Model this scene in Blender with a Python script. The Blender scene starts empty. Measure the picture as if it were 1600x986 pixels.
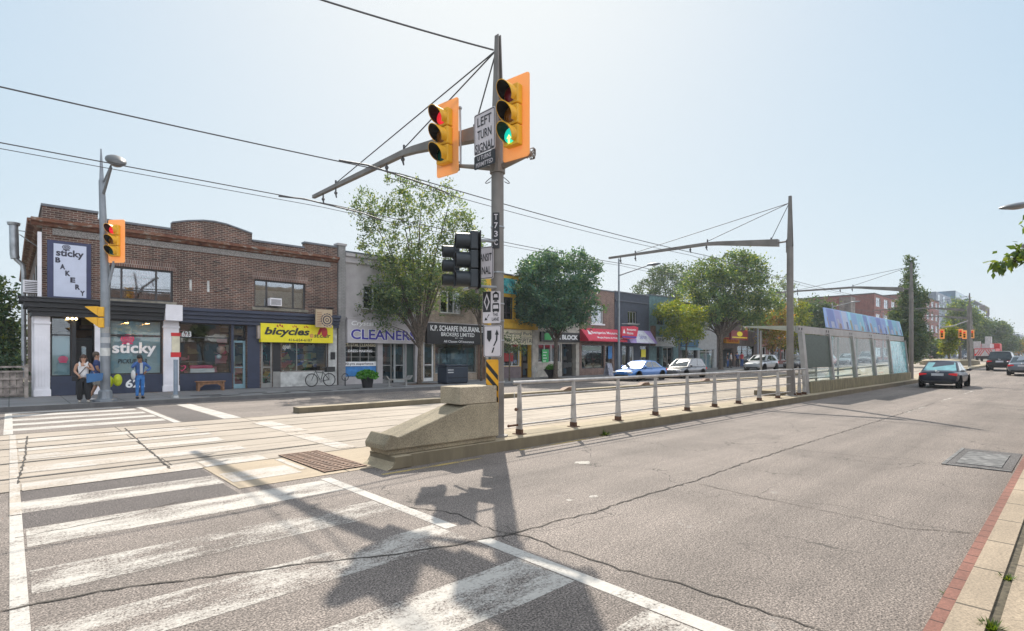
import bpy, math, random
from mathutils import Vector, Matrix
random.seed(7)
rad = math.radians
# ------------------------------------------------------------------ camera
F, CX, HY, H = 836.0, 800.0, 556.0, 1.75
ANG = math.atan2(890, 836)
fx, fy = math.cos(ANG), math.sin(ANG)
rx, ry = math.sin(ANG), -math.cos(ANG)
sc = bpy.context.scene
cd = bpy.data.cameras.new('camera'); cam = bpy.data.objects.new('camera', cd)
sc.collection.objects.link(cam); sc.camera = cam
cam.location = (0, 0, H); cam.rotation_euler = (rad(90), 0, -math.atan2(fx, fy))
cd.sensor_width = 36; cd.lens = F / 1600 * 36; cd.shift_y = (HY - 493) / 1600
cd.clip_start = 0.1; cd.clip_end = 6000
# ------------------------------------------------------------------ sky and sun
SUN_EL, SUN_AZ = rad(44.5), math.atan2(.651, .759)
w = bpy.data.worlds.new('World'); sc.world = w; w.use_nodes = True
nt = w.node_tree; bg = nt.nodes['Background']
sky = nt.nodes.new('ShaderNodeTexSky'); sky.sky_type = 'NISHITA'; sky.sun_disc = False
sky.sun_elevation = SUN_EL; sky.sun_rotation = SUN_AZ
sky.altitude = 100; sky.air_density = 1.0; sky.dust_density = 2.0; sky.ozone_density = 1.5
def vm(op, a, b):                 # thin high haze: it evens out the glare round the sun
    x = nt.nodes.new('ShaderNodeVectorMath'); x.operation = op
    for i, v in enumerate((a, b)):
        if isinstance(v, tuple): x.inputs[i].default_value = v
        else: nt.links.new(v, x.inputs[i])
    return x.outputs[0]
SKY_K, SKY_M = (2.6, 1.85, 1.05), (4.52, 4.58, 4.45)
hz = vm('MULTIPLY', vm('DIVIDE', sky.outputs[0], vm('ADD', sky.outputs[0], SKY_K)), SKY_M)
hz = vm('MAXIMUM', hz, (2.35, 2.95, 3.5))
# added bright patch in the unseen sky behind the viewer, fills the facades
tcw = nt.nodes.new('ShaderNodeTexCoord'); spw = nt.nodes.new('ShaderNodeSeparateXYZ'); nt.links.new(tcw.outputs['Generated'], spw.inputs[0])
mrw = nt.nodes.new('ShaderNodeMapRange'); mrw.interpolation_type = 'SMOOTHSTEP'
for k_, v_ in ((1, .05), (2, -.55), (3, 0.0), (4, 1.0)): mrw.inputs[k_].default_value = v_
nt.links.new(spw.outputs[1], mrw.inputs[0])
nzw = nt.nodes.new('ShaderNodeTexNoise'); nzw.inputs['Scale'].default_value = 3.5; nzw.inputs['Detail'].default_value = 6; nt.links.new(tcw.outputs['Generated'], nzw.inputs['Vector'])
mdw = nt.nodes.new('ShaderNodeMapRange'); nt.links.new(nzw.outputs['Fac'], mdw.inputs[0])
for k_, v_ in ((1, .35), (2, .6), (3, .55), (4, 1.3)): mdw.inputs[k_].default_value = v_
mlw = nt.nodes.new('ShaderNodeMath'); mlw.operation = 'MULTIPLY'; nt.links.new(mrw.outputs[0], mlw.inputs[0]); nt.links.new(mdw.outputs[0], mlw.inputs[1])
cvw = nt.nodes.new('ShaderNodeCombineXYZ')
for k_ in range(3): nt.links.new(mlw.outputs[0], cvw.inputs[k_])
hz = vm('ADD', hz, vm('MULTIPLY', cvw.outputs[0], (4.6, 4.5, 4.7)))
nt.links.new(hz, bg.inputs[0]); bg.inputs[1].default_value = 0.12
sl = bpy.data.lights.new('sun', 'SUN'); so = bpy.data.objects.new('sun', sl); sc.collection.objects.link(so)
sl.energy = 3.5; sl.angle = rad(0.55); sl.color = (1, .93, .82)
sd = Vector((math.sin(SUN_AZ) * math.cos(SUN_EL), math.cos(SUN_AZ) * math.cos(SUN_EL), math.sin(SUN_EL)))
so.rotation_euler = sd.to_track_quat('Z', 'Y').to_euler(); so.location = (0, 0, 60)
sc.view_settings.view_transform = 'Standard'; sc.view_settings.look = 'None'
sc.view_settings.gamma = 1; sc.view_settings.use_curve_mapping = False
sc.view_settings.exposure = 0.93
# ------------------------------------------------------------------ measuring helpers (photo pixel -> place on a real plane)
def g(px, py, z=0):
    d = (H - z) * F / (py - HY); x = (px - CX) / F * d
    return fx * d + rx * x, fy * d + ry * x
def onY(px, py, Y):
    u = (px - CX) / F; d = Y / (fy + ry * u); x = u * d
    return fx * d + rx * x, H + (HY - py) / F * d
def onX(px, py, X):
    u = (px - CX) / F; d = X / (fx + rx * u); x = u * d
    return fy * d + ry * x, H + (HY - py) / F * d
def dep(px, py, d):
    x = (px - CX) / F * d
    return Vector((fx * d + rx * x, fy * d + ry * x, H + (HY - py) / F * d))
def zg(X):                       # the street climbs gently to the east
    return 0.0 if X < 42 else 0.95 * (1 - math.exp(-(X - 42) / 45))
YF = 28.0
def fc(px, py): return onY(px, py, YF)
# ------------------------------------------------------------------ materials
MATS = {}
class N:
    def __init__(s, name):
        s.m = bpy.data.materials.new(name); s.m.use_nodes = True
        s.t = s.m.node_tree; s.b = s.t.nodes['Principled BSDF']; s.out = s.t.nodes['Material Output']
        s.tc = None
    def n(s, typ, **kw):
        x = s.t.nodes.new(typ)
        for k, v in kw.items():
            if isinstance(k, str) and hasattr(x, k): setattr(x, k, v)
        return x
    def l(s, a, b): s.t.links.new(a, b)
    def co(s):
        if not s.tc: s.tc = s.n('ShaderNodeTexCoord')
        return s.tc.outputs['Object']
    def noise(s, scale, detail=3, rough=.55, vec=None, sx=None):
        x = s.n('ShaderNodeTexNoise'); x.inputs['Scale'].default_value = scale
        x.inputs['Detail'].default_value = detail; x.inputs['Roughness'].default_value = rough
        v = vec or s.co()
        if sx:
            mp = s.n('ShaderNodeMapping'); mp.inputs['Scale'].default_value = sx; s.l(v, mp.inputs[0]); v = mp.outputs[0]
        s.l(v, x.inputs['Vector']); return x.outputs['Fac']
    def ramp(s, fac, stops, interp='LINEAR'):
        x = s.n('ShaderNodeValToRGB'); x.color_ramp.interpolation = interp; e = x.color_ramp.elements
        while len(e) < len(stops): e.new(.5)
        for i, (p, c) in enumerate(stops):
            e[i].position = p
            if not hasattr(c, '__len__'): c = (c, c, c)
            e[i].color = (*c[:3], 1)
        s.l(fac, x.inputs[0]); return x.outputs[0]
    def mix(s, fac, a, b, bt='MIX'):
        x = s.n('ShaderNodeMix', data_type='RGBA', blend_type=bt)
        for i, v in ((0, fac), (6, a), (7, b)):
            if hasattr(v, 'is_output') or hasattr(v, 'links'): s.l(v, x.inputs[i])
            elif i == 0: x.inputs[0].default_value = v
            else: x.inputs[i].default_value = (*v[:3], 1)
        return x.outputs[2]
    def math(s, op, a, b=None, c=None):
        x = s.n('ShaderNodeMath', operation=op)
        for i, v in enumerate((a, b, c)):
            if v is None: continue
            if hasattr(v, 'links'): s.l(v, x.inputs[i])
            else: x.inputs[i].default_value = v
        return x.outputs[0]
    def col(s, c): s.l(c, s.b.inputs['Base Color']) if hasattr(c, 'links') else setattr(s.b.inputs['Base Color'], 'default_value', (*c, 1))
    def bump(s, h, strength=.3, dist=.01):
        x = s.n('ShaderNodeBump'); x.inputs['Strength'].default_value = strength; x.inputs['Distance'].default_value = dist
        s.l(h, x.inputs['Height']); s.l(x.outputs[0], s.b.inputs['Normal'])
    def rough(s, r): s.b.inputs['Roughness'].default_value = r
def pm(name, c, rough=.6, metal=0, var=.12, scale=3.0, bump=0, fine=25, emit=0, coat=0, trans=0):
    if name in MATS: return MATS[name]
    s = N(name); s.rough(rough); s.b.inputs['Metallic'].default_value = metal
    lo = tuple(max(0, q * (1 - var * 1.6)) for q in c); hi = tuple(min(1, q * (1 + var)) for q in c)
    n1 = s.noise(scale, 4); s.col(s.mix(s.ramp(n1, [(.3, 0), (.7, 1)]), lo, hi))
    if bump: s.bump(s.noise(fine, 3), bump, .01)
    if coat: s.b.inputs['Coat Weight'].default_value = coat; s.b.inputs['Coat Roughness'].default_value = .04
    if emit: s.b.inputs['Emission Color'].default_value = (*c, 1); s.b.inputs['Emission Strength'].default_value = emit
    MATS[name] = s.m; return s.m
def brick(name, c1, c2, mortar, bw=.24, bh=.085, grime=.5):
    if name in MATS: return MATS[name]
    s = N(name); s.rough(.85)
    sep = s.n('ShaderNodeSeparateXYZ'); s.l(s.co(), sep.inputs[0])
    cmb = s.n('ShaderNodeCombineXYZ'); s.l(s.math('ADD', sep.outputs[0], sep.outputs[1]), cmb.inputs[0]); s.l(sep.outputs[2], cmb.inputs[1])
    b = s.n('ShaderNodeTexBrick'); s.l(cmb.outputs[0], b.inputs['Vector'])
    b.inputs['Scale'].default_value = 1; b.inputs['Brick Width'].default_value = bw; b.inputs['Row Height'].default_value = bh
    b.inputs['Mortar Size'].default_value = .011; b.inputs['Mortar Smooth'].default_value = .2; b.inputs['Bias'].default_value = -.1
    for k, v in (('Color1', c1), ('Color2', c2), ('Mortar', mortar)): b.inputs[k].default_value = (*v, 1)
    n = s.noise(.8, 5, .65)
    mottle = s.ramp(n, [(.35, 1 - grime), (.65, 1.0)])
    streak = s.ramp(s.noise(2.2, 3, .6, sx=(1.5, 1.5, .2)), [(.3, .7), (.6, 1)])
    c = s.mix(1, b.outputs['Color'], mottle, 'MULTIPLY'); s.col(s.mix(.8, c, streak, 'MULTIPLY'))
    s.bump(b.outputs['Fac'], -.5, .01); MATS[name] = s.m; return s.m
def glassm(name, tint=(.55, .6, .62), refl=.35, rough=.02, sk=1.0):
    if name in MATS: return MATS[name]
    s = N(name); t = s.t
    gl = s.n('ShaderNodeBsdfGlossy'); gl.inputs['Roughness'].default_value = rough; gl.inputs['Color'].default_value = (.95, .97, 1, 1)
    tr = s.n('ShaderNodeBsdfTransparent'); tr.inputs['Color'].default_value = (*tint, 1)
    geo = s.n('ShaderNodeNewGeometry'); dt = s.n('ShaderNodeVectorMath', operation='DOT_PRODUCT'); s.l(geo.outputs['Normal'], dt.inputs[0]); s.l(geo.outputs['Incoming'], dt.inputs[1])
    sch = s.math('POWER', s.math('SUBTRACT', 1.0, s.math('ABSOLUTE', dt.outputs['Value'])), 5.0)
    f = s.math('MULTIPLY_ADD', sch, sk, refl + .045)
    nb = s.n('ShaderNodeBump'); nb.inputs['Strength'].default_value = .05; nb.inputs['Distance'].default_value = .05
    s.l(s.noise(1.3, 1), nb.inputs['Height']); s.l(nb.outputs[0], gl.inputs['Normal'])
    mx = s.n('ShaderNodeMixShader'); s.l(s.math('MINIMUM', f, 1.0), mx.inputs[0]); s.l(tr.outputs[0], mx.inputs[1]); s.l(gl.outputs[0], mx.inputs[2])
    s.l(mx.outputs[0], s.out.inputs[0]); MATS[name] = s.m; return s.m
def clutter(name, dark, cols, sx=2.2, sz=3.0):
    """a shop seen through its window: shelves crowded with small coloured goods"""
    if name in MATS: return MATS[name]
    s = N(name); s.rough(.8)
    sep = s.n('ShaderNodeSeparateXYZ'); s.l(s.co(), sep.inputs[0])
    cmb = s.n('ShaderNodeCombineXYZ'); s.l(s.math('ADD', sep.outputs[0], sep.outputs[1]), cmb.inputs[0]); s.l(sep.outputs[2], cmb.inputs[1])
    v = s.n('ShaderNodeTexVoronoi'); v.distance = 'CHEBYCHEV'; v.inputs['Scale'].default_value = sx; s.l(cmb.outputs[0], v.inputs['Vector'])
    sp = s.n('ShaderNodeSeparateColor'); s.l(v.outputs['Color'], sp.inputs[0])
    stops = [(i / len(cols), c) for i, c in enumerate(cols)]
    c = s.ramp(sp.outputs[0], stops, 'CONSTANT')
    shelf = s.math('GREATER_THAN', s.math('FRACT', s.math('MULTIPLY', sep.outputs[2], sz * .6)), .16)
    c = s.mix(shelf, dark, c)
    c = s.mix(s.ramp(sp.outputs[1], [(.5, 0), (.55, 1)]), c, dark)
    s.col(s.mix(1, c, (1.9, 1.9, 1.9), 'MULTIPLY')); MATS[name] = s.m; return s.m
def foliage(name, c1, c2, c3, tr=.45):
    if name in MATS: return MATS[name]
    s = N(name); geo = s.n('ShaderNodeNewGeometry')
    c = s.ramp(geo.outputs['Random Per Island'], [(0, c1), (.55, c2), (1, c3)])
    big = s.ramp(s.noise(.55, 2), [(.35, .65), (.65, 1.25)]); c = s.mix(1, c, big, 'MULTIPLY')
    s.col(c); s.rough(.5); s.b.inputs['Specular IOR Level'].default_value = .35
    tl = s.n('ShaderNodeBsdfTranslucent'); s.l(s.mix(1, c, (1.7, 1.45, .4), 'MULTIPLY'), tl.inputs[0])
    mx = s.n('ShaderNodeMixShader'); mx.inputs[0].default_value = tr
    s.l(s.b.outputs[0], mx.inputs[1]); s.l(tl.outputs[0], mx.inputs[2]); s.l(mx.outputs[0], s.out.inputs[0])
    MATS[name] = s.m; return s.m
# ------------------------------------------------------------------ mesh builder
ORI = {}
class MB:
    def __init__(s): s.v = []; s.f = []; s.m = []
    def add(s, vs, fs, mi=0, M=None):
        o = len(s.v)
        s.v += [tuple(M @ Vector(q)) if M else tuple(q) for q in vs]
        s.f += [tuple(i + o for i in f) for f in fs]; s.m += [mi] * len(fs); return s
    def box(s, x0, y0, z0, x1, y1, z1, mi=0, M=None):
        x0, x1 = sorted((x0, x1)); y0, y1 = sorted((y0, y1)); z0, z1 = sorted((z0, z1))
        return s.add([(x0, y0, z0), (x1, y0, z0), (x1, y1, z0), (x0, y1, z0), (x0, y0, z1), (x1, y0, z1), (x1, y1, z1), (x0, y1, z1)],
                     [(0, 3, 2, 1), (4, 5, 6, 7), (0, 1, 5, 4), (1, 2, 6, 5), (2, 3, 7, 6), (3, 0, 4, 7)], mi, M)
    def tube(s, pts, r, n=8, mi=0, cap=True, M=None, sq=1.0):
        pts = [Vector(p) for p in pts]; k = len(pts); rs = r if hasattr(r, '__len__') else [r] * k
        vs = []; prev = None
        for i, p in enumerate(pts):
            d = (pts[min(i + 1, k - 1)] - pts[max(i - 1, 0)]).normalized()
            if prev is None:
                a = Vector((0, 0, 1)) if abs(d.z) < .9 else Vector((1, 0, 0)); u = d.cross(a).normalized()
            else: u = (prev - d * prev.dot(d)).normalized()
            prev = u; q = d.cross(u)
            for j in range(n):
                t = 2 * math.pi * (j + .5) / n; vs.append(p + u * (rs[i] * math.cos(t)) + q * (rs[i] * math.sin(t) * sq))
        fs = [(i * n + j, i * n + (j + 1) % n, (i + 1) * n + (j + 1) % n, (i + 1) * n + j) for i in range(k - 1) for j in range(n)]
        if cap: fs += [tuple(reversed(range(n))), tuple(range((k - 1) * n, k * n))]
        return s.add(vs, fs, mi, M)
    def lathe(s, prof, c=(0, 0, 0), n=20, mi=0, M=None, axis='z'):
        vs = []
        for r, h in prof:
            for j in range(n):
                t = 2 * math.pi * j / n; a, b = r * math.cos(t), r * math.sin(t)
                vs.append((c[0] + a, c[1] + b, c[2] + h) if axis == 'z' else (c[0] + a, c[1] + h, c[2] + b) if axis == 'y' else (c[0] + h, c[1] + a, c[2] + b))
        k = len(prof)
        fs = [(i * n + j, i * n + (j + 1) % n, (i + 1) * n + (j + 1) % n, (i + 1) * n + j) for i in range(k - 1) for j in range(n)]
        if prof[0][0] > 1e-4: fs.append(tuple(reversed(range(n))))
        if prof[-1][0] > 1e-4: fs.append(tuple(range((k - 1) * n, k * n)))
        return s.add(vs, fs, mi, M)
    def ball(s, c, r, n=12, k=8, mi=0, M=None):
        r = r if hasattr(r, '__len__') else (r, r, r); vs = []
        for i in range(k + 1):
            ph = math.pi * i / k
            for j in range(n):
                t = 2 * math.pi * j / n
                vs.append((c[0] + r[0] * math.sin(ph) * math.cos(t), c[1] + r[1] * math.sin(ph) * math.sin(t), c[2] - r[2] * math.cos(ph)))
        return s.add(vs, [(i * n + j, i * n + (j + 1) % n, (i + 1) * n + (j + 1) % n, (i + 1) * n + j) for i in range(k) for j in range(n)], mi, M)
    def ext(s, pts, d, mi=0, M=None):          # polygon extruded by vector d
        k = len(pts); a = [Vector(p) for p in pts]; b = [p + Vector(d) for p in a]
        fs = [tuple(reversed(range(k))), tuple(range(k, 2 * k))] + [(i, (i + 1) % k, k + (i + 1) % k, k + i) for i in range(k)]
        return s.add(a + b, fs, mi, M)
    def flat(s, polys, O, U, V, off=.003, mi=0):
        O, U, V = Vector(O), Vector(U), Vector(V); n = U.cross(V).normalized()
        for p in polys: s.add([O + U * a + V * b + n * off for a, b in p], [tuple(range(len(p)))], mi)
        return s
    def build(s, name, mat, parent=None, smooth=False, bevel=0, kind=None, fixn=True):
        me = bpy.data.meshes.new(name); o = bpy.data.objects.new(name, me); sc.collection.objects.link(o)
        org = Vector((0, 0, 0))
        if parent is not None: org = ORI.get(parent.name, org); o.parent = parent
        ORI[o.name] = org
        me.from_pydata([tuple(Vector(v) - org) for v in s.v], [], s.f)
        for m in (mat if isinstance(mat, (list, tuple)) else [mat]): me.materials.append(m)
        me.polygons.foreach_set('material_index', s.m)
        if fixn:
            import bmesh
            bm = bmesh.new(); bm.from_mesh(me); bmesh.ops.recalc_face_normals(bm, faces=bm.faces); bm.to_mesh(me); bm.free()
        if smooth:
            me.polygons.foreach_set('use_smooth', [True] * len(me.polygons)); me.set_sharp_from_angle(angle=rad(38))
        if bevel:
            b = o.modifiers.new('bevel', 'BEVEL'); b.width = bevel; b.segments = 2; b.limit_method = 'ANGLE'
        if kind: o['kind'] = kind
        me.update(); return o
def tag(o, label, cat, group=None):
    o['label'] = label; o['category'] = cat
    if group: o['group'] = group
    return o
def thing(name, label, cat, loc=(0, 0, 0), group=None, rz=0):
    o = bpy.data.objects.new(name, None); sc.collection.objects.link(o); o.location = loc; o.rotation_euler.z = rz
    o.empty_display_size = .3; ORI[o.name] = Vector(loc); return tag(o, label, cat, group)
def dup(root, loc, rz=None, label=None, group=None, scale=None):
    r = root.copy(); sc.collection.objects.link(r); r.location = loc
    if rz is not None: r.rotation_euler.z = rz
    if scale: r.scale = (scale, scale, scale)
    if label: r['label'] = label
    if group: r['group'] = group
    def rec(a, b):
        for ch in a.children:
            c = ch.copy(); sc.collection.objects.link(c); c.parent = b; rec(ch, c)
    rec(root, r); return r
def text(body, O, U, V, wid, hei, mat, parent, bold=0.0, shear=0, off=.006, name='lettering', fit=True, mi=None):
    """lettering that fills wid x hei, its lower left corner at O, on the plane U x V"""
    cu = bpy.data.curves.new('t', 'FONT'); cu.body = body; cu.size = 1; cu.offset = bold; cu.shear = shear; cu.resolution_u = 3
    cu.align_x = 'CENTER'
    to = bpy.data.objects.new('t', cu); me = bpy.data.meshes.new_from_object(to)
    co = [v.co.copy() for v in me.vertices]; fs = [tuple(p.vertices) for p in me.polygons]
    bpy.data.objects.remove(to); bpy.data.meshes.remove(me)
    if not co: return None
    x0 = min(c.x for c in co); x1 = max(c.x for c in co); y0 = min(c.y for c in co); y1 = max(c.y for c in co)
    O, U, V = Vector(O), Vector(U), Vector(V); n = U.cross(V).normalized(); mb = MB()
    mb.add([O + U * ((c.x - x0) / (x1 - x0) * wid) + V * ((c.y - y0) / (y1 - y0) * hei) + n * off for c in co], fs)
    if parent is None: return mb
    return mb.build(name, mat, parent, fixn=False)
XZ = ((1, 0, 0), (0, 0, 1))
def strip(name, y0, y1, zt, zb, xs, mat, sides=True, kind='structure', parent=None):
    mb = MB(); vs = []
    for x in xs:
        z = zg(x); vs += [(x, y0, z + zb), (x, y0, z + zt), (x, y1, z + zt), (x, y1, z + zb)]
    fs = []
    for i in range(len(xs) - 1):
        a, b = 4 * i, 4 * i + 4
        fs.append((a + 1, b + 1, b + 2, a + 2))
        if sides: fs += [(a, b, b + 1, a + 1), (a + 2, b + 2, b + 3, a + 3)]
    if sides: fs += [(0, 1, 2, 3), tuple(4 * (len(xs) - 1) + q for q in (3, 2, 1, 0))]
    mb.add(vs, fs); return mb.build(name, mat, parent, kind=kind)
def XS(a, b): return [a] + [x for x in (42, 46, 50, 56, 62, 70, 80, 92, 106, 125, 150, 190, 250, 350, 500, 800) if a < x < b] + [b]
# ================================================================== THE GROUND
def asphalt(name, base, gr=.72, paint=None, wear=.5, seed=0, streak=True):
    s = N(name); s.rough(.88)
    def surf(b):
        sp = s.ramp(s.noise(68, 1.5, .75), [(.34, tuple(q * (1 - gr) for q in b)), (.5, b), (.64, tuple(min(1, q * (1 + gr * 1.35)) for q in b))])
        sp2 = s.ramp(s.noise(21, 3, .7), [(.32, .72), (.5, 1.0), (.68, 1.22)])
        return s.mix(1, sp, sp2, 'MULTIPLY')
    c = surf(base)
    big = s.ramp(s.noise(.45, 6, .68), [(.3, .74), (.5, 1.0), (.7, 1.18)]); c = s.mix(1, c, big, 'MULTIPLY')
    if streak:
        st = s.ramp(s.noise(1.0, 4, .6, sx=(.12, 2.2, 1)), [(.3, .84), (.7, 1.12)]); c = s.mix(1, c, st, 'MULTIPLY')
        st2 = s.ramp(s.noise(.7, 5, .7), [(.60, 1), (.72, .72)]); c = s.mix(1, c, st2, 'MULTIPLY')
    if streak:
        sy_ = s.n('ShaderNodeSeparateXYZ'); s.l(s.co(), sy_.inputs[0]); wy = s.math('ADD', sy_.outputs[1], s.math('MULTIPLY', s.noise(.25, 2), .6)); nb = s.ramp(s.noise(.8, 4, .65, sx=(.35, 1.5, 1)), [(.35, .25), (.65, 1)])
        for yc_, wd_, am in ((5.75, .38, .28), (2.5, .42, .3), (1.35, .3, .22), (19.3, .5, .25), (21.9, .5, .3), (4.7, .25, -.12), (3.4, .2, -.1)):
            g_ = s.math('EXPONENT', s.math('MULTIPLY', s.math('POWER', s.math('DIVIDE', s.math('SUBTRACT', wy, yc_), wd_), 2.0), -1.0)); f_ = s.math('MULTIPLY', s.math('MULTIPLY', g_, nb), abs(am))
            c = s.mix(f_, c, tuple(q * (.25 if am > 0 else 1.9) for q in base))
        wv = s.n('ShaderNodeVectorMath', operation='ADD'); nz_ = s.n('ShaderNodeTexNoise'); nz_.inputs['Scale'].default_value = 1.4; nz_.inputs['Detail'].default_value = 5; s.l(s.co(), nz_.inputs['Vector'])
        s.l(s.co(), wv.inputs[0]); s.l(nz_.outputs['Color'], wv.inputs[1])
        v = s.n('ShaderNodeTexVoronoi'); v.feature = 'DISTANCE_TO_EDGE'; v.inputs['Scale'].default_value = .42; s.l(wv.outputs[0], v.inputs['Vector'])
        ln = s.math('MULTIPLY', s.math('LESS_THAN', v.outputs['Distance'], .0042), s.ramp(s.noise(.5, 2), [(.46, 0), (.54, .75)])); c = s.mix(ln, c, tuple(q * .22 for q in base))
        c = s.mix(s.ramp(s.noise(2.3, 3, .6), [(.70, 0), (.76, .45)]), c, (.30, .28, .26)); c = s.mix(s.ramp(s.noise(1.7, 4, .7, sx=(.6, 1.3, 1)), [(.27, .55), (.36, 0)]), c, tuple(q * .45 for q in base))
    h = s.noise(68, 1.5, .75)
    if paint:
        m1 = s.noise(1.6, 5, .68, sx=(.7, 1.8, 1)); m2 = s.noise(34, 3, .75)
        m = s.math('ADD', s.math('MULTIPLY', m1, .62), s.math('MULTIPLY', m2, .38))
        msk = s.ramp(m, [(wear - .07, 0), (wear + .06, 1)])
        pc = s.mix(s.ramp(s.noise(30, 3), [(.3, 0), (.8, 1)]), paint, tuple(q * .75 for q in paint))
        c = s.mix(msk, c, pc)
    s.col(c); s.bump(h, .5, .006); MATS[name] = s.m; return s.m
def concrete(name, base, jx=None, jy=None, x0=0, y0=0, stain=.25, jw=.012, gr=.16, side=None):
    s = N(name); s.rough(.85)
    c = s.ramp(s.noise(60, 3, .7), [(.3, tuple(q * (1 - gr) for q in base)), (.7, tuple(min(1, q * (1 + gr)) for q in base))])
    c = s.mix(1, c, s.ramp(s.noise(.6, 5, .65), [(.3, 1 - stain), (.65, 1.06)]), 'MULTIPLY')
    c = s.mix(1, c, s.ramp(s.noise(1, 4, .6, sx=(.25, 3, 1)), [(.3, .86), (.65, 1.06)]), 'MULTIPLY')
    sep = s.n('ShaderNodeSeparateXYZ'); s.l(s.co(), sep.inputs[0])
    for k, st, off in ((0, jx, x0), (1, jy, y0)):
        if st:
            wob = s.math('MULTIPLY_ADD', s.noise(3, 3), .02, -off)
            fr = s.math('FRACT', s.math('DIVIDE', s.math('ADD', sep.outputs[k], wob), st))
            a = s.math('ABSOLUTE', s.math('SUBTRACT', fr, .5))
            c = s.mix(s.math('GREATER_THAN', a, .5 - jw / st), c, tuple(q * .22 for q in base))
    if side:                     # upright faces take the darker, mottled side colour
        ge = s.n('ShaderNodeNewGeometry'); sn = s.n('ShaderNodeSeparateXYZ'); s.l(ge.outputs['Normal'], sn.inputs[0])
        mottle = s.mix(s.ramp(s.noise(3, 5, .7, sx=(1, 1, .3)), [(.3, 0), (.7, 1)]), tuple(q * .65 for q in side), side)
        c = s.mix(s.math('LESS_THAN', sn.outputs[2], .5), c, mottle)
    s.col(c); s.bump(s.noise(70, 3, .7), .3, .004); MATS[name] = s.m; return s.m
ASPH = (.168, .141, .124)
m_road = asphalt('asphalt', ASPH)
m_dark_as = asphalt('asphalt_patch', (.085, .072, .068), streak=False)
WHITE = (.50, .465, .42)
m_paint = asphalt('worn_paint', ASPH, paint=WHITE, wear=.485)
m_paint2 = asphalt('very_worn_paint', ASPH, paint=WHITE, wear=.53)
m_paint3 = asphalt('fresh_paint', ASPH, paint=(.50, .47, .43), wear=.43)
TRK = (.355, .30, .245)
m_track = concrete('track_concrete', TRK, 2.9, None, 1.9, 0, .22)
m_trackpaint = asphalt('paint_on_concrete', TRK, gr=.14, paint=(.50, .465, .43), wear=.505, streak=False)
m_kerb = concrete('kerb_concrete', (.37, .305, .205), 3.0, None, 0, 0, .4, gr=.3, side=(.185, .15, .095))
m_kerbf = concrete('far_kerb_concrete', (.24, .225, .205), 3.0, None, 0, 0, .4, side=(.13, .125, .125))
m_agg = concrete('exposed_aggregate', (.33, .275, .185), None, None, 0, 0, .55, gr=.5)
m_walk_far = concrete('sidewalk_concrete', (.205, .20, .20), 1.5, 1.5, 0, 22.9, .3)
m_walk_near = concrete('sidewalk_concrete_near', (.33, .262, .188), 1.55, None, .95, 0, .35, jw=.014, gr=.4)
m_redkerb = concrete('red_kerb_pavers', (.23, .10, .073), .22, None, .1, 0, .4, jw=.008, gr=.3)
m_ground = pm('dry_earth', (.14, .13, .09), .95, scale=.5)
gb = MB(); gx = [-600, -100, 0, 42, 60, 90, 130, 200, 400, 900, 3000]; gy = [-1500, -200, 60, 200, 2500]
gb.add([(x, y, zg(max(x, 0)) - .12) for x in gx for y in gy], [(i * 5 + j, i * 5 + 5 + j, i * 5 + 6 + j, i * 5 + j + 1) for i in range(len(gx) - 1) for j in range(4)])
gb.build('ground', m_ground, kind='structure')
strip('road', .58, 22.95, 0, -.1, XS(-60, 900), m_road, sides=False)
MB().box(-12, -90, -.1, 1.6, .655, -.004).build('side_street', m_road, kind='structure')
strip('tramway_bed', 9.38, 16.2, .004, -.1, XS(-60, 900), m_track, sides=False)
strip('tramway_apron', 7.58, 9.375, .006, -.1, XS(2.2, 420), concrete('apron_concrete', (.37, .295, .21), 1.55, None, .65, 0, .22), sides=False)
# rails: a steel head with a dark groove beside it
m_rail = pm('rail_steel', (.24, .215, .19), .4, .8); m_groove = pm('groove', (.05, .042, .035), .9)
mb = MB()
for ry_ in (10.35, 11.85, 13.7, 15.2):
    xs = XS(-40, 420)
    for a, b in zip(xs, xs[1:]):
        za, zb = zg(a), zg(b)
        for y0, y1, mi, dz in ((ry_ - .035, ry_ + .035, 0, .012), (ry_ + .036, ry_ + .072, 1, .007)):
            mb.add([(a, y0, za + dz), (b, y0, zb + dz), (b, y1, zb + dz), (a, y1, za + dz)], [(0, 1, 2, 3)], mi)
mb.build('tram_rails', [m_rail, m_groove], kind='structure')
# lengthwise joints of the track slab
mb = MB()
for yj, wj in ((9.39, .03), (12.75, .02), (16.17, .03), (11.08, .012), (14.42, .012)):
    xs = XS(-40, 420)
    for a, b in zip(xs, xs[1:]):
        mb.add([(a, yj, zg(a) + .008), (b, yj, zg(b) + .008), (b, yj + wj, zg(b) + .008), (a, yj + wj, zg(a) + .008)], [(0, 1, 2, 3)])
mb.build('slab_joints', m_groove, kind='structure')
# far pavement and near pavement
strip('far_sidewalk', 23.1, 28.2, .15, -.1, XS(-45, 900), m_walk_far)
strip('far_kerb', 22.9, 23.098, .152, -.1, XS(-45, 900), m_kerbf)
def near_walk():
    mb = MB(); out = [(1.75, -9), (1.75, -.9), (1.95, -.25), (2.4, .2), (2.6, .3), (3.1, .334)]
    mb.ext([(x, y, .03) for x, y in out + [(900, .334), (900, -9)]], (0, 0, .13)); return mb
near_walk().build('near_sidewalk', m_walk_near, kind='structure')
strip('near_kerb', .385, .556, .165, -.1, XS(2.6, 900), concrete('near_kerb_top', (.34, .27, .195), .85, None, .2, 0, .4, gr=.35))
mb = MB()
mb.box(2.6, .557, -.05, 60, .63, .160); mb.build('red_kerb_strip', m_redkerb, kind='structure')
mb = MB()
mb.box(3.1, .335, .05, 42, .384, .150); mb.build('sidewalk_joint', pm('joint_dirt', (.09, .075, .05), .95, scale=20, var=.4), kind='structure')
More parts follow.
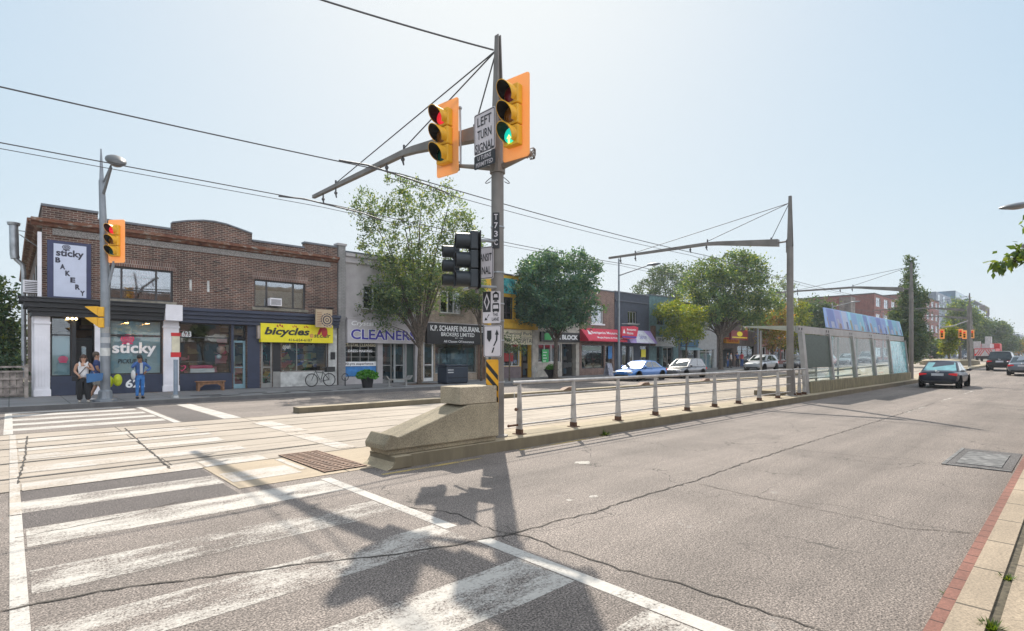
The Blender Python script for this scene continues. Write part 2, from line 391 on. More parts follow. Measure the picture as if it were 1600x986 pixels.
# the crosswalk
def paint(rects, name, mat, z=.0018):
    mb = MB()
    for x0, y0, x1, y1 in rects:
        n = max(1, int(abs(x1 - x0) / .5)); vs = []
        for i in range(n + 1):
            x = x0 + (x1 - x0) * i / n; vs += [(x, y0 + random.uniform(-.012, .012), z), (x, y1 + random.uniform(-.012, .012), z)]
        mb.add(vs, [(2 * i, 2 * i + 2, 2 * i + 3, 2 * i + 1) for i in range(n)])
    return mb.build(name, mat, kind='structure', fixn=False)
paint([(.12, 1.35, 3.2, 2.05), (.12, 2.7, 3.2, 3.33), (.12, 6.6, 3.2, 7.3), (.1, 8.06, 2.16, 8.7)], 'crosswalk_bars', m_paint)
paint([(.12, 4.0, 3.2, 4.6), (.12, 5.25, 3.2, 5.85)], 'crosswalk_bars_worn', m_paint2)
paint([(.1, 7.34, 2.13, 8.055), (.1, 8.705, 2.17, 9.35)], 'asphalt_patches', m_dark_as, .001)
paint([(.12, 9.36, 2.2, 9.9), (.12, 10.75, 3.25, 11.35), (.12, 12.1, 3.25, 12.7), (.12, 13.25, 3.3, 13.6), (.12, 14.5, 3.3, 15.1), (2.25, 8.0, 3.2, 8.7), (2.25, 9.4, 3.2, 9.95)], 'crosswalk_bars_on_slab', m_trackpaint, .0085)
paint([(-.02, 17.0, 3.1, 17.55), (-.02, 18.3, 3.1, 18.85), (-.02, 19.6, 3.05, 20.15), (-.02, 20.9, 3.0, 21.45), (-.02, 22.1, 2.8, 22.5)], 'crosswalk_bars_far', m_paint3)
paint([(.0, 1.2, .1, 8.0), (3.215, .9, 3.36, 3.9), (3.215, 4.4, 3.36, 7.4)], 'crosswalk_edge_lines', m_paint3, .0028)
paint([(.0, 8.0, .1, 16.1), (3.25, 8.2, 3.35, 9.3)], 'crosswalk_edge_lines_worn', m_trackpaint, .0095)
paint([(-.1, 16.3, .06, 22.3), (3.14, 16.25, 3.3, 22.1)], 'crosswalk_edge_lines_far', m_paint3, .0028)
paint([(4.35, 16.3, 4.8, 22.2)], 'stop_line', m_paint3, .0028)
paint([(4.5, 9.5, 4.85, 12.2), (4.6, 12.4, 5.1, 14.8)], 'stop_line_on_slab', m_trackpaint, .0095)
paint([(3.36, 16.3, 4.3, 21.8)], 'asphalt_patch_far', m_dark_as, .001)
# lane line between the two near lanes, and far lane dashes
paint([(20 + 6 * k, 3.66, 23 + 6 * k, 3.76) for k in range(3)], 'lane_dashes', m_paint2, .0018)
# yellow traces along the island kerb
paint([(4.0, 7.0, 5.9, 7.08), (6.9, 7.1, 9.5, 7.16)], 'yellow_edge_line', asphalt('yellow_paint', ASPH, paint=(.55, .40, .12), wear=.52), .0018)
# cracks
def crack(mb, pts, w=.016, jag=.035):
    zc = .013 if pts[0][1] > 9 else .006
    out = []
    for (x0, y0), (x1, y1) in zip(pts, pts[1:]):
        n = max(2, int(math.hypot(x1 - x0, y1 - y0) / .09))
        for i in range(n): out.append((x0 + (x1 - x0) * i / n + random.uniform(-jag, jag) * .6, y0 + (y1 - y0) * i / n + random.uniform(-jag, jag) * .6))
    out.append(pts[-1]); vs = []
    for i, (x, y) in enumerate(out):
        a = out[max(0, i - 1)]; b = out[min(len(out) - 1, i + 1)]; dx, dy = b[0] - a[0], b[1] - a[1]; L = math.hypot(dx, dy) or 1
        ww = w * random.uniform(.35, 1.2) / 2; vs += [(x - dy / L * ww, y + dx / L * ww, zc + .0002 * (i % 2)), (x + dy / L * ww, y - dx / L * ww, zc)]
    mb.add(vs, [(2 * i, 2 * i + 1, 2 * i + 3, 2 * i + 2) for i in range(len(out) - 1)])
mb = MB()
crack(mb, [(-1.2, 5.3), (-.05, 5.08), (.49, 4.98), (1.1, 4.75), (1.96, 4.4), (2.39, 4.19), (2.86, 4.0), (3.43, 3.86), (3.58, 3.81), (4.27, 3.8), (4.72, 3.73), (5.72, 3.76), (6.91, 3.7), (8.6, 3.76), (10.66, 3.78), (16.9, 3.74), (25, 3.73)], .026)
crack(mb, [(3.37, 5.33), (3.62, 4.7), (3.54, 4.32), (3.56, 3.93), (3.67, 3.64), (3.63, 3.2), (3.64, 2.59), (3.75, 2.11), (3.75, 1.84), (3.77, 1.24), (3.7, .7)], .018)
crack(mb, [(6.85, 3.55), (6.73, 2.57), (6.7, 1.85), (6.62, 1.24), (6.9, .75)], .012)
crack(mb, [(10.66, 3.78), (10.82, 2.39), (11.07, 1.31)], .012); crack(mb, [(10.23, 6.73), (10.5, 5.2), (10.66, 3.8)], .010)
crack(mb, [(.06, 7.0), (.8, 7.1), (1.6, 7.45)], .012); crack(mb, [(0.28, 15.64), (.2, 12.5), (.08, 9.9)], .03, .02)
crack(mb, [(2.03, 15.75), (1.9, 12.5), (1.81, 9.63)], .035, .02); crack(mb, [(14.5, 3.7), (14.9, 2.2), (14.6, .9)], .01)
mb.build('road_cracks', m_groove, kind='structure', fixn=False)
# drain grate in the apron
t = thing('drain_grate', 'rusty rectangular drain grate in the concrete beside the island nose', 'drain grate', (3.8, 8.65, .01))
MB().box(3.42, 7.72, .007, 4.12, 9.55, .013).build('pit', pm('pit_dark', (.02, .017, .015), .9), t)
mb = MB(); m_rust = pm('rusty_iron', (.16, .095, .065), .7, .3, .3, 6)
for i in range(15): y = 7.74 + i * .128; mb.box(3.42, y, .0135, 4.12, y + .075, .022)
for i in range(5): x = 3.42 + i * .165; mb.box(x, 7.72, .0225, x + .03, 9.55, .026)
mb.build('bars', m_rust, t)
# manhole frame by the near kerb
t = thing('utility_cover', 'grey rectangular utility cover in the road beside the near kerb', 'manhole cover', (12.0, 1.15, 0))
mb = MB(); mb.box(10.95, .72, .003, 13.1, 1.55, .010); mb.build('patch', asphalt('cover_patch', (.085, .08, .08), streak=False), t)
mb = MB(); mb.box(10.95, .72, .0105, 11.0, 1.55, .016).box(10.95, 1.5, .0105, 13.1, 1.55, .0155).box(11.2, .85, .0105, 12.7, 1.4, .02)
mb.build('lid', pm('worn_iron', (.17, .165, .16), .6, .3, .5, 8), t)
mb = MB()
for x, y, r in ((6.85, 5.6, .14), (5.3, 4.15, .07), (4.95, 4.25, .04), (5.45, 2.6, .03)):
    n = 14; mb.add([(x + r * random.uniform(.6, 1.3) * math.cos(6.283 * k / n), y + r * random.uniform(.5, 1.2) * math.sin(6.283 * k / n), .0025) for k in range(n)], [tuple(range(n))])
mb.build('paint_blots', m_paint, kind='structure', fixn=False)
# ================================================================== THE ISLAND BETWEEN ROAD AND TRACKS
mb = MB()
xs = XS(4.62, 420)
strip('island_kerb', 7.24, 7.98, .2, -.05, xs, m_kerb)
# flared nose of the kerb
mb = MB(); prof = [(4.16, 0), (4.26, .05), (4.31, .13), (4.30, .2), (4.618, .2), (4.618, 0)]
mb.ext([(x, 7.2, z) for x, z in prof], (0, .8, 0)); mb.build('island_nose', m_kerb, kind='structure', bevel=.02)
t = thing('concrete_barrier', 'sloping exposed aggregate concrete crash block with square block on top', 'crash block', (5.4, 7.6, .2))
mb = MB()
mb.ext([(4.27, 7.33, .205), (4.24, 7.33, .29), (6.49, 7.33, .29), (6.49, 7.33, .205)], (0, .55, 0)); mb.build('base', m_agg, t, bevel=.015)
mb = MB(); mb.ext([(4.17, 7.27, .292), (4.16, 7.27, .38), (4.27, 7.27, .54), (4.42, 7.27, .485), (5.8, 7.27, .905), (6.50, 7.27, .905), (6.50, 7.27, .292)], (0, .62, 0)); mb.build('wedge', m_agg, t, bevel=.02)
mb = MB(); mb.box(5.62, 7.27, .909, 6.45, 7.86, 1.21); mb.build('top_block', concrete('aggregate_block', (.37, .31, .22), None, None, 0, 0, .4, gr=.5), t, bevel=.012)
# far kerb of the tramway, with humped ends
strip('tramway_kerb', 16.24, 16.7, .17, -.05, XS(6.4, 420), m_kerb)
# railing along the island
m_rl = pm('galvanised_rail', (.42, .40, .385), .45, .45, .2, 5); m_rlr = pm('rusty_foot', (.12, .06, .035), .85, .1, .3, 12)
t = thing('railing', 'long grey steel railing with tapered posts along the island kerb', 'railing', (7.36, 7.66, .2))
px_ = [7.36 + 1.645 * k for k in range(9)] + [22.1, 22.7, 23.25]
for x in px_:
    y = 7.62
    mb = MB(); mb.add([(x - .02, y - .075, .21), (x + .02, y - .075, .21), (x + .02, y + .075, .21), (x - .02, y + .075, .21), (x - .02, y - .03, 1.22), (x + .02, y - .03, 1.22), (x + .02, y + .03, 1.22), (x - .02, y + .03, 1.22)],
                 [(0, 3, 2, 1), (4, 5, 6, 7), (0, 1, 5, 4), (1, 2, 6, 5), (2, 3, 7, 6), (3, 0, 4, 7)])
    p = mb.build('post', m_rl, t)
    MB().box(x - .09, y - .11, .2, x + .09, y + .11, .215).box(x - .028, y - .08, .216, x + .028, y + .08, .30).build('foot', m_rlr, p)
MB().tube([(7.22, 7.62, 1.22), (23.35, 7.62, 1.22)], .036, 12).ball((7.22, 7.62, 1.22), .036).build('handrail', m_rl, t, smooth=True)
for z in (.95, .67, .38): MB().tube([(7.36, 7.655, z), (23.3, 7.655, z)], .019, 8).build('bar', m_rl, t, smooth=True)
MB().tube([(7.1, 7.655, .38), (7.36, 7.655, .38)], .022, 8).ball((7.1, 7.655, .38), .03).ball((7.3, 7.655, .69), .035).build('bolt', m_rlr, t)
# humped rusty ends on the far tramway kerb
for i, px in enumerate((886, 1004, 1100)):
    X = onY(px, 605, 16.45)[0]
    o = MB().ext([(X - .5, 16.235, .171), (X - .15, 16.235, .30), (X + .3, 16.235, .31), (X + .4, 16.235, .171)], (0, .3, 0)).build('kerb_marker', m_rust)
    tag(o, 'rusty hump on the far track kerb, ' + ('nearest of three' if i == 0 else 'middle one of three' if i == 1 else 'farthest of three'), 'kerb marker', 'rusty humps on the far track kerb')
# weed growing at the kerb
def weed(x, y, z, r, h, label, n=70):
    mb = MB()
    for i in range(n):
        a = random.uniform(0, 6.28); q = random.random() * r; b = Vector((x + q * .3 * math.cos(a), y + q * .3 * math.sin(a), z)); tp = b + Vector((math.cos(a) * q, math.sin(a) * q, random.uniform(.3, 1) * h))
        sd_ = Vector((-math.sin(a), math.cos(a), 0)) * .012; mb.add([b - sd_, b + sd_, tp], [(0, 1, 2)])
    return tag(mb.build('weed', foliage('weed_green', (.05, .10, .02), (.09, .16, .03), (.16, .2, .05)), fixn=False), label, 'weed')
weed(9.55, 7.2, .0, .2, .16, 'small weed growing at the foot of the island kerb')
weed(4.2, .36, .14, .07, .06, 'green weed in the pavement joint, lowest one in the picture', 120)
weed(5.2, .36, .14, .06, .05, 'yellowish weed farther up the pavement joint', 60)
weed(5.0, .66, .0, .06, .05, 'dry tuft against the red kerb', 40)
# ================================================================== BUILDINGS OF THE FAR SIDE
m_navy = pm('navy_paint', (0.027, 0.036, 0.068), .45, bump=.1)
m_black = pm('black_paint', (.014, .015, .018), .5)
m_white = pm('white_paint', (.76, .74, .77), .5, var=.08, scale=1.5)
m_frame_w = pm('white_frame', (.62, .62, .61), .4)
m_frame_d = pm('dark_frame', (.03, .028, .03), .4)
m_frame_g = pm('aluminium_frame', (.34, .34, .33), .35, .6)
m_sill = pm('stone_sill', (.24, .215, .17), .85, var=.25, scale=4)
m_roofm = pm('roof_felt', (.09, .085, .08), .95)
m_in = pm('dark_room', (.022, .022, .024), .9)
m_coping = pm('metal_coping', (.13, .14, .155), .5, .4)
m_glass = glassm('shop_glass', (.82, .86, .86), .03)
m_glass_u = glassm('upper_glass', (.6, .65, .68), .16, .03)
m_brickA = brick('brown_brick', (.072, .034, .027), (.205, .09, .062), (.36, .305, .25), grime=.5)
m_brickB = brick('soldier_course', (0.162, 0.081, 0.065), (0.270, 0.135, 0.099), (0.450, 0.396, 0.342), bw=.085, bh=.28)
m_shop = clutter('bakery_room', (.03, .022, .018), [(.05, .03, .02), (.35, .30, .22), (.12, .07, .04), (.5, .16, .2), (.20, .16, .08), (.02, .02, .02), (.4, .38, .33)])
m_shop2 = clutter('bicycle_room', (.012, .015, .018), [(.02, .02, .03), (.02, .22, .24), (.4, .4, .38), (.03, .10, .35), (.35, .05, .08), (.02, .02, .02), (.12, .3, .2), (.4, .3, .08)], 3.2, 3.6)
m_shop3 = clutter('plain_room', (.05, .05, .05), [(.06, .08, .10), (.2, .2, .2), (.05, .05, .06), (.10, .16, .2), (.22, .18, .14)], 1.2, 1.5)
def band(px0, px1, yt, yb, Y=YF, at=0):
    """photo rectangle -> X0, X1, Z0, Z1 on the facade plane, heights read at px0 (or px1)"""
    X0 = onY(px0, yt, Y)[0]; X1 = onY(px1, yt, Y)[0]; p = px1 if at else px0
    return X0, X1, onY(p, yb, Y)[1], onY(p, yt, Y)[1]
def wall(name, x0, x1, z0, tops, ops, mat, parent, yf=YF, th=.32):
    xs = sorted({x0, x1, *[t[0] for t in tops if x0 < t[0] < x1], *[v for o in ops for v in o[:2]]}); xs = [x for x in xs if x0 - 1e-6 <= x <= x1 + 1e-6]
    zs = sorted({z0, *[t[1] for t in tops], *[v for o in ops for v in o[2:4]]}); zs = [z for z in zs if z >= z0 - 1e-6]
    def top(x):
        r = tops[0][1]
        for tx, tz in tops:
            if x >= tx: r = tz
        return r
    def solid(i, j):
        if not (0 <= i < len(xs) - 1 and 0 <= j < len(zs) - 1): return False
        x = (xs[i] + xs[i + 1]) / 2; z = (zs[j] + zs[j + 1]) / 2
        return z < top(x) and not any(o[0] < x < o[1] and o[2] < z < o[3] for o in ops)
    mb = MB()
    for i in range(len(xs) - 1):
        for j in range(len(zs) - 1):
            if not solid(i, j): continue
            a, b, c, d = xs[i], xs[i + 1], zs[j], zs[j + 1]; y0, y1 = yf, yf + th
            mb.add([(a, y0, c), (b, y0, c), (b, y0, d), (a, y0, d)], [(0, 1, 2, 3)]); mb.add([(a, y1, c), (b, y1, c), (b, y1, d), (a, y1, d)], [(3, 2, 1, 0)])
            if not solid(i - 1, j): mb.add([(a, y0, c), (a, y1, c), (a, y1, d), (a, y0, d)], [(3, 2, 1, 0)])
            if not solid(i + 1, j): mb.add([(b, y0, c), (b, y1, c), (b, y1, d), (b, y0, d)], [(0, 1, 2, 3)])
            if not solid(i, j - 1): mb.add([(a, y0, c), (b, y0, c), (b, y1, c), (a, y1, c)], [(3, 2, 1, 0)])
            if not solid(i, j + 1): mb.add([(a, y0, d), (b, y0, d), (b, y1, d), (a, y1, d)], [(0, 1, 2, 3)])
    return mb.build(name, mat, parent, fixn=False)
def window(o, parent, fm, gm=None, mull=(), trans=(), fw=.06, yf=YF, rec=.1, sill=None, curtain=None, name='window'):
    x0, x1, z0, z1 = o[:4]; mb = MB(); y0, y1 = yf + rec, yf + rec + .07
    e = .002
    mb.box(x0 + e, y0, z0 + e, x0 + fw, y1, z1 - e).box(x1 - fw, y0, z0 + e, x1 - e, y1, z1 - e)
    mb.box(x0 + fw, y0, z0 + e, x1 - fw, y1, z0 + fw).box(x0 + fw, y0, z1 - fw, x1 - fw, y1, z1 - e)
    for m in mull:
        x = x0 + (x1 - x0) * m; mb.box(x - fw * .5, y0 + .003, z0 + fw, x + fw * .5, y1 - .003, z1 - fw)
    for m in trans:
        z = z0 + (z1 - z0) * m; mb.box(x0 + fw, y0 + .006, z - fw * .45, x1 - fw, y1 - .006, z + fw * .45)
    f = mb.build(name, fm, parent)
    MB().box(x0 + .01, y1 - .03, z0 + .01, x1 - .01, y1 - .022, z1 - .01).build('glass', gm or m_glass_u, f)
    if sill: MB().box(x0 - .12, yf - .08, z0 - .14, x1 + .12, yf + .12, z0 - .004).build('sill', sill, f)
    if curtain:
        mb = MB(); n = 60; xa, xb = x0 + (x1 - x0) * curtain[1], x0 + (x1 - x0) * curtain[2]
        vs = []
        for i in range(n + 1):
            x = xa + (xb - xa) * i / n; y = y1 + .12 + .03 * math.sin(i * 1.3); vs += [(x, y, z0 + .1), (x, y, z1 - .06)]
        mb.add(vs, [(2 * i, 2 * i + 2, 2 * i + 3, 2 * i + 1) for i in range(n)]); mb.build('curtain', curtain[0], f)
    return f
def door(o, parent, fm, yf=YF, rec=.5, gm=None, fw=.11, label=None):
    x0, x1, z0, z1 = o[:4]; mb = MB(); y0, y1 = yf + rec, yf + rec + .06; e = .004
    mb.box(x0 + e, y0, z0, x0 + fw, y1, z1 - e).box(x1 - fw, y0, z0, x1 - e, y1, z1 - e).box(x0 + fw, y0, z0, x1 - fw, y1, z0 + .22).box(x0 + fw, y0, z1 - fw, x1 - fw, y1, z1 - e)
    mb.box(x0 + fw, y0 + .004, z0 + 1.0, x1 - fw, y1 - .004, z0 + 1.06)
    d = mb.build('door', fm, parent); MB().box(x0 + .03, y1 - .03, z0 + .1, x1 - .03, y1 - .022, z1 - .03).build('glass', gm or m_glass, d)
    MB().tube([(x0 + .1, y0 - .03, z0 + .95), (x0 + .1, y0 - .03, z0 + 1.3)], .015, 6).build('handle', m_frame_g, d)
    if label: d['label'] = label
    return d
def shell(parent, x0, x1, ztop, sidem, room, zb=.1, depth=15, zc=3.25, upper=True, yf=YF, rd=2.2):
    """side walls, back, roof, and the rooms one sees into"""
    e = .006
    MB().box(x0 + e, yf + .33, zb, x0 + .22, yf + depth, ztop - .35).box(x1 - .22, yf + .33, zb, x1 - e, yf + depth, ztop - .35).box(x0 + .23, yf + depth - .25, zb, x1 - .23, yf + depth, ztop - .36).build('side_wall', sidem, parent)
    MB().box(x0 + e * 2, yf + .33, ztop - .34, x1 - e * 2, yf + depth + .05, ztop - .2).build('roof', m_roofm, parent)
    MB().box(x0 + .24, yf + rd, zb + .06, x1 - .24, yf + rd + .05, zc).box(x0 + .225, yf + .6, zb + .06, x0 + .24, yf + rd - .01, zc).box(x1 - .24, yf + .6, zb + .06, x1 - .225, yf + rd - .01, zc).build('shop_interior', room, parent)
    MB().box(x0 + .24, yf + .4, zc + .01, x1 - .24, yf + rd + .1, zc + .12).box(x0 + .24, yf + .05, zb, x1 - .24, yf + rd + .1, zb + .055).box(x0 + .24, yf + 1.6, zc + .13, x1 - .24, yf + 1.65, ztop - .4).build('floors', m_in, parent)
def sign(name, r, mat, parent, proud=.12, th=.1, label=None, bevel=0, yf=YF):
    o = MB().box(r[0], yf - proud - th, r[2], r[1], yf - proud, r[3]).build(name, mat, parent, bevel=bevel)
    if label: o['label'] = label
    return o
def stext(body, r, u0, u1, v0, v1, mat, parent, y, bold=.02, shear=0, name='lettering'):
    """text in fractions of rectangle r on the plane y"""
    W_, H_ = r[1] - r[0], r[3] - r[2]
    return text(body, (r[0] + W_ * u0, y, r[2] + H_ * v0), *XZ, W_ * (u1 - u0), H_ * (v1 - v0), mat, parent, bold, shear, name=name)
# ---- 1. corner brick building with two shops (bakery, bakery annexe) and the bicycle shop
X0, X1 = .94, fc(527, 383)[0]
t = B1 = thing('brick_building', 'dark brown brick corner building with bakery and bicycle shop below', 'building', (X0, YF, .1))
o_up1 = (*band(170.5, 270.5, 414.5, 466.5),); o_up2 = (*band(397.5, 477.5, 435.8, 479.5),)
ZC = 3.42                                          # underside of the storefront cornices
xa, xb, xc, xd = fc(79, 0)[0], fc(112, 0)[0], fc(148, 0)[0], fc(158, 0)[0]
s1 = (xa, xb, .95, 3.3); s1t = (xa, xb, 2.62, 3.3)
xw0, xw1 = fc(171, 0)[0], fc(253.5, 0)[0]
yw0, yw1 = fc(281, 0)[0], fc(361, 0)[0]; yd0, yd1 = fc(365, 0)[0], fc(386, 0)[0]
bd0, bd1 = fc(408, 0)[0], fc(426, 0)[0]; bw0, bw1 = fc(440, 0)[0], fc(512.5, 0)[0]
ops = [o_up1, o_up2, (xa, xb, .92, 3.3), (xb + .14, xc, .15, 3.3), (xw0, xw1, .95, 3.3), (yw0, yw1, .92, 3.25), (yd0, yd1, .15, 3.25), (bd0, bd1, .15, 2.72), (bw0, bw1, .93, 2.72)]
wall('front_wall', X0, X1, .1, [(X0, 7.66), (2.68, 7.4), (11.33, 7.68)], ops, m_brickA, t)
# low curved gable of the parapet
pts = [(5.31, 7.4)] + [fc(px, py) for px, py in ((269, 348.8), (292, 346.2), (317, 345.5), (335, 347.2), (354, 351.5), (375, 359), (394, 366))] + [(8.72, 7.4)]
MB().ext([(x, YF + .002, z) for x, z in pts], (0, .31, 0)).build('gable', m_brickA, t)
MB().box(X0 + .004, YF + .33, .1, X0 + .3, YF + 24, 6.9).box(X1 - .3, YF + .33, .1, X1 - .004, YF + 24, 6.9).box(X0 + .31, YF + 23.7, .1, X1 - .31, YF + 24, 6.9).build('side_wall', m_brickA, t)
MB().box(X0 + .01, YF + .34, 7.0, X1 - .01, YF + 24, 7.1).build('roof', m_roofm, t)
MB().box(X0 + .004, YF + .33, 6.9, X0 + .3, YF + 3.0, 7.66).build('side_parapet', m_brickA, t)
cop = MB()
for a, b, z in ((X0 - .04, 2.70, 7.66), (2.72, 5.29, 7.4), (8.74, 11.3, 7.4), (11.3, X1, 7.68)): cop.box(a, YF - .05, z + .001, b, YF + .37, z + .09)
for (xa_, za_), (xb_, zb_) in zip(pts[1:-1], pts[2:-1]): cop.ext([(xa_, YF - .04, za_ + .002), (xb_, YF - .04, zb_ + .002), (xb_, YF - .04, zb_ + .07), (xa_, YF - .04, za_ + .07)], (0, .39, 0))
cop.box(X0 - .04, YF + .38, 7.661, X0 + .33, YF + 3.05, 7.75); cop.build('coping', m_coping, t)
# rusting projecting cornice with a pale pebble frieze under it
s = N('peeling_cornice'); s.rough(.9); nn = s.noise(2.5, 6, .7, sx=(1, 1, 3)); s.col(s.ramp(nn, [(.3, (.04, .022, .018)), (.45, (.16, .06, .035)), (.55, (.20, .10, .06)), (.64, (.3, .28, .25))])); m_corn = s.m
s = N('pebble_frieze'); s.rough(.95); s.col(s.mix(s.ramp(s.noise(38, 3, .8), [(.4, 0), (.6, 1)]), (.10, .09, .085), (.34, .32, .30))); s.bump(s.noise(38), .6, .01); m_frz = s.m
mb = MB(); pr_ = [(YF - .01, 6.84), (YF - .12, 6.86), (YF - .2, 6.95), (YF - .34, 7.0), (YF - .36, 7.12), (YF - .01, 7.17)]
mb.ext([(X0 - .34, y, z) for y, z in pr_], (X1 - X0 + .33, 0, 0)); mb.build('cornice', m_corn, t, bevel=.01)
mb = MB(); mb.ext([(X0 - .01, YF - .005, 6.84), (X0 - .12, YF - .005, 6.86), (X0 - .22, YF - .005, 6.95), (X0 - .42, YF - .005, 7.0), (X0 - .45, YF - .005, 7.12), (X0 - .01, YF - .005, 7.17)], (0, 23.5, 0)); mb.build('eaves', m_corn, t, bevel=.01)
MB().box(fc(82, 0)[0], YF - .045, 6.56, X1 - .4, YF - .003, 6.82).build('frieze', m_frz, t)
# brick headers, sills
for o in (o_up1, o_up2): MB().box(o[0] - .1, YF - .006, o[3] + .005, o[1] + .1, YF - .001, o[3] + .31).build('brick_header', m_brickB, t)
cr = pm('striped_curtain', (.35, .12, .12), .9, var=.8, scale=9); cw = pm('pale_curtain', (.5, .5, .45), .9, var=.2, scale=6)
wn = window(o_up1, t, m_frame_d, mull=(.19, .73), trans=(.3,), fw=.07, sill=m_sill, curtain=(cr, .2, .7))
wn = window(o_up2, t, m_frame_d, mull=(.24, .76), trans=(), fw=.07, sill=m_sill)
MB().box(o_up2[0] + .1, YF + .25, o_up2[2] + .1, o_up2[1] - .1, YF + .27, o_up2[3] - .5).build('blind', cw, t)
# rooms
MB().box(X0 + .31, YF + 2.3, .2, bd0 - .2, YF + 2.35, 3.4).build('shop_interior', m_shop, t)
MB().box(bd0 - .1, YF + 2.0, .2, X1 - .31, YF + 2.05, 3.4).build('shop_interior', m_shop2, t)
MB().box(X0 + .31, YF + .4, 3.41, X1 - .31, YF + 2.6, 3.5).box(X0 + .31, YF + .04, .1, X1 - .31, YF + 2.6, .148).box(X0 + .31, YF + 1.5, 3.55, X1 - .31, YF + 1.55, 6.9).box(bd0 - .19, YF + .34, .15, bd0 - .11, YF + 2.3, 3.4).build('floors', m_in, t)
m_bfrost = pm('frosted_window', (.36, .50, .55), .25, var=.1, scale=1.2)
# bakery window one, with frosted backing
window((xa, xb, .92, 3.3), t, m_black, m_glass, trans=(.70,), fw=.05)
MB().box(xa + .05, YF + .19, .97, xb - .05, YF + .2, 2.55).build('window_film', m_bfrost, t)
window((xw0, xw1, .95, 3.3), t, m_black, m_glass, trans=(.71,), fw=.05)
MB().box(xw0 + .05, YF + .19, 1.0, xw1 - .05, YF + .2, 2.57).box(xw0 + .05, YF + .19, 2.68, xw1 - .05, YF + .2, 3.24).build('window_film', m_bfrost, t)
door((xb + .16, xc - .02, .155, 2.35), t, m_black, rec=.7, fw=.2)
MB().box(xb + .36, YF + .78, .5, xc - .22, YF + .785, 2.1).build('door_film', m_bfrost, t)
MB().box(xb + .155, YF + .7, 2.36, xc - .02, YF + .76, 2.5).box(xb + .142, YF + .33, .15, xb + .152, YF + .7, 3.29).box(xc - .012, YF + .33, .15, xc - .002, YF + .7, 3.29).build('porch', m_black, t)
# navy base panels
MB().box(xa, YF - .03, .16, xb + .12, YF - .002, .93).build('stall_riser', m_navy, t)
MB().box(xw0 - .02, YF - .03, .16, xw1 + .02, YF - .002, .95).build('stall_riser', m_navy, t)
MB().box(yw0, YF - .03, .16, yw1 + .05, YF - .002, .92).box(fc(386, 0)[0] + .01, YF - .03, .16, fc(405.5, 0)[0], YF - .002, 3.3).box(yw1 + .001, YF - .032, .93, yd0 - .002, YF - .003, 3.3).build('stall_riser', m_navy, t)
MB().box(xb + .121, YF - .008, .16, xb + .138, YF - .001, 3.3).box(xb + .001, YF - .009, .94, xb + .12, YF - .0015, 3.3).build('door_jamb', m_black, t)
MB().box(xd, YF - .009, .16, xw0 - .021, YF - .0015, 3.3).build('jamb', m_black, t); MB().box(xw1 + .021, YF - .009, .16, fc(254.5, 0)[0], YF - .0015, 3.3).build('jamb', m_black, t)
# white pillars and capitals
for a, b in ((53.5, 78), (147.5, 158.5), (254.5, 278.5)):
    mb = MB(); A_, B_ = fc(a, 0)[0], fc(b, 0)[0]; mb.box(A_, YF - .14, .16, B_, YF - .004, 3.36).box(A_ - .03, YF - .17, .16, B_ + .03, YF - .004, .42).box(A_ - .03, YF - .18, 3.0, B_ + .03, YF - .006, 3.08)
    k = 5 if a < 60 or a > 200 else 2
    for i in range(k): x = A_ + (B_ - A_) * (i + .6) / (k + .2); mb.box(x - .018, YF - .155, .55, x + .018, YF - .141, 2.5)
    mb.build('pillar', m_white, t, bevel=.008)
mb = MB(); mb.box(fc(254, 0)[0], YF - .62, 3.3, fc(280.5, 0)[0], YF - .1, 4.0); mb.build('capital', m_white, t, bevel=.008)
mb = MB(); mb.box(X0 - .02, YF + .05, .16, X0 - .3, YF + .6, 3.3).box(X0 - .02, YF - .13, 3.5, X0 - .14, YF + .2, 6.6); mb.build('corner_trim', m_white, t)
# storefront cornices, stepped
mb = MB(); xe = fc(254, 0)[0] - .003
for y0, z0, z1 in ((.34, 3.3, 3.48), (.42, 3.485, 3.62), (.55, 3.625, 3.82), (.68, 3.825, 3.96)): mb.box(X0 - y0, YF - y0, z0, xe, YF - .01, z1).box(X0 - y0, YF - .009, z0, X0 - .005, YF + 1.2, z1)
mb.box(X0 - .72, YF - .72, 3.965, xe, YF - .01, 4.02); mb.build('storefront_cornice', m_black, t, bevel=.006)
mb = MB(); xs_ = fc(280.6, 0)[0] + .003; xe = X1 - .01
for y0, z0, z1 in ((.22, 3.26, 3.42), (.3, 3.425, 3.6), (.4, 3.605, 3.78), (.5, 3.785, 3.93)): mb.box(xs_, YF - y0, z0, xe, YF - .01, z1)
mb.build('storefront_cornice', m_navy, t, bevel=.006)
m_lampy = pm('lit_lamp', (1, .72, .35), .5, emit=5)
for px in (196, 228): X = fc(px, 0)[0]; l_ = MB().lathe([(.04, .12), (.1, .02), (.1, 0)], (X, YF - .3, 3.15), 12).build('spot_lamp', m_black, t); MB().lathe([(.001, .004), (.085, .004)], (X, YF - .3, 3.14), 12).build('bulb', m_lampy, l_)
for px in (105, 112, 118): X = fc(px, 0)[0]; MB().ball((X, YF - .25, 3.24), .05).build('bulb', m_lampy, t)
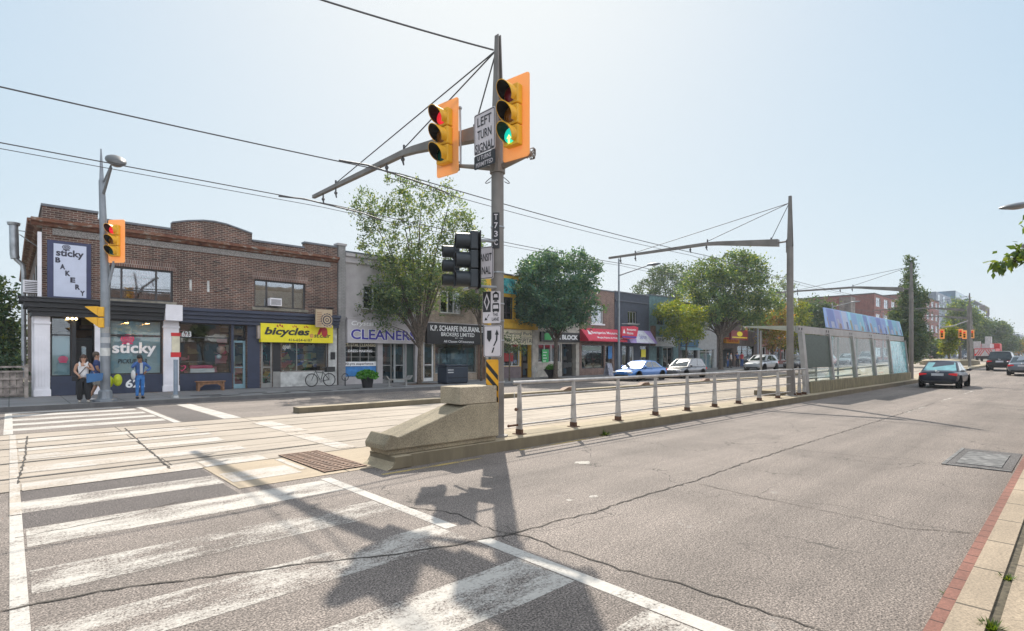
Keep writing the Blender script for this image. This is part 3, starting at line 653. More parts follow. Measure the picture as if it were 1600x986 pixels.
# annexe window and door
window((yw0, yw1, .92, 3.25), t, m_black, m_glass, trans=(.72,), fw=.05)
door((yd0, yd1, .155, 2.5), t, pm('pale_blue_door', (.22, .36, .42), .5), rec=.25, gm=m_glass)
window((yd0, yd1, 2.55, 3.25), t, m_black, m_glass, rec=.25, fw=.05)
m_txtw = pm('white_lettering', (.75, .75, .75), .5, var=.03)
m_pink = pm('pink_paint', (.62, .05, .15), .5)
def swirl(cx, cz, r, y, parent, mat):
    mb = MB()
    for k, q in enumerate((1, .66, .34)):
        n = 22; vs = []
        for i in range(n + 1):
            a = 2 * math.pi * i / n + k; vs += [(cx + r * q * math.cos(a), y, cz + r * .78 * q * math.sin(a)), (cx + r * (q - .2) * math.cos(a), y, cz + r * .78 * (q - .2) * math.sin(a))]
        mb.add(vs, [(2 * i, 2 * i + 1, 2 * i + 3, 2 * i + 2) for i in range(n)])
    mb.box(cx - r * .8, y, cz - r * .95, cx + r * .8, y + .004, cz - r * .72)
    return mb.build('swirl_emblem', mat, parent)
yy = YF + .132
wr = (xw0, xw1, .95, 3.3)
text('sticky', (fc(176, 0)[0], yy, 1.72), *XZ, fc(245, 0)[0] - fc(176, 0)[0], .62, m_txtw, t, .03)
text('PICKUP BAR', (fc(185, 0)[0], yy, 1.42), *XZ, fc(231, 0)[0] - fc(185, 0)[0], .2, m_black, t, .02, .2)
swirl(fc(200, 0)[0], 2.48, .24, yy, t, m_pink); swirl(fc(99, 0)[0], 1.62, .15, yy, t, m_pink)
text('621', (fc(196, 0)[0], YF - .035, .38), *XZ, fc(226, 0)[0] - fc(196, 0)[0], .36, m_txtw, t, .03)
text('623', (fc(283.5, 0)[0] + .04, yy, 2.62), *XZ, fc(296, 0)[0] - fc(281, 0)[0], .26, m_txtw, t, .02)
mb = MB(); cx_, cz_ = fc(283.5, 0)[0] + .05, 1.2
hp = [(.16 * math.sin(a) ** 3 * 1.0, .14 * (math.cos(a) - .38 * math.cos(2 * a) - .12 * math.cos(3 * a))) for a in [i * 2 * math.pi / 28 for i in range(28)]]
for i in range(28): (a, b), (c, d) = hp[i], hp[(i + 1) % 28]; mb.add([(cx_ + a, yy, cz_ + b), (cx_ + c, yy, cz_ + d), (cx_ + c * .72, yy, cz_ + d * .72), (cx_ + a * .72, yy, cz_ + b * .72)], [(0, 1, 2, 3)])
mb.build('heart_sticker', m_pink, t)
# goods in the annexe window: cake shelf and pink balls
MB().box(fc(300, 0)[0], YF + .3, .95, fc(338, 0)[0], YF + .8, 1.15).build('cake_shelf', m_white, t)
mb = MB()
for i in range(14): mb.ball((fc(303 + i * 2.4, 0)[0], YF + .5, 1.22), .09)
mb.build('cakes', m_pink, t)
for px, z, r, m in ((350, 2.05, .2, pm('peach', (.6, .35, .28))), (354.5, 1.93, .13, m_pink), (347, 1.7, .12, m_white)): MB().ball((fc(px, 0)[0], YF + .5, z), r).build('balloon', m, t, smooth=True)
# bicycle shop front
m_yel = pm('yellow_sign', (.80, .68, .015), .4, var=.05); m_wpl = pm('white_plaster', (.50, .50, .48), .8, var=.25, scale=3)
ysr = band(407.5, 520.5, 504.5, 534.5, YF - .3); ysr = (ysr[0], ysr[1], ysr[2], ysr[3])
MB().box(fc(438, 0)[0], YF - .025, .16, fc(526, 0)[0], YF - .002, .92).box(fc(512.8, 0)[0], YF - .026, .921, fc(526, 0)[0], YF - .003, 3.26).build('plaster_panel', m_wpl, t)
MB().box(fc(426.3, 0)[0], YF - .03, .16, fc(437.8, 0)[0], YF - .002, .95).build('grey_panel', m_frame_g, t)
MB().box(fc(426.3, 0)[0], YF - .03, .951, fc(437.8, 0)[0], YF - .002, 2.7).build('dark_panel', m_black, t)
door((bd0, bd1, .155, 2.7), t, m_frame_g, rec=.05, fw=.09); window((bw0, bw1, .93, 2.72), t, m_frame_g, m_glass, mull=(.33,), fw=.04)
ys = sign('sign_box', ysr, m_yel, t, .02, .28, 'bright yellow sign box over the bicycle shop', .01)
y_s = YF - .302
stext('bicycles', ysr, .045, .655, .28, .80, m_black, ys, y_s, .035, .25); stext('@', ysr, .655, .71, .29, .50, m_pink, ys, y_s, .01)
stext('st.clair', ysr, .715, .96, .30, .54, m_black, ys, y_s, .02, .25); stext('416-654-6187', ysr, .36, .69, .07, .22, m_black, ys, y_s, .01)
m_red = pm('red_paint', (.50, .018, .02), .5)
mb = MB()
for cx_, s_ in ((.24, .9), (.44, .65), (.60, .65)):
    W_, H_ = ysr[1] - ysr[0], ysr[3] - ysr[2]; c0 = Vector((ysr[0] + W_ * cx_, y_s - .006, ysr[2] + H_ * .84))
    for a, b in ((-.16, 0), (-.02, .06), (.1, 0)): mb.add([c0 + Vector((a * s_, 0, b * s_)), c0 + Vector(((a + .13) * s_, 0, (b - .05) * s_)), c0 + Vector(((a + .05) * s_, 0, (b + .13) * s_))], [(0, 1, 2)])
c0 = Vector((ysr[0] + W_ * .87, y_s - .007, ysr[2] + H_ * .62)); mb.add([c0 + Vector((.17 * math.cos(a * .45), 0, .26 * math.sin(a * .45))) for a in range(14)], [tuple(range(14))])
for k in range(3): mb.add([c0 + Vector((-.14 - .06 * k, 0, .22)), c0 + Vector((-.3 - .05 * k, 0, -.14)), c0 + Vector((-.25 - .05 * k, 0, -.14)), c0 + Vector((-.08 - .05 * k, 0, .22))], [(0, 1, 2, 3)])
mb.build('red_figures', m_red, ys)
stext('open', (bw0, bw1, .93, 2.72), .04, .2, .62, .76, m_txtw, t, yy, .03, .2)
MB().box(fc(516, 0)[0], YF - .06, 1.35 + .2, fc(523, 0)[0], YF - .03, 1.75 + .2).build('meter_box', m_black, t)
MB().box(fc(400, 0)[0], YF - .25, 2.6, fc(406.8, 0)[0], YF - .06, 3.24).build('side_sign', pm('old_sign', (.4, .33, .28), var=.3), t)
# two white plates and an iron bracket on the upper wall
for px, yt, yb in ((296, 437, 454), (323.5, 439, 456)): r = band(px, px + 3.5, yt, yb); MB().box(r[0], YF - .03, r[2], r[1], YF - .002, r[3]).build('wall_plate', m_wpl, t)
MB().tube([(fc(334, 0)[0], YF - .02, 4.75), (fc(356, 0)[0], YF - .3, 4.95)], .02).tube([(fc(334, 0)[0], YF - .02, 6.2), (fc(342, 0)[0], YF - .3, 6.1)], .02).build('iron_bracket', m_frame_d, t)
# side wall windows and rain pipe, brackets
for i, (y0, y1, z0, z1) in enumerate(((31, 31.9, 4.4, 6.0), (33.6, 34.5, 4.4, 6.0), (37, 38, 4.4, 6.0), (41, 42, 4.4, 6.0), (45, 46, 4.4, 6))):
    MB().box(X0 - .03, YF + y0 - 28, z0, X0 + .003, YF + y1 - 28, z1).build('side_window', m_frame_d, t)
t2 = thing('window_air_conditioner', 'white air conditioner in the upper window over the bicycle shop', 'air conditioner', (fc(428, 0)[0], YF, 4.1))
r = band(419, 437, 466, 478); MB().box(r[0], YF - .3, r[2], r[1], YF + .095, r[3]).build('case', m_white, t2, bevel=.01)
mb = MB(); 
for i in range(7): z = r[2] + .05 + i * (r[3] - r[2] - .1) / 7; mb.box(r[0] + .04, YF - .306, z, r[1] - .04, YF - .3005, z + .02)
mb.build('grille', m_frame_d, t2)
t2 = thing('window_air_conditioner', 'white air conditioner box on the side wall beside the bakery banner', 'air conditioner', (X0 - .3, YF + .5, 4.5))
MB().box(X0 - .55, YF + .5, 4.25, X0 - .035, YF + 1.1, 4.75).build('case', m_white, t2, bevel=.01)
mb = MB()
for i in range(6): z = 4.3 + i * .07; mb.box(X0 - .5, YF + .494, z, X0 - .1, YF + .4995, z + .03)
mb.build('grille', m_frame_d, t2)
# exhaust duct on the side wall
t2 = thing('exhaust_duct', 'tall grey metal exhaust duct up the side of the bakery', 'duct', (X0 - .5, YF + 2.8, .15))
Yd = YF + 2.6; m_duct = pm('galvanised_duct', (.36, .38, .40), .4, .6, .2, 3)
P_ = lambda px, py: (onY(px, py, Yd)[0], Yd, onY(px, py, Yd)[1])
MB().tube([P_(37.5, 590), P_(37, 424), P_(35, 414), P_(24, 404)], .085, 12).build('pipe', m_duct, t2, smooth=True)
MB().tube([P_(24, 404), P_(22.5, 398), P_(21.5, 352)], .15, 14).build('stack', m_duct, t2, smooth=True)
MB().tube([P_(21.5, 352), P_(21.5, 348)], [.2, .22], 14).build('cap', m_duct, t2, smooth=True)
MB().tube([P_(27, 360), (X0 - .03, Yd, 7.0)], .02).tube([P_(27, 364), (X0 - .03, Yd, 6.4)], .02).build('stay', m_duct, t2)
# banner
bn = thing('bakery_banner', 'navy bordered white bakery banner hung on the brick corner', 'banner', (fc(108, 0)[0], YF - .1, 4.2))
pN = [fc(73.5, 373.5), fc(142, 381), fc(142, 470), fc(73.5, 467)]
z1_ = fc(73.5, 374)[1] - .02; z0_ = fc(73.5, 468)[1]; x0_, x1_ = pN[0][0], pN[1][0]
MB().box(x0_, YF - .1, z0_, x1_, YF - .05, z1_).build('backing', pm('navy_banner', (.035, .042, .10), .6), bn)
bx0, bx1 = fc(83.5, 0)[0], fc(134.5, 0)[0]; bz1, bz0 = fc(83.5, 380.5)[1], fc(83.5, 463)[1]
MB().box(bx0, YF - .108, bz0, bx1, YF - .1005, bz1).build('panel', pm('banner_white', (.52, .56, .68), .6, var=.04), bn)
m_ink = pm('dark_ink', (.03, .03, .05), .6); yb_ = YF - .109; BW, BH = bx1 - bx0, bz1 - bz0
text('sticky', (bx0 + BW * .07, yb_, bz1 - BH * .27), *XZ, BW * .85, BH * .17, m_ink, bn, .03); swirl(bx0 + BW * .38, bz1 - BH * .055, .13, yb_ - .003, bn, m_ink)
for ch, u, v in (('B', .05, .36), ('A', .19, .48), ('K', .35, .60), ('E', .50, .72), ('R', .65, .85), ('Y', .80, .965)):
    text(ch, (bx0 + BW * u, yb_, bz1 - BH * v), *XZ, BW * .155, BH * .10, m_ink, bn, .05)
# blade sign of the bicycle shop
bs = thing('hanging_sign', 'cream square hanging sign with a gear wheel over the bicycle shop', 'hanging sign', (fc(505, 0)[0], YF - .8, 3.5))
Xb = fc(520, 0)[0] - .12; 
p0 = onX(493, 482, Xb); p1 = onX(518.5, 480, Xb); z0_, z1_ = onX(506, 510, Xb)[1], onX(506, 481, Xb)[1]
ya_, yb2 = sorted((p0[0], p1[0])); 
yc = YF - .75; hw = .62
def bl(px): return onY(px, 495, yc)[0]
xq0, xq1 = bl(493), bl(518.5); zq0, zq1 = onY(493, 511, yc)[1], onY(493, 483, yc)[1]
MB().box(xq0, yc - .05, zq0, xq1, yc + .05, zq1).build('panel', pm('cream_sign', (.45, .34, .22), .6, var=.1), bs)
mb = MB(); gc = (xq0 + (xq1 - xq0) * .68, zq0 + (zq1 - zq0) * .42)
for q0, q1, n in ((.36, .30, 28), (.24, .18, 24), (.10, .06, 14)):
    vs = []
    for i in range(n + 1):
        a = 2 * math.pi * i / n; k = 1 if q0 < .3 or i % 2 else .88; vs += [(gc[0] + q0 * k * math.cos(a), yc - .054, gc[1] + q0 * k * math.sin(a)), (gc[0] + q1 * math.cos(a), yc - .054, gc[1] + q1 * math.sin(a))]
    mb.add(vs, [(2 * i, 2 * i + 1, 2 * i + 3, 2 * i + 2) for i in range(n)])
mb.build('gear_emblem', m_ink, bs)
mb = MB()
for k in range(8): mb.box(xq0 + .06, yc - .053, zq1 - .2 - k * .09, xq0 + (xq1 - xq0) * .36, yc - .0505, zq1 - .17 - k * .09)
mb.build('text_lines', pm('brown_ink', (.25, .12, .06)), bs)
MB().tube([(xq0 - .4, yc, zq1 + .1), (xq1 + .1, yc, zq1 + .12), (xq1 + .1, YF, zq1 + .12)], .025).build('bracket', m_frame_d, bs)
# ---- 2. the other shops along the far side: (each is its own building)
def side_building(name, label, px0, px1, ztop, wm, ops, room=m_shop3, depth=15, sidem=None, zb=.1, cap=m_coping, yf=YF, tops=None):
    X0, X1 = onY(px0, 500, yf)[0] + .004, onY(px1, 500, yf)[0] - .004
    t = thing(name, label, 'building', (X0, yf, zb))
    wall('front_wall', X0, X1, zb, tops or [(X0, ztop)], ops, wm, t, yf=yf)
    shell(t, X0, X1, ztop, sidem or wm, room, zb=zb, depth=depth, yf=yf, zc=zb + 3.2)
    MB().box(X0, yf - .06, ztop + .001, X1, yf + .38, ztop + .09).box(X0, yf + .381, ztop - .19, X0 + .22, yf + depth, ztop - .1).build('coping', cap, t)
    return t
m_stucco = pm('grey_stucco', (0.397, 0.371, 0.371), .85, var=.12, scale=1.2, bump=.3)
m_stucco2 = pm('grey_stucco_band', (0.463, 0.437, 0.446), .85, var=.1, scale=1.2)
m_tan = brick('tan_brick', (0.297, 0.223, 0.162), (0.405, 0.317, 0.236), (0.405, 0.365, 0.311), grime=.25)
m_mustard = pm('mustard_paint', (0.650, 0.388, 0.037), .6, var=.12)
m_cream = pm('cream_board', (0.715, 0.650, 0.468), .6, var=.1)
m_signblk = pm('black_sign', (.010, .010, .012), .35)
m_green = pm('green_sign', (.03, .42, .10), .4)
m_teal = pm('teal_wall', (0.088, 0.160, 0.168), .75, var=.2)
m_navyw = pm('dark_navy_wall', (0.033, 0.042, 0.063), .7, var=.2, bump=.2)
m_bluep = pm('blue_poster', (.03, .18, .45), .5, var=.2)
m_purple = pm('purple_lettering', (.045, .035, .30), .5)
m_ltgrey = pm('light_grey_board', (.42, .43, .44), .6)
m_beige = pm('beige_stone', (0.429, 0.390, 0.338), .85, var=.2)
m_brown = pm('brown_wood', (.13, .075, .05), .7, var=.3)
R = lambda *a: band(*a)
# cleaners
zt = fc(538, 394)[1]
ow = (*R(567, 617, 444, 483),)
sx0, sx1 = fc(537, 0)[0], fc(590, 0)[0]
osh = (sx0, sx1, .55, 2.62); dr = (fc(598, 0)[0], fc(634, 0)[0], .15, 2.62)
t = side_building('grey_stucco_building', 'grey stucco two storey building with the cleaners shop', 538.7, 656, zt, m_stucco, [ow, osh, dr, (fc(635, 0)[0], fc(649, 0)[0], .15, 2.62)])
window(ow, t, m_frame_w, mull=(.33, .66), fw=.09, sill=m_sill)
window(osh, t, m_frame_g, m_glass, mull=(.25, .5, .75), trans=(.55, .7, .85), fw=.03)
x_ = fc(598, 0)[0]; door((x_, x_ + .8, .155, 2.6), t, m_frame_g, rec=.3); door((fc(617, 0)[0], fc(634, 0)[0], .155, 2.6), t, pm('steel_door', (.32, .34, .34), .5), rec=.12)
MB().box(fc(635, 0)[0] + .01, YF + .2, .15, fc(649, 0)[0] - .01, YF + .26, 2.62).build('green_panel', pm('dark_green', (.035, .06, .055)), t)
sr = R(539.5, 649, 498, 535.5); sg = sign('sign_board', sr, m_stucco2, t, .02, .25, 'sloping grey sign board with purple lettering')
text('CLEANERS', (sr[0] + (sr[1] - sr[0]) * .035, YF - .275, sr[2] + .17), *XZ, (sr[1] - sr[0]) * .93, .62, m_txtw, sg, .06)
text('CLEANERS', (sr[0] + (sr[1] - sr[0]) * .042, YF - .283, sr[2] + .19), *XZ, (sr[1] - sr[0]) * .916, .58, m_purple, sg, .025)
text('Crystal', (sr[0] + (sr[1] - sr[0]) * .05, YF - .275, sr[2] + .9), *XZ, (sr[1] - sr[0]) * .3, .32, m_txtw, sg, .01, .2)
MB().box(sr[0] - .05, YF - .3, sr[3] + .002, sr[1] + .05, YF - .01, sr[3] + .08).build('ledge', m_stucco, t)
MB().box(fc(539, 0)[0], YF - .09, zt - .55, fc(655, 0)[0], YF - .002, zt - .45).box(fc(539, 0)[0], YF - .12, zt - .2, fc(655, 0)[0], YF - .003, zt - .02).build('cornice', m_stucco, t)
MB().box(sx0 + .05, YF + .09, .6, sx1 - .05, YF + .098, 1.15).build('poster', m_bluep, t)
MB().box(sx0 + .05, YF + .088, 1.17, sx1 - .05, YF + .097, 1.42).build('poster', m_txtw, t)
text('30-yrs experience !', (sx0 + .1, YF + .087, 1.2), *XZ, sx1 - sx0 - .2, .17, m_ink, t, .02)
text('CRYSTAL CLEANERS', (sx0 + .08, YF + .09, 2.28), *XZ, sx1 - sx0 - .16, .17, m_cream, t, .02)
text('DRESS MAKING', (sx0 + .3, YF + .09, 1.95), *XZ, sx1 - sx0 - .6, .15, m_txtw, t, .02)
# pilaster between
t = thing('brick_pilaster', 'pale painted brick pilaster between the bicycle shop and the cleaners', 'pilaster', (fc(532, 0)[0], YF, .1))
a, b = fc(527.3, 0)[0] + .01, fc(538.4, 0)[0]
MB().box(a, YF - .12, .1, b, YF + .3, fc(530, 384)[1]).build('shaft', brick('pale_brick', (.28, .27, .265), (.32, .31, .3), (.23, .22, .21), grime=.3), t)
MB().box(a - .08, YF - .17, fc(530, 384)[1] + .001, b + .06, YF + .34, fc(530, 384)[1] + .12).build('cap', m_stucco, t)
# insurance office
zt = 7.25
ow = (*R(688, 721, 453, 489),); osh = (fc(680, 0)[0], fc(745, 0)[0], .62, 2.72); dr = (fc(661.5, 0)[0], fc(678, 0)[0], .15, 2.6)
t = side_building('tan_brick_building', 'tan brick two storey building with the black insurance brokers sign', 656, 757, zt, m_tan, [ow, osh, dr])
window(ow, t, m_frame_w, mull=(.38, .66), fw=.09, sill=m_sill); window(osh, t, m_frame_g, m_glass, fw=.05); door(dr, t, m_frame_w, rec=.06)
MB().box(osh[0] + .05, YF + .3, .65, osh[1] - .05, YF + .34, 1.9).build('blind', pm('blue_blind', (.10, .15, .19), .6, var=.6, scale=1.5), t)
MB().box(fc(746, 0)[0], YF - .08, .15, fc(756.5, 0)[0], YF - .003, 3.3).build('pilaster', m_brown, t)
sr = R(664, 756.5, 504.5, 537); sg = sign('sign_board', sr, m_signblk, t, .02, .22, 'black sign board of the insurance brokers'); ys_ = YF - .242
stext('K.P. SCHARFE INSURANCE', sr, .05, .93, .63, .90, m_txtw, sg, ys_, .03); stext('BROKERS LIMITED', sr, .22, .78, .38, .57, m_txtw, sg, ys_, .015)
stext('EST. 1948', sr, .45, .58, .27, .33, m_txtw, sg, ys_, .0); stext('All Classes Of Insurance', sr, .26, .77, .07, .19, m_txtw, sg, ys_, .01)
MB().box(sr[0], YF - .3, sr[3] + .002, sr[1], YF - .01, sr[3] + .06).build('ledge', m_stucco, t)
# yellow animal hospital
zt = fc(785, 431)[1] + .1
ow = (*R(783, 802, 463, 498),); ow2 = (*R(806, 832, 463, 498),); osh = (fc(784, 0)[0], fc(813, 0)[0], 1.0, 2.65); dr = (fc(814.5, 0)[0], fc(829, 0)[0], .15, 2.65)
osl = (fc(761, 0)[0], fc(781, 0)[0], 1.0, 2.65)
t = side_building('yellow_building', 'mustard yellow two storey building with the cream animal hospital sign', 757, 839, zt, m_mustard, [ow, ow2, osh, osl, dr])
window(ow, t, m_frame_d, mull=(.5,), trans=(.3,), fw=.06); window(ow2, t, m_frame_d, mull=(.5,), trans=(.3,), fw=.06); window(osh, t, m_frame_w, m_glass, mull=(.6,), fw=.05); window(osl, t, m_frame_w, m_glass, fw=.05); door(dr, t, m_brown, rec=.8)
mu = s = N('turquoise_mural'); s.col(s.ramp(s.noise(2.4, 4, .7), [(.38, (.02, .05, .06)), (.47, (.05, .33, .36)), (.56, (.08, .42, .44)), (.62, (.35, .42, .30))])); s.rough(.7)
r = R(785, 834, 434, 458); MB().box(r[0], YF - .04, r[2], r[0] + (r[1] - r[0]) * .44, YF - .003, r[3]).box(r[0] + (r[1] - r[0]) * .54, YF - .04, r[2], r[1], YF - .003, r[3]).build('mural_panel', mu.m, t)
r = R(757.5, 835, 498, 512); MB().box(r[0], YF - .3, r[2], r[1], YF - .003, r[3] - .2).box(r[1] - .3, YF - .32, r[2] - .01, r[1] + .05, YF - .004, r[3] + .2).build('cornice', m_mustard, t)
MB().box(fc(757, 0)[0] + .02, YF - .14, .2, fc(761, 0)[0], YF - .003, 6.2).build('corner_post', m_mustard, t)
MB().box(fc(757, 0)[0] + .05, YF - .05, .15, fc(813.5, 0)[0], YF - .003, .98).build('stone_base', pm('mauve_stone', (.17, .13, .135), .8), t)
sr = R(762, 835, 513, 537.5); sg = sign('sign_board', sr, m_cream, t, .03, .1, 'cream sign board of the animal hospital'); ys_ = YF - .132
stext('Wychwood Park', sr, .15, .92, .58, .84, m_ink, sg, ys_, .0); stext('ANIMAL HOSPITAL', sr, .15, .95, .12, .42, m_ink, sg, ys_, .0); MB().box(sr[0] + .1, ys_ - .002, sr[2] + .5 * (sr[3] - sr[2]), sr[1] - .1, YF - .1301, sr[2] + .5 * (sr[3] - sr[2]) + .02).build('rule', m_ink, sg)
MB().box(fc(789, 0)[0], YF + .07, 1.35, fc(803, 0)[0], YF + .095, 1.95).build('poster', pm('dark_red', (.30, .02, .02)), t)
for a_, b_, z_ in ((829.6, 838.8, 4.0), (781.3, 783.7, 2.9), (757.3, 760.9, 2.9)): MB().box(fc(a_, 0)[0], YF - .16, .15, fc(b_, 0)[0], YF - .052, z_).build('pier', m_beige, t)
ch = thing('chimney_vent', 'small round roof vent standing on the yellow building', 'roof vent', (fc(791.5, 0)[0], YF + 1.5, zt)); v0 = fc(791.5, 431)[1]
MB().box(fc(788.5, 0)[0], YF + 1.2, zt - .3, fc(794.5, 0)[0], YF + 1.8, zt + .55).build('base', m_brown, ch); MB().lathe([(.12, 0), (.12, .3), (.3, .32), (.3, .45), (.1, .6)], (fc(791.5, 0)[0], YF + 1.5, zt + .551), 14).build('cowl', m_duct, ch)
# tax office
zt = 7.3
osh = (fc(841, 0)[0], fc(876.5, 0)[0], 1.25, 2.65); dr = (fc(878, 0)[0], fc(900, 0)[0], .15, 2.7); ow = (*R(846, 866, 470, 500),); ow2 = (*R(878, 897, 472, 500),)
t = side_building('beige_stone_building', 'beige stone building with the black tax office sign behind the dense tree', 839, 905, zt, m_beige, [osh, dr, ow, ow2])
window(osh, t, m_frame_w, m_glass, mull=(.3, .6), fw=.06); window(ow, t, m_frame_w, mull=(.5,), fw=.08); window(ow2, t, m_frame_w, mull=(.5,), fw=.08); door((fc(884, 0)[0], fc(898, 0)[0], .155, 2.6), t, m_frame_g, rec=1.2)
MB().box(fc(878.2, 0)[0], YF + 1.3, .15, fc(883.8, 0)[0], YF + 1.36, 2.7).build('side_panel', m_stucco, t)
sr = R(843, 903, 518, 533.5); sg = sign('sign_board', sr, m_signblk, t, .03, .15, 'black sign board of the tax office'); ys_ = YF - .182
MB().box(sr[0] + .35, ys_ - .01, sr[2] + .12, sr[0] + 1.1, ys_ + .001, sr[3] - .1).build('green_square', m_green, sg); stext('H&R BLOCK', sr, .24, .95, .25, .75, m_txtw, sg, ys_, .05)
r = R(848, 858, 546, 569); MB().box(r[0], YF + .06, r[2], r[1], YF + .09, r[3]).build('green_poster', m_green, t)
for k in range(4): MB().box(r[0] + .1, YF + .052, r[3] - .25 - k * .22, r[1] - .2 - .1 * (k % 2), YF + .059, r[3] - .19 - k * .22).build('poster_line', m_txtw, t)
# paint shop
zt = fc(932, 453)[1]
ow = (*R(924, 943, 475, 505),); osh = (fc(909, 0)[0], fc(944, 0)[0], .7, 2.65); dr = (fc(946, 0)[0], fc(957, 0)[0], .15, 2.65)
m_brickC = brick('red_brown_brick', (0.165, 0.090, 0.068), (0.255, 0.143, 0.105), (0.330, 0.270, 0.240), grime=.3)
t = side_building('red_brown_building', 'red brown brick building with the crimson paint shop awning', 905.3, 960, zt, m_brickC, [ow, osh, dr], clutter('paint_room', (.02, .025, .025), [(.02, .05, .05), (.3, .35, .33), (.05, .12, .1), (.25, .25, .25), (.02, .02, .02)], 2.5, 3.2))
window(ow, t, m_frame_w, mull=(.5,), fw=.1, sill=m_white); window(osh, t, m_frame_d, m_glass, fw=.05); door(dr, t, m_frame_g, rec=.3)
m_crim = pm('crimson_cloth', (0.572, 0.029, 0.065), .6, var=.06)
sr = R(906, 967, 512, 533); aw = MB(); X0_, X1_, Z0_, Z1_ = sr
aw.add([(X0_, YF - .02, Z1_), (X1_, YF - .02, Z1_), (X1_, YF - .9, Z0_ + .12), (X0_, YF - .9, Z0_ + .12), (X0_, YF - .9, Z0_), (X1_, YF - .9, Z0_), (X0_, YF - .02, Z0_), (X1_, YF - .02, Z0_)], [(0, 1, 2, 3), (3, 2, 5, 4), (0, 3, 4, 6), (1, 7, 5, 2), (4, 5, 7, 6)])
aw = aw.build('awning', m_crim, t); aw['label'] = 'crimson box awning of the paint shop'
Ua, Va = Vector((1, 0, 0)), Vector((0, .88, Z1_ - Z0_ - .12)).normalized(); LV = math.hypot(.88, Z1_ - Z0_ - .12)
Oa = Vector((X0_, YF - .9, Z0_ + .12))
text('Benjamin Moore', Oa + Ua * ((X1_ - X0_) * .2) + Va * LV * .45, Ua, Va, (X1_ - X0_) * .66, LV * .3, m_txtw, aw, .02); text('Maple Paints & Wallpaper', Oa + Ua * ((X1_ - X0_) * .26) + Va * LV * .08, Ua, Va, (X1_ - X0_) * .66, LV * .2, m_txtw, aw, .02)
MB().flat([[(.5, LV * .45), (1.0, LV * .45), (.75, LV * .85)]], Oa, Ua, Va, .01).build('triangle_mark', m_txtw, aw)
MB().box(fc(911, 0)[0], YF + .08, 2.2, fc(940, 0)[0], YF + .095, 2.55).build('window_band', pm('sage_board', (.3, .38, .34)), t)
MB().box(fc(950, 0)[0], YF - .03, 1.5, fc(956, 0)[0], YF - .004, 2.6).build('poster', m_bluep, t)
# navy building
zt = fc(962, 456)[1]
ow = (*R(981, 995, 486, 505),); osh = (fc(1000, 0)[0], fc(1013, 0)[0], .5, 2.7); osl = (fc(972, 0)[0], fc(982, 0)[0], .6, 2.7); dr = (fc(984, 0)[0], fc(991, 0)[0], .15, 2.6)
t = side_building('navy_building', 'dark navy painted brick building with the purple and white awning', 960.4, 1014, zt, m_navyw, [ow, osh, osl, dr])
window(ow, t, m_frame_g, mull=(.33, .66), fw=.06, sill=m_sill); window(osh, t, m_frame_d, m_glass, fw=.06); window(osl, t, m_frame_d, m_glass, fw=.06); door(dr, t, m_frame_w, rec=.1)
MB().box(fc(961, 0)[0], YF - .08, fc(962, 470)[1], fc(1013, 0)[0], YF - .003, fc(962, 470)[1] + .12).build('string_course', pm('navy_trim', (.06, .07, .09)), t)
r = R(1003, 1010, 546, 558); MB().box(r[0], YF + .07, r[2], r[1], YF + .09, r[3]).build('yellow_notice', m_yel, t)
sr = R(974, 1016, 515, 536); X0_, X1_, Z0_, Z1_ = sr; m_lav = pm('lavender_cloth', (.34, .25, .50), .6); aw = MB()
aw.add([(X0_, YF - .02, Z1_), (X1_, YF - .02, Z1_), (X1_, YF - .8, Z0_), (X0_, YF - .8, Z0_), (X0_, YF - .02, Z0_), (X1_, YF - .02, Z0_)], [(0, 1, 2, 3), (0, 3, 4), (1, 5, 2), (3, 2, 5, 4)])
aw = aw.build('awning', m_lav, t); aw['label'] = 'lavender and white sloping awning'
LV = math.hypot(.78, Z1_ - Z0_); Va = Vector((0, .78, Z1_ - Z0_)).normalized(); Oa = Vector((X0_, YF - .8, Z0_)); WA = X1_ - X0_
MB().flat([[(WA * .22, .03), (WA * .9, .03), (WA * .72, LV * .97), (WA * .38, LV * .97)]], Oa, Ua, Va, .01).build('white_panel', pm('white_cloth', (.55, .55, .6)), aw)
text('Salon', Oa + Ua * (WA * .42) + Va * LV * .35, Ua, Va, WA * .28, LV * .32, m_purple, aw, .0, .2, off=.02)
bs = thing('hanging_sign', 'crimson double lobed hanging sign of the paint shop on its rod', 'hanging sign', (fc(984, 0)[0], YF - 1.1, 4.0)); yc = YF - 1.1
x0_, z1_ = onY(970.5, 508, yc); x1_ = onY(996.5, 508, yc)[0]; z0_ = onY(970.5, 529, yc)[1]; Wb, Hb = x1_ - x0_, z1_ - z0_
MB().ext([(x0_ + Wb * a, yc - .06, z0_ + Hb * b) for a, b in ((0, .22), (.1, .04), (.35, 0), (.8, .04), (.93, .25), (1, .9), (.75, 1), (.4, .93), (0, .9))], (0, .12, 0)).build('panel', m_crim, bs)
MB().box(x0_ + Wb * .03, yc - .075, z0_ + Hb * .08, x0_ + Wb * .88, yc - .061, z0_ + Hb * .2).build('blue_band', m_purple, bs)
text('Benjamin', (x0_ + Wb * .3, yc - .065, z0_ + Hb * .58), *XZ, Wb * .55, Hb * .2, m_txtw, bs, .02); text('Moore', (x0_ + Wb * .3, yc - .065, z0_ + Hb * .33), *XZ, Wb * .38, Hb * .2, m_txtw, bs, .02)
MB().flat([[(0, 0), (.4, 0), (.2, .4)]], (x0_ + Wb * .06, yc - .061, z0_ + Hb * .4), *XZ, .004).build('triangle_mark', m_txtw, bs)
MB().tube([(x0_ + .1, yc, z1_ + .12), (x1_ + .3, yc, z1_ + .2), (x1_ + .3, YF, z1_ + .2)], .03).build('rod', m_frame_g, bs)
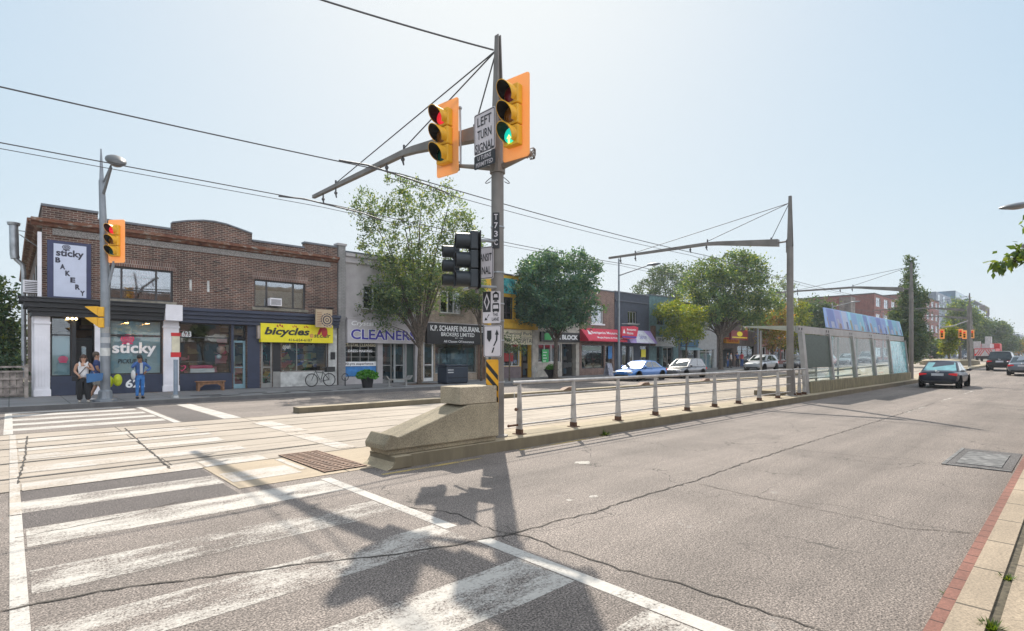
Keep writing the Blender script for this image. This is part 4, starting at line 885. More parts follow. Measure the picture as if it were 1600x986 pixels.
# teal building
zt = fc(1016, 461)[1]
ow = (*R(1026, 1037, 487, 507),); dr = (fc(1026, 0)[0], fc(1034, 0)[0], .15, 2.6); osh = (fc(1036, 0)[0], fc(1052, 0)[0], .6, 2.6)
t = side_building('teal_building', 'grey teal two storey building with a pale grey shop sign', 1014.5, 1060, zt, m_teal, [ow, dr, osh])
window(ow, t, m_frame_d, mull=(.5,), fw=.06); door(dr, t, m_frame_d, rec=.6); window(osh, t, m_frame_g, m_glass, mull=(.5,), fw=.06)
MB().box(fc(1016, 0)[0], YF - .25, 2.7, fc(1021, 0)[0], YF - .003, 4.6).build('pier', m_brown, t)
sr = R(1022, 1053, 526, 541); sg = sign('sign_board', sr, m_ltgrey, t, .03, .15, 'pale grey shop sign'); stext('SPA', sr, .12, .4, .5, .85, m_ink, sg, YF - .182)
# blue sign shop
zt = 7.2
osh = (fc(1066, 0)[0], fc(1088, 0)[0], .8, 2.4)
t = side_building('grey_brick_building', 'grey brick building with the blue shop sign behind parked cars', 1060.3, 1090, zt, brick('grey_brick', (.13, .12, .12), (.2, .19, .18), (.2, .2, .2)), [osh, (*R(1066, 1084, 486, 504),)])
window(osh, t, m_frame_d, m_glass, mull=(.4,), fw=.06); window(R(1066, 1084, 486, 504), t, m_frame_w, mull=(.5,), fw=.1)
sr = R(1063, 1089, 528, 541); sg = sign('sign_board', sr, pm('blue_board', (.04, .14, .24)), t, .03, .15, 'blue shop sign'); stext('Coin Laundry', sr, .06, .7, .45, .8, m_txtw, sg, YF - .182)
r = R(1063, 1089, 542, 547); MB().ext([(r[0], YF - .02, r[3]), (r[0], YF - .8, r[2]), (r[0], YF - .02, r[2])], (r[1] - r[0], 0, 0)).build('awning', pm('pale_blue_cloth', (.25, .42, .48)), t)
# pale office with white framed window
osh = (fc(1092, 0)[0], fc(1116, 0)[0], .35, 2.5)
t = side_building('pale_office_building', 'low pale grey building with a white framed shop window', 1090.3, 1120, 5.9, m_ltgrey, [osh, (*R(1096, 1110, 497, 512),)])
window(osh, t, m_frame_w, m_glass, mull=(.1, .52), trans=(.85,), fw=.07); MB().box(osh[0] + .1, YF + .3, .4, osh[1] - .1, YF + .33, 2.0).build('blind', m_bfrost, t); window(R(1096, 1110, 497, 512), t, m_frame_w, mull=(.5,), fw=.1)
# pizza shop
m_brickD = brick('dark_brick', (0.075, 0.053, 0.048), (0.135, 0.090, 0.075), (0.180, 0.150, 0.135), grime=.3)
osh = (fc(1123, 0)[0], fc(1146, 0)[0], .15, 2.6); oc = (fc(1152, 0)[0], fc(1178, 0)[0], .7, 3.0)
ow = (*R(1126, 1140, 495, 513),); ow2 = (*R(1166, 1180, 499, 517),)
t = side_building('dark_brick_building', 'dark brick two storey building with the red and yellow pizza signs', 1120.3, 1186, 7.0, m_brickD, [osh, oc, ow, ow2])
window(oc, t, m_frame_d, m_glass, mull=(.33, .66), fw=.07); window(ow, t, m_frame_g, mull=(.5,), fw=.07); window(ow2, t, m_frame_g, mull=(.5,), fw=.07); door((fc(1128, 0)[0], fc(1136, 0)[0], .155, 2.5), t, m_frame_d, rec=.7)
sr = R(1130, 1151, 527, 536); sg = sign('sign_board', sr, pm('orange_board', (.70, .32, .02)), t, .03, .3, 'orange shop sign'); stext('Pizza & Pasta', sr, .1, .9, .2, .8, m_red, sg, YF - .332)
bs = thing('hanging_sign', 'dark red pizza sign with yellow crest above the sidewalk', 'hanging sign', (fc(1154, 0)[0], YF - 1.2, 4)); yc = YF - 1.2
x0_, z1_ = onY(1141, 516, yc); x1_ = onY(1167, 516, yc)[0]; z0_ = onY(1141, 530.5, yc)[1]; Wb, Hb = x1_ - x0_, z1_ - z0_
MB().box(x0_, yc - .12, z0_, x1_, yc + .12, z1_).build('panel', pm('oxblood_sign', (.22, .012, .015), .4), bs)
MB().ext([(x0_ + Wb * (.5 + .17 * math.cos(a * math.pi / 9)), yc - .125, z0_ + Hb * (.66 + .26 * math.sin(a * math.pi / 9) * (1 if a < 9 else 1.1))) for a in range(18)], (0, .004, 0)).build('crest', m_yel, bs)
MB().box(x0_ + Wb * .05, yc - .126, z0_ + Hb * .2, x0_ + Wb * .95, yc - .1205, z0_ + Hb * .32).build('yellow_line', m_yel, bs); MB().box(x0_ - .02, YF - 1.1, z0_ + .1, x0_ + .1, YF - .01, z0_ + .2).box(x1_ - .5, yc - .1, z1_ + .001, x1_ - .1, yc + .1, z1_ + .5).build('mount', m_red, bs)
# farther row, glimpsed between the trees
def plain(name, label, px0, px1, ztop, wm, nw, yf=YF, depth=14, nf=2, frame=m_frame_w, zb=None, groundwin=True, roof=None, cat='building'):
    X0, X1 = onY(px0, 500, yf)[0] + .01, onY(px1, 500, yf)[0] - .01; zb = zg(X0) if zb is None else zb
    t = thing(name, label, cat, (X0, yf, zb)); ops = []; W_ = (X1 - X0) / nw; fh = (ztop - zb) / nf
    for f in range(nf):
        for i in range(nw):
            a = X0 + W_ * (i + .2); b = X0 + W_ * (i + .8)
            if f == 0 and groundwin: a, b = X0 + W_ * (i + .08), X0 + W_ * (i + .92)
            ops.append((a, b, zb + fh * f + (.7 if f == 0 else fh * .28), zb + fh * (f + (.84 if f else .8))))
    wall('front_wall', X0, X1, zb - .3, [(X0, ztop)], ops, wm, t, yf=yf)
    for o in ops: window(o, t, frame, mull=(.5,), fw=min(.1, (o[1] - o[0]) * .04 + .04), yf=yf)
    MB().box(X0, yf + .33, zb - .3, X0 + .2, yf + depth, ztop - .02).box(X1 - .2, yf + .33, zb - .3, X1, yf + depth, ztop - .02).box(X0 + .21, yf + depth - .2, zb - .3, X1 - .21, yf + depth, ztop - .02).build('side_wall', wm, t)
    MB().box(X0 - .05, yf - .08, ztop + .001, X1 + .05, yf + depth + .05, ztop + .2).build('roof', roof or m_roofm, t)
    MB().box(X0 + .21, yf + 1.2, zb, X1 - .21, yf + 1.25, ztop - .05).build('rooms', m_in, t)
    return t
m_redb = brick('red_brick', (.22, .06, .045), (.30, .09, .065), (.3, .22, .2), grime=.2)
plain('red_brick_building', 'red brick building behind the yellow green trees, beside the dark pizza shop', 1186.5, 1240, 6.6, m_redb, 5)
t = plain('brick_row_building', 'brown brick building behind the tram stop shelter', 1240.5, 1303, 6.2, m_brickC, 6)
# gabled house with brown roof
X0, X1 = fc(1303.5, 0)[0], fc(1364, 0)[0]
t = thing('gabled_building', 'low building with a brown pitched roof beyond the shelter', 'building', (X0, YF, .7))
wall('front_wall', X0, X1, .5, [(X0, 8.19)], [], m_brickC, t); MB().ext([(X0 - .5, YF - .6, 8.2), (X0 - .5, YF + 14.6, 8.2), (X0 - .5, YF + 7, 10.4)], (X1 - X0 + .9, 0, 0)).build('roof', pm('brown_shingle', (.20, .12, .085), .9, var=.3, scale=4), t)
MB().box(X0, YF + .33, .5, X0 + .3, YF + 14, 8.18).box(X1 - .3, YF + .33, .5, X1, YF + 14, 8.18).build('side_wall', m_brickC, t)
Xc, zc_ = onY(1324, 465, YF + 3); MB().box(Xc - 1.5, YF + 2, 8, Xc + 1.3, YF + 4, zc_).build('chimney', brick('chimney_brick', (.2, .17, .15), (.26, .22, .19), (.3, .27, .24)), t)
t = plain('red_brick_building', 'tall plain red brick block left of the pyramid shaped tree', 1366, 1430, fc(1366, 459)[1], m_redb, 6, nf=4, yf=YF + .01)
t = plain('red_brick_building', 'red brick corner block in front of the glass tower', 1431, 1467, fc(1450, 466)[1], m_redb, 5, nf=5, groundwin=False)
# glass condominium tower, stepped
m_gl_t = pm('tower_glass', (.13, .20, .27), .12, .3, var=.35, scale=.25); m_slab = pm('pale_slab', (.40, .42, .45), .6); m_tow = pm('tower_grey', (.17, .20, .25), .6, var=.15)
def tower(name, label, parts, yf):
    t = thing(name, label, 'building', (onY(parts[0][0], 500, yf)[0], yf, .9))
    for k, (px0, px1, yt, depth, back, flm) in enumerate(parts):
        X0 = onY(px0, 500, yf + back)[0]; X1 = onY(px1, 500, yf + back)[0]; zt = onY(px0, yt, yf + back)[1]
        zz = [z for z in (.9 + 3.3 * i for i in range(40)) if z < zt - 1]
        MB().box(X0, yf + back, .5, X1 - .05, yf + back + depth, zt).build('block', m_tow if flm else m_gl_t, t)
        mb = MB()
        for z in zz[1:]: mb.box(X0 - 1.2, yf + back - 1.5, z, X1, yf + back - .01, z + .35)
        if not flm: mb.build('balcony_slab', m_slab, t)
        n = max(2, min(4, int((X1 - X0) / 5))); wm_ = m_white if (k % 2 and not flm) else m_gl_t
        for z in zz[:7]:
            for i in range(n):
                x = X0 + (X1 - X0) * (i + .15) / n; MB().box(x, yf + back - .12, z + .6, x + (X1 - X0) / n * .4, yf + back - .011, z + 2.9).build('window', wm_, t)
            MB().box(X0 - .1, yf + back + depth * .2, z + .7, X0 - .011, yf + back + depth * .7, z + 2.9).build('window', m_gl_t, t)
    return t
tower('glass_tower', 'tall stepped blue glass apartment block with balconies in the distance', [(1463, 1493, 455.5, 20, 6, 1), (1493, 1517, 454, 18, 5, 0), (1517, 1530, 467, 18, 2, 0), (1530, 1541, 483, 18, 0, 0), (1541, 1549, 502, 18, 0, 0)], 29)
tower('stepped_block', 'low stepped grey apartment block at the far right end of the street', [(1552, 1574, 504, 16, 2, 0), (1574, 1582, 511, 16, 1, 1), (1582, 1592, 520, 16, 0, 0)], 30)
tower('white_block', 'small whitish block at the very end of the street', [(1593, 1604, 522, 14, 0, 1)], 26)
X, Z = onY(1543, 492, 31)
wt = thing('roof_tanks', 'three dark roof tanks on the brown block by the glass tower', 'roof tanks', (X, 31, 20))
for dx in (0, 6, 13): MB().lathe([(2.2, 0), (2.6, 1.5), (2.6, 5), (.2, 7)], (X + dx, 34, onY(1543, 500, 34)[1]), 12).build('tank', m_brickD, wt, smooth=True)
MB().box(X - 4, 31, .9, X + 22, 42, onY(1543, 500, 34)[1] - .01).build('support_block', m_tow, wt)
# gate and yard beside the bakery
t = thing('wooden_gate', 'weathered grey wooden yard gate left of the bakery', 'gate', (-1.2, 27.6, .15)); m_wood = pm('weathered_wood', (0.280, 0.238, 0.210), .85, var=.35, scale=5)
mb = MB()
for i in range(20): x = -3.4 + i * .19; mb.box(x, 27.65, .2, x + .175, 27.69, 1.15 if x < 9 else 1)
mb.build('boards', m_wood, t)
mb = MB()
for z in (.25, .55, .85, 1.12, 1.3): mb.box(-3.42, 27.6, z, .4, 27.645, z + .07)
mb.build('rails', m_wood, t); mb = MB()
for x in (-3.5, -1.5, .41): mb.box(x, 27.58, .15, x + .12, 27.7, 1.42)
mb.build('gate_post', m_wood, t)
# near side of the street, behind the camera
for i, (xa_, xb_, zt_, m_, lab) in enumerate(((7, 17, 8, m_brickC, 'brown brick shop row behind the camera'), (17.1, 28, 9.5, m_tan, 'tan brick block on the near side of the street'), (28.1, 44, 7.5, m_redb, 'red brick shops on the near side of the street'), (44.1, 70, 9, m_ltgrey, 'pale block farther along the near side'))):
    t = thing('near_building', lab, 'building', (xa_, -6, 0)); MB().box(xa_, -18, 0, xb_, -6, zt_).build('wall', m_, t); n = int((xb_ - xa_) / 2.6)
    for k in range(n):
        x = xa_ + (xb_ - xa_) * (k + .2) / n; MB().box(x, -5.999, 4.6, x + 1.4, -5.96, 6.4).build('window', m_gl_t, t); MB().box(x - .3, -5.999, .8, x + 1.8, -5.96, 3.0).build('window', m_gl_t, t)
    MB().box(xa_ + .2, -6.3, 3.2, xb_ - .2, -5.9, 4.0).build('sign_band', [m_white, m_navy, m_cream, m_crim][i], t)
# ================================================================== POLES, SIGNALS, WIRES
m_pole = pm('pole_steel', (.205, .19, .175), .6, .35, .15, 2, bump=.1)
m_polel = pm('light_pole_steel', (.24, .26, .285), .5, .5, .15, 2)
m_wire = pm('wire', (.07, .07, .075), .6)
PX, PY = 6.85, 7.70
def catenary_pole(label, extra=True):
    """steel pole with a bent arm over both tracks; local origin at its foot, arm towards +Y"""
    t = thing('catenary_pole', label, 'pole', (0, 0, 0), 'overhead wire poles along the island')
    s = MB().tube([(0, 0, -.02), (0, 0, 5.75)], [.128, .118], 16).build('shaft', m_pole, t, smooth=True)
    MB().lathe([(.2, 0), (.2, .03), (.13, .05)], (0, 0, 0), 16).build('base_plate', m_pole, t)
    mb = MB()
    for sx in (-1, 1): mb.ext([(sx * .085, -.09, 5.76), (sx * .085, .09, 5.76), (sx * .03, .05, 7.72), (sx * .03, -.05, 7.72)], (.02, 0, 0))
    mb.ext([(-.07, -.012, 5.762), (.09, -.012, 5.762), (.045, -.012, 7.62), (-.025, -.012, 7.62)], (0, .024, 0)); mb.build('mast', m_pole, t)
    mb = MB(); mb.tube([(0, .11, 5.98), (0, .45, 5.98)], .035, 8).tube([(0, .1, 5.55), (0, .1, 6.05)], .05, 6); mb.build('bracket', m_pole, t)
    pts = [(0, .42, 5.97), (0, 2.9, 6.33), (0, 3.4, 6.38), (0, 8.55, 6.46)]
    mb = MB(); hh = [.14, .08, .07, .05]; ww = [.1, .07, .06, .05]; vs = []
    for (x, y, z), h_, w_ in zip(pts, hh, ww): vs += [(-w_, y, z - h_), (w_, y, z - h_), (w_, y, z + h_), (-w_, y, z + h_)]
    mb.add(vs, [(4 * i + j, 4 * i + (j + 1) % 4, 4 * i + 4 + (j + 1) % 4, 4 * i + 4 + j) for i in range(3) for j in range(4)] + [(0, 1, 2, 3), (15, 14, 13, 12)])
    mb.build('arm', m_pole, t, bevel=.008)
    for y, z in ((7.0, 6.5), (3.35, 6.47), (.7, 6.12)): MB().tube([(0, .03, 7.45), (0, y, z + .02)], .014, 6).tube([(0, y, z - .05), (0, y, z + .1)], .03, 6).build('stay', m_wire, t)
    for y in (3.4, 4.15, 7.0, 7.85): MB().tube([(0, y, 6.42), (0, y, 6.2), (0, y - .04, 6.1)], [.02, .028, .02], 6).ball((0, y, 6.24), .05, 8, 6).build('insulator', m_wire, t)
    return t
cp = catenary_pole('grey steel overhead wire pole carrying the traffic signals'); cp.location = (PX, PY, .2)
dup(cp, (21.95, PY, .2), label='bare overhead wire pole at the end of the railing')
dup(cp, (43.4, PY, .2), label='overhead wire pole at the far end of the tram shelter')
dup(cp, (92, PY + 2.2, zg(92) + .1), label='distant overhead wire pole left of the yellow green tree')
dup(cp, (73, PY + .3, zg(73) + .1), label='distant overhead wire pole right of the yellow green tree')
# overhead wires: each is one wire
def wire(pts, r, label, name='overhead_wire', group=None, sag=0.0):
    out = []
    for a, b in zip(pts, pts[1:]):
        a, b = Vector(a), Vector(b); n = 10 if sag else 1
        for i in range(n): u = i / n; out.append(a.lerp(b, u) - Vector((0, 0, 4 * sag * u * (1 - u))))
    out.append(Vector(pts[-1])); o = MB().tube(out, r, 5).build(name, m_wire); return tag(o, label, 'wire', group)
for Y, lab in ((11.1, 'contact wire over the nearer track'), (11.85, 'thin messenger wire over the nearer track'), (14.7, 'contact wire over the farther track'), (15.55, 'thin messenger wire over the farther track')):
    z = 6.08 if Y in (11.1, 14.7) else 6.2
    dz = -.22 if Y < 12 else -.12
    wire(([(-45, Y, z - .9), (-8, Y, z - .42)] if Y == 11.1 else [] if Y == 11.85 else [(-45, Y, z + dz - .25)]) + [(PX, Y, z), (21.95, Y, z), (43.4, Y, z), (75, Y, z + .45), (95, Y, z + .6), (200, Y, z + .8)], .013 if z < 6.1 else .009, lab, group=None, sag=.10)
wire([tuple(dep(300, -67, 8.0)), (PX - .1, PY, 7.6)], .016, 'thick cable rising from the top of the signal pole to the upper left', sag=.05)
wire([(PX + .02, PY + .0, 7.5), (21.95, PY, 7.55)], .006, 'thin tie wire between the tops of the island poles', sag=.25) if False else None
for Y in (11.1, 14.7):
    o = MB().tube([(PX - 1.6, Y, 6.02), (PX - .9, Y + .05, 6.1), (PX + .9, Y + .3, 6.1), (PX + 1.6, Y + .3, 6.02)], .022, 6).build('wire_splice', m_wire)
    tag(o, 'dark splice bar where the arm holds the ' + ('nearer' if Y < 12 else 'farther') + ' track wire', 'wire fitting')
# signal head, facing local -Y
m_sy = pm('signal_yellow', (.72, .38, .015), .5, var=.08); m_blk = pm('visor_black', (.007, .007, .008), .7)
s = N('backboard_orange'); s.col(s.mix(s.ramp(s.noise(1.2), [(.3, 0), (.7, 1)]), (.90, .46, .15), (.90, .52, .24))); s.rough(.45)
tl = s.n('ShaderNodeBsdfTranslucent'); tl.inputs[0].default_value = (1, .62, .30, 1); mx = s.n('ShaderNodeMixShader'); mx.inputs[0].default_value = .45
s.l(s.b.outputs[0], mx.inputs[1]); s.l(tl.outputs[0], mx.inputs[2]); s.l(mx.outputs[0], s.out.inputs[0]); m_back = s.m
m_lr = pm('lens_red', (.16, .008, .01), .15); m_la = pm('lens_amber', (.20, .07, .006), .15); m_lg = pm('lens_green', (.004, .06, .045), .15)
m_lron = pm('lens_red_lit', (.75, .02, .035), .2, emit=.45); m_lgon = pm('lens_green_lit', (.01, .55, .42), .2, emit=.55); m_arw = pm('arrow_lit', (.45, 1, .12), .3, emit=1.6)
def visor(mb, z, r, L, y0, cut=.45, M=None, full=False):
    n = 18; a0, a1 = (rad(-55), rad(235)) if not full else (rad(-90), rad(270)); vo, vi = [], []
    for k in (0, 1):
        for i in range(n + 1):
            a = a0 + (a1 - a0) * i / n; l_ = (L * (1 - cut * (1 - math.sin(a)) / 1.6) if k else 0); l_ = max(l_, 0)
            vo.append((r * math.cos(a), y0 - l_, z + r * math.sin(a))); vi.append(((r - .012) * math.cos(a), y0 - l_, z + (r - .012) * math.sin(a)))
    q = [(i, i + 1, n + 2 + i, n + 1 + i) for i in range(n)]
    mb.add(vo, q, 0, M); mb.add(vi, [tuple(reversed(f)) for f in q], 1, M)
    e = [vo[n + 1 + i] for i in range(n + 1)] + [vi[n + 1 + i] for i in range(n + 1)]; mb.add(e, [(i, i + 1, n + 2 + i, n + 1 + i) for i in range(n)], 0, M)
def signal_head(label, lit=(), board=True, s=1.0, body=None, nz=3, group=None, lens=None, plate=False):
    body = body or m_sy; t = thing('traffic_signal', label, 'traffic signal', (0, 0, 0), group)
    if board:
        pts = []; W_, H_, r = .31, .76, .06
        for cx, cz, a0 in ((W_ - r, H_ - r, 0), (-W_ + r, H_ - r, 90), (-W_ + r, -H_ + r, 180), (W_ - r, -H_ + r, 270)):
            for k in range(4): a = rad(a0 + 30 * k); pts.append((cx + r * math.cos(a), 0, cz + r * math.sin(a)))
        MB().ext(pts, (0, .012, 0)).build('backboard', m_back, t)
    if plate: MB().box(-.2 * s, .02, -.55 * s, .2 * s, .035, .55 * s).build('backboard', m_blk, t)
    for k in range(nz):
        z = (.37 - .37 * k) * s
        sec = MB().box(-.165 * s, -.16 * s, z - .178 * s, .165 * s, -.006, z + .178 * s).build('section', body, t, bevel=.02 * s)
        L_ = (lens or (m_lr, m_la, m_lg))[k]; L_ = {0: m_lron, 2: m_lgon}.get(k, L_) if k in lit else L_
        MB().lathe([(.001, -.03 * s), (.08 * s, -.022 * s), (.14 * s, 0)], (0, -.162 * s, z), 18, axis='y').build('lens', L_, sec, smooth=True)
        mb = MB(); visor(mb, z, .155 * s, (.30 if board else .27) * s, -.161 * s, .62 if board else 0, full=not board); mb.build('visor', [body, m_blk], sec, smooth=True, fixn=False)
        if 'arrow' in lit and k == 2: MB().box(-.02, -.205, z - .16, .02, -.2, z - .03).ext([(-.05, -.205, z - .07), (.05, -.205, z - .07), (0, -.205, z - .0)], (0, .005, 0)).build('arrow', m_arw, sec)
    return t
def rotz_for(px, deg):        # heading of the face: deg measured from the camera axis, clockwise to the right
    d = rad(deg); f = Vector((fx, fy)); r = Vector((rx, ry)); n = f * math.cos(d) + r * math.sin(d)
    return math.atan2(n.x, -n.y)
RZ = rotz_for(0, -141.5)
sL = signal_head('orange backed signal with its red lens lit, left of the sign on the pole', lit=(0,)); pL = dep(699, 216, 10.9); sL.location = pL; sL.rotation_euler.z = RZ
sR = signal_head('orange backed signal with green lens and arrow lit, right of the pole', lit=(2, 'arrow')); pR = dep(806, 184, 9.8); sR.location = pR; sR.rotation_euler.z = RZ
# brackets of the two signals
t = thing('signal_bracket', 'steel bracket with wire coils that holds the two orange signals', 'bracket', (PX, PY, 5.4))
bL, bR = dep(712, 259, 10.9), dep(830, 240, 9.85)
MB().lathe([(.15, -.12), (.15, .12)], (PX, PY, 5.38), 14).build('clamp', m_pole, t)
MB().tube([(PX, PY, 5.36), tuple(bL)], [.06, .035], 8).build('bracket_arm', m_pole, t); MB().tube([(PX, PY, 5.36), tuple(bR)], [.07, .035], 8).build('bracket_arm', m_pole, t)
for b_ in (bL, bR):
    mb = MB()
    for k in range(6): mb.tube([b_ + Vector((random.uniform(-.02, .02), random.uniform(-.02, .02), 0)) + Vector((.07 * math.cos(q * .7 + k), .07 * math.sin(q * .7 + k), .09 * math.sin(q * .9 + k * 2))) for q in range(9)], .009, 5)
    mb.build('cable_coil', m_pole, t)
for sg_ in (-1, 1):
    mb = MB(); n = 12; pts = [Vector((PX, PY, 5.2)) + Vector((rx, ry, 0)) * sg_ * (.1 + .13 * math.sin(math.pi * i / n)) + Vector((0, 0, -.42 * math.sin(math.pi * i / n * .5) if i < n else -.3)) for i in range(n)]
    mb.tube([p + Vector((0, 0, .35 * i / n)) for i, p in enumerate(pts)], .008, 5); mb.build('cable_loop', m_wire, t)
q0, q1 = dep(719, 169, 10.85), dep(720, 262, 10.85); MB().tube([q0, q1], .022, 8).ball(q0, .04, 8, 6).build('conduit', m_duct, t)
# left turn sign on the pole (faces down the street)
m_sgn = pm('sign_white', (.56, .52, .54), .5, var=.05); m_ink2 = pm('sign_black', (.012, .012, .014), .45)
def facing(px, py, d, deg): 
    a = rad(deg); n = Vector((fx, fy, 0)) * math.cos(a) + Vector((rx, ry, 0)) * math.sin(a); U = Vector((0, 0, 1)).cross(n); return dep(px, py, d), U, Vector((0, 0, 1)), n
def plate(name, label, c, U, V, n, W_, H_, mat, border=None, th=.006, top=True, r=.03):
    t = thing(name, label, 'sign', tuple(c)) if top is True else top; pts = []
    for cx, cz, a0 in ((W_ / 2 - r, H_ / 2 - r, 0), (-W_ / 2 + r, H_ / 2 - r, 90), (-W_ / 2 + r, -H_ / 2 + r, 180), (W_ / 2 - r, -H_ / 2 + r, 270)):
        for k in range(4): a = rad(a0 + 30 * k); pts.append((cx + r * math.cos(a), cz + r * math.sin(a)))
    MB().ext([c + U * a + V * b - n * th for a, b in pts], n * th).build('plate', mat, t)
    if border:
        m_ = MB(); k = len(pts)
        for i in range(k):
            a, b = pts[i], pts[(i + 1) % k]; m_.add([c + U * (q[0] * s_) + V * (q[1] * (s_ if H_ <= W_ else 1 - (1 - s_) * W_ / H_)) + n * .003 for q, s_ in ((a, .95), (b, .95), (b, .90), (a, .90))], [(0, 1, 2, 3)])
        m_.build('border', border, t, fixn=False)
    return t
c, U, V, n = facing(757, 205.5, 10.05, -134)
t = plate('road_sign', 'white left turn signal sign with black letters high on the pole', c, U, V, n, .60, .78, m_sgn, m_ink2)
for k, wd in enumerate(('LEFT', 'TURN', 'SIGNAL')): text(wd, c - U * (.2 if k < 2 else .26) + V * (.13 - .245 * k), U, V, .4 if k < 2 else .52, .17, m_ink2, t, .01)
c2 = c - V * .53; t = plate('road_sign', 'small black U turns permitted sign under the left turn sign', c2, U, V, n, .60, .26, m_ink2, None)
text('U TURNS', c2 - U * .19 + V * .02, U, V, .38, .08, m_sgn, t, .01); text('PERMITTED', c2 - U * .24 - V * .1, U, V, .48, .08, m_sgn, t, .01)
# pole number plate
c, U, V, n = facing(775, 360, 10.17, -175); t = plate('number_plate', 'narrow black number plate reading T73C on the signal pole', c, U, V, n, .13, .68, m_ink2, None, r=.01)
for k, ch in enumerate('T73C'): text(ch, c - U * .035 + V * (.2 - .16 * k), U, V, .07, .11, m_sgn, t, .01)
# transit lane sign, keep right sign, hazard marker
dS = 10.08
c, U, V, n = facing(768, 480, dS, -160); Wm = .42
t = plate('road_sign', 'white transit lane sign with black diamond, tram and bus pictures', c, U, V, n, .36, .60, m_sgn, None)
MB().flat([[(-.175, -.09), (-.015, -.09), (-.015, .295), (-.175, .295)]], c, U, V).build('black_field', m_ink2, t)
MB().flat([[(-.095, -.06), (-.035, .10), (-.095, .265), (-.155, .10)]], c, U, V, .005).build('diamond', m_sgn, t); MB().flat([[(-.095, -.01), (-.06, .10), (-.095, .215), (-.13, .10)]], c, U, V, .007).build('diamond_centre', m_ink2, t)
MB().flat([[(.03, .13), (.145, .13), (.15, .25), (.11, .28), (.065, .28), (.025, .25)], [(.05, .10), (.125, .10), (.115, .125), (.06, .125)], [(.06, .28), (.115, .28), (.0875, .295)]], c, U, V, .005).build('tram_picture', m_ink2, t)
MB().flat([[(.02, -.08), (.155, -.08), (.155, .05), (.145, .075), (.03, .075), (.02, .05)], [(.03, -.1), (.055, -.1), (.055, -.08), (.03, -.08)], [(.12, -.1), (.145, -.1), (.145, -.08), (.12, -.08)]], c, U, V, .005).build('bus_picture', m_ink2, t)
MB().flat([[(.045, .18), (.13, .18), (.12, .24), (.055, .24)], [(.033, -.03), (.142, -.03), (.135, .04), (.04, .04)]], c, U, V, .007).build('picture_windows', m_sgn, t)
text('THIS', c + U * .03 - V * .17, U, V, .1, .055, m_ink2, t, .01); text('LANE', c + U * .01 - V * .26, U, V, .14, .065, m_ink2, t, .01)
MB().flat([[(-.14, -.25), (-.075, -.24), (-.125, -.19)], [(-.115, -.235), (-.10, -.22), (-.04, -.14), (-.055, -.13)]], c, U, V, .005).build('arrow', m_ink2, t)
c, U, V, n = facing(769.5, 533, dS, -160)
t = plate('road_sign', 'white keep right sign with black shield and curved arrow', c, U, V, n, .36, .60, m_sgn, m_ink2)
MB().flat([[(-.11, .2), (-.02, .2), (-.02, .05), (-.065, -.02), (-.11, .05)]], c, U, V, .005).build('shield', m_ink2, t)
MB().flat([[(.05, .12), (.13, .12), (.09, .22)], [(.075, .12), (.105, .12), (.10, .02), (.04, -.09), (.015, -.09), (.07, .02)], [(.015, -.12), (.04, -.12), (.01, -.22), (-.02, -.22)]], c, U, V, .005).build('arrow', m_ink2, t)
c, U, V, n = facing(769, 601, 10.0, -150)
t = plate('hazard_marker', 'yellow and black diagonally striped hazard board behind the crash block', c, U, V, n, .27, .94, pm('hazard_yellow', (.75, .36, .01), .45), None)
for k in range(5):
    z = .42 - k * .21; pl_ = [(-.13, z + .02), (.13, z - .24), (.13, z - .34), (-.13, z - .08)]; pl_ = [(a, max(-.46, min(.46, b))) for a, b in pl_]
    if k < 4: MB().flat([pl_], c, U, V, .004).build('stripe', m_ink2, t)
mb = MB()
for z in (2.42, 2.05, 1.25, 2.75, 3.35, 4.22): mb.lathe([(.134, -.012), (.134, .012)], (PX, PY, z), 18)
mb.build('pole_straps', m_duct, None); tag(bpy.data.objects['pole_straps'], 'bright steel straps round the signal pole that hold the signs', 'straps')
# black transit signals on the pole
m_sb = pm('signal_black', (.018, .024, .03), .5, var=.1); dk = (m_blk, m_blk, m_blk)
RZ2 = rotz_for(0, -104)
g1 = 'black transit signals on the signal pole'
t1 = signal_head('larger black transit signal, nearest the pole', board=False, body=m_sb, s=.93, plate=True, lens=dk, group=g1); t1.location = dep(746, 407, 9.75); t1.rotation_euler.z = RZ2
t2_ = signal_head('smaller black transit signal, left of the larger black one', board=False, body=m_sb, s=.74, lens=dk, group=g1); t2_.location = dep(717.5, 416, 10.3); t2_.rotation_euler.z = RZ2
t = thing('signal_bracket', 'pale conduit arms tying the black transit signals to the pole', 'bracket', (PX, PY, 3.8))
for py in (377, 449): MB().tube([tuple(dep(775, py, 10.2)), tuple(dep(745, py - 2, 9.9)), tuple(dep(726, py + 3, 10.3))], .028, 8).build('bracket_arm', m_duct, t, smooth=True)
MB().tube([tuple(dep(745, 368, 9.9)), tuple(dep(745, 458, 9.9))], .03, 8).build('upright', m_pole, t)
c, U, V, n = facing(756, 411, 10.3, -150); t = plate('road_sign', 'white transit signal sign half hidden behind the black signals', c, U, V, n, .44, .62, m_sgn, m_ink2)
text('TRANSIT', c - U * .2 + V * .03, U, V, .38, .15, m_ink2, t, .01); text('SIGNAL', c - U * .2 - V * .22, U, V, .36, .15, m_ink2, t, .01)
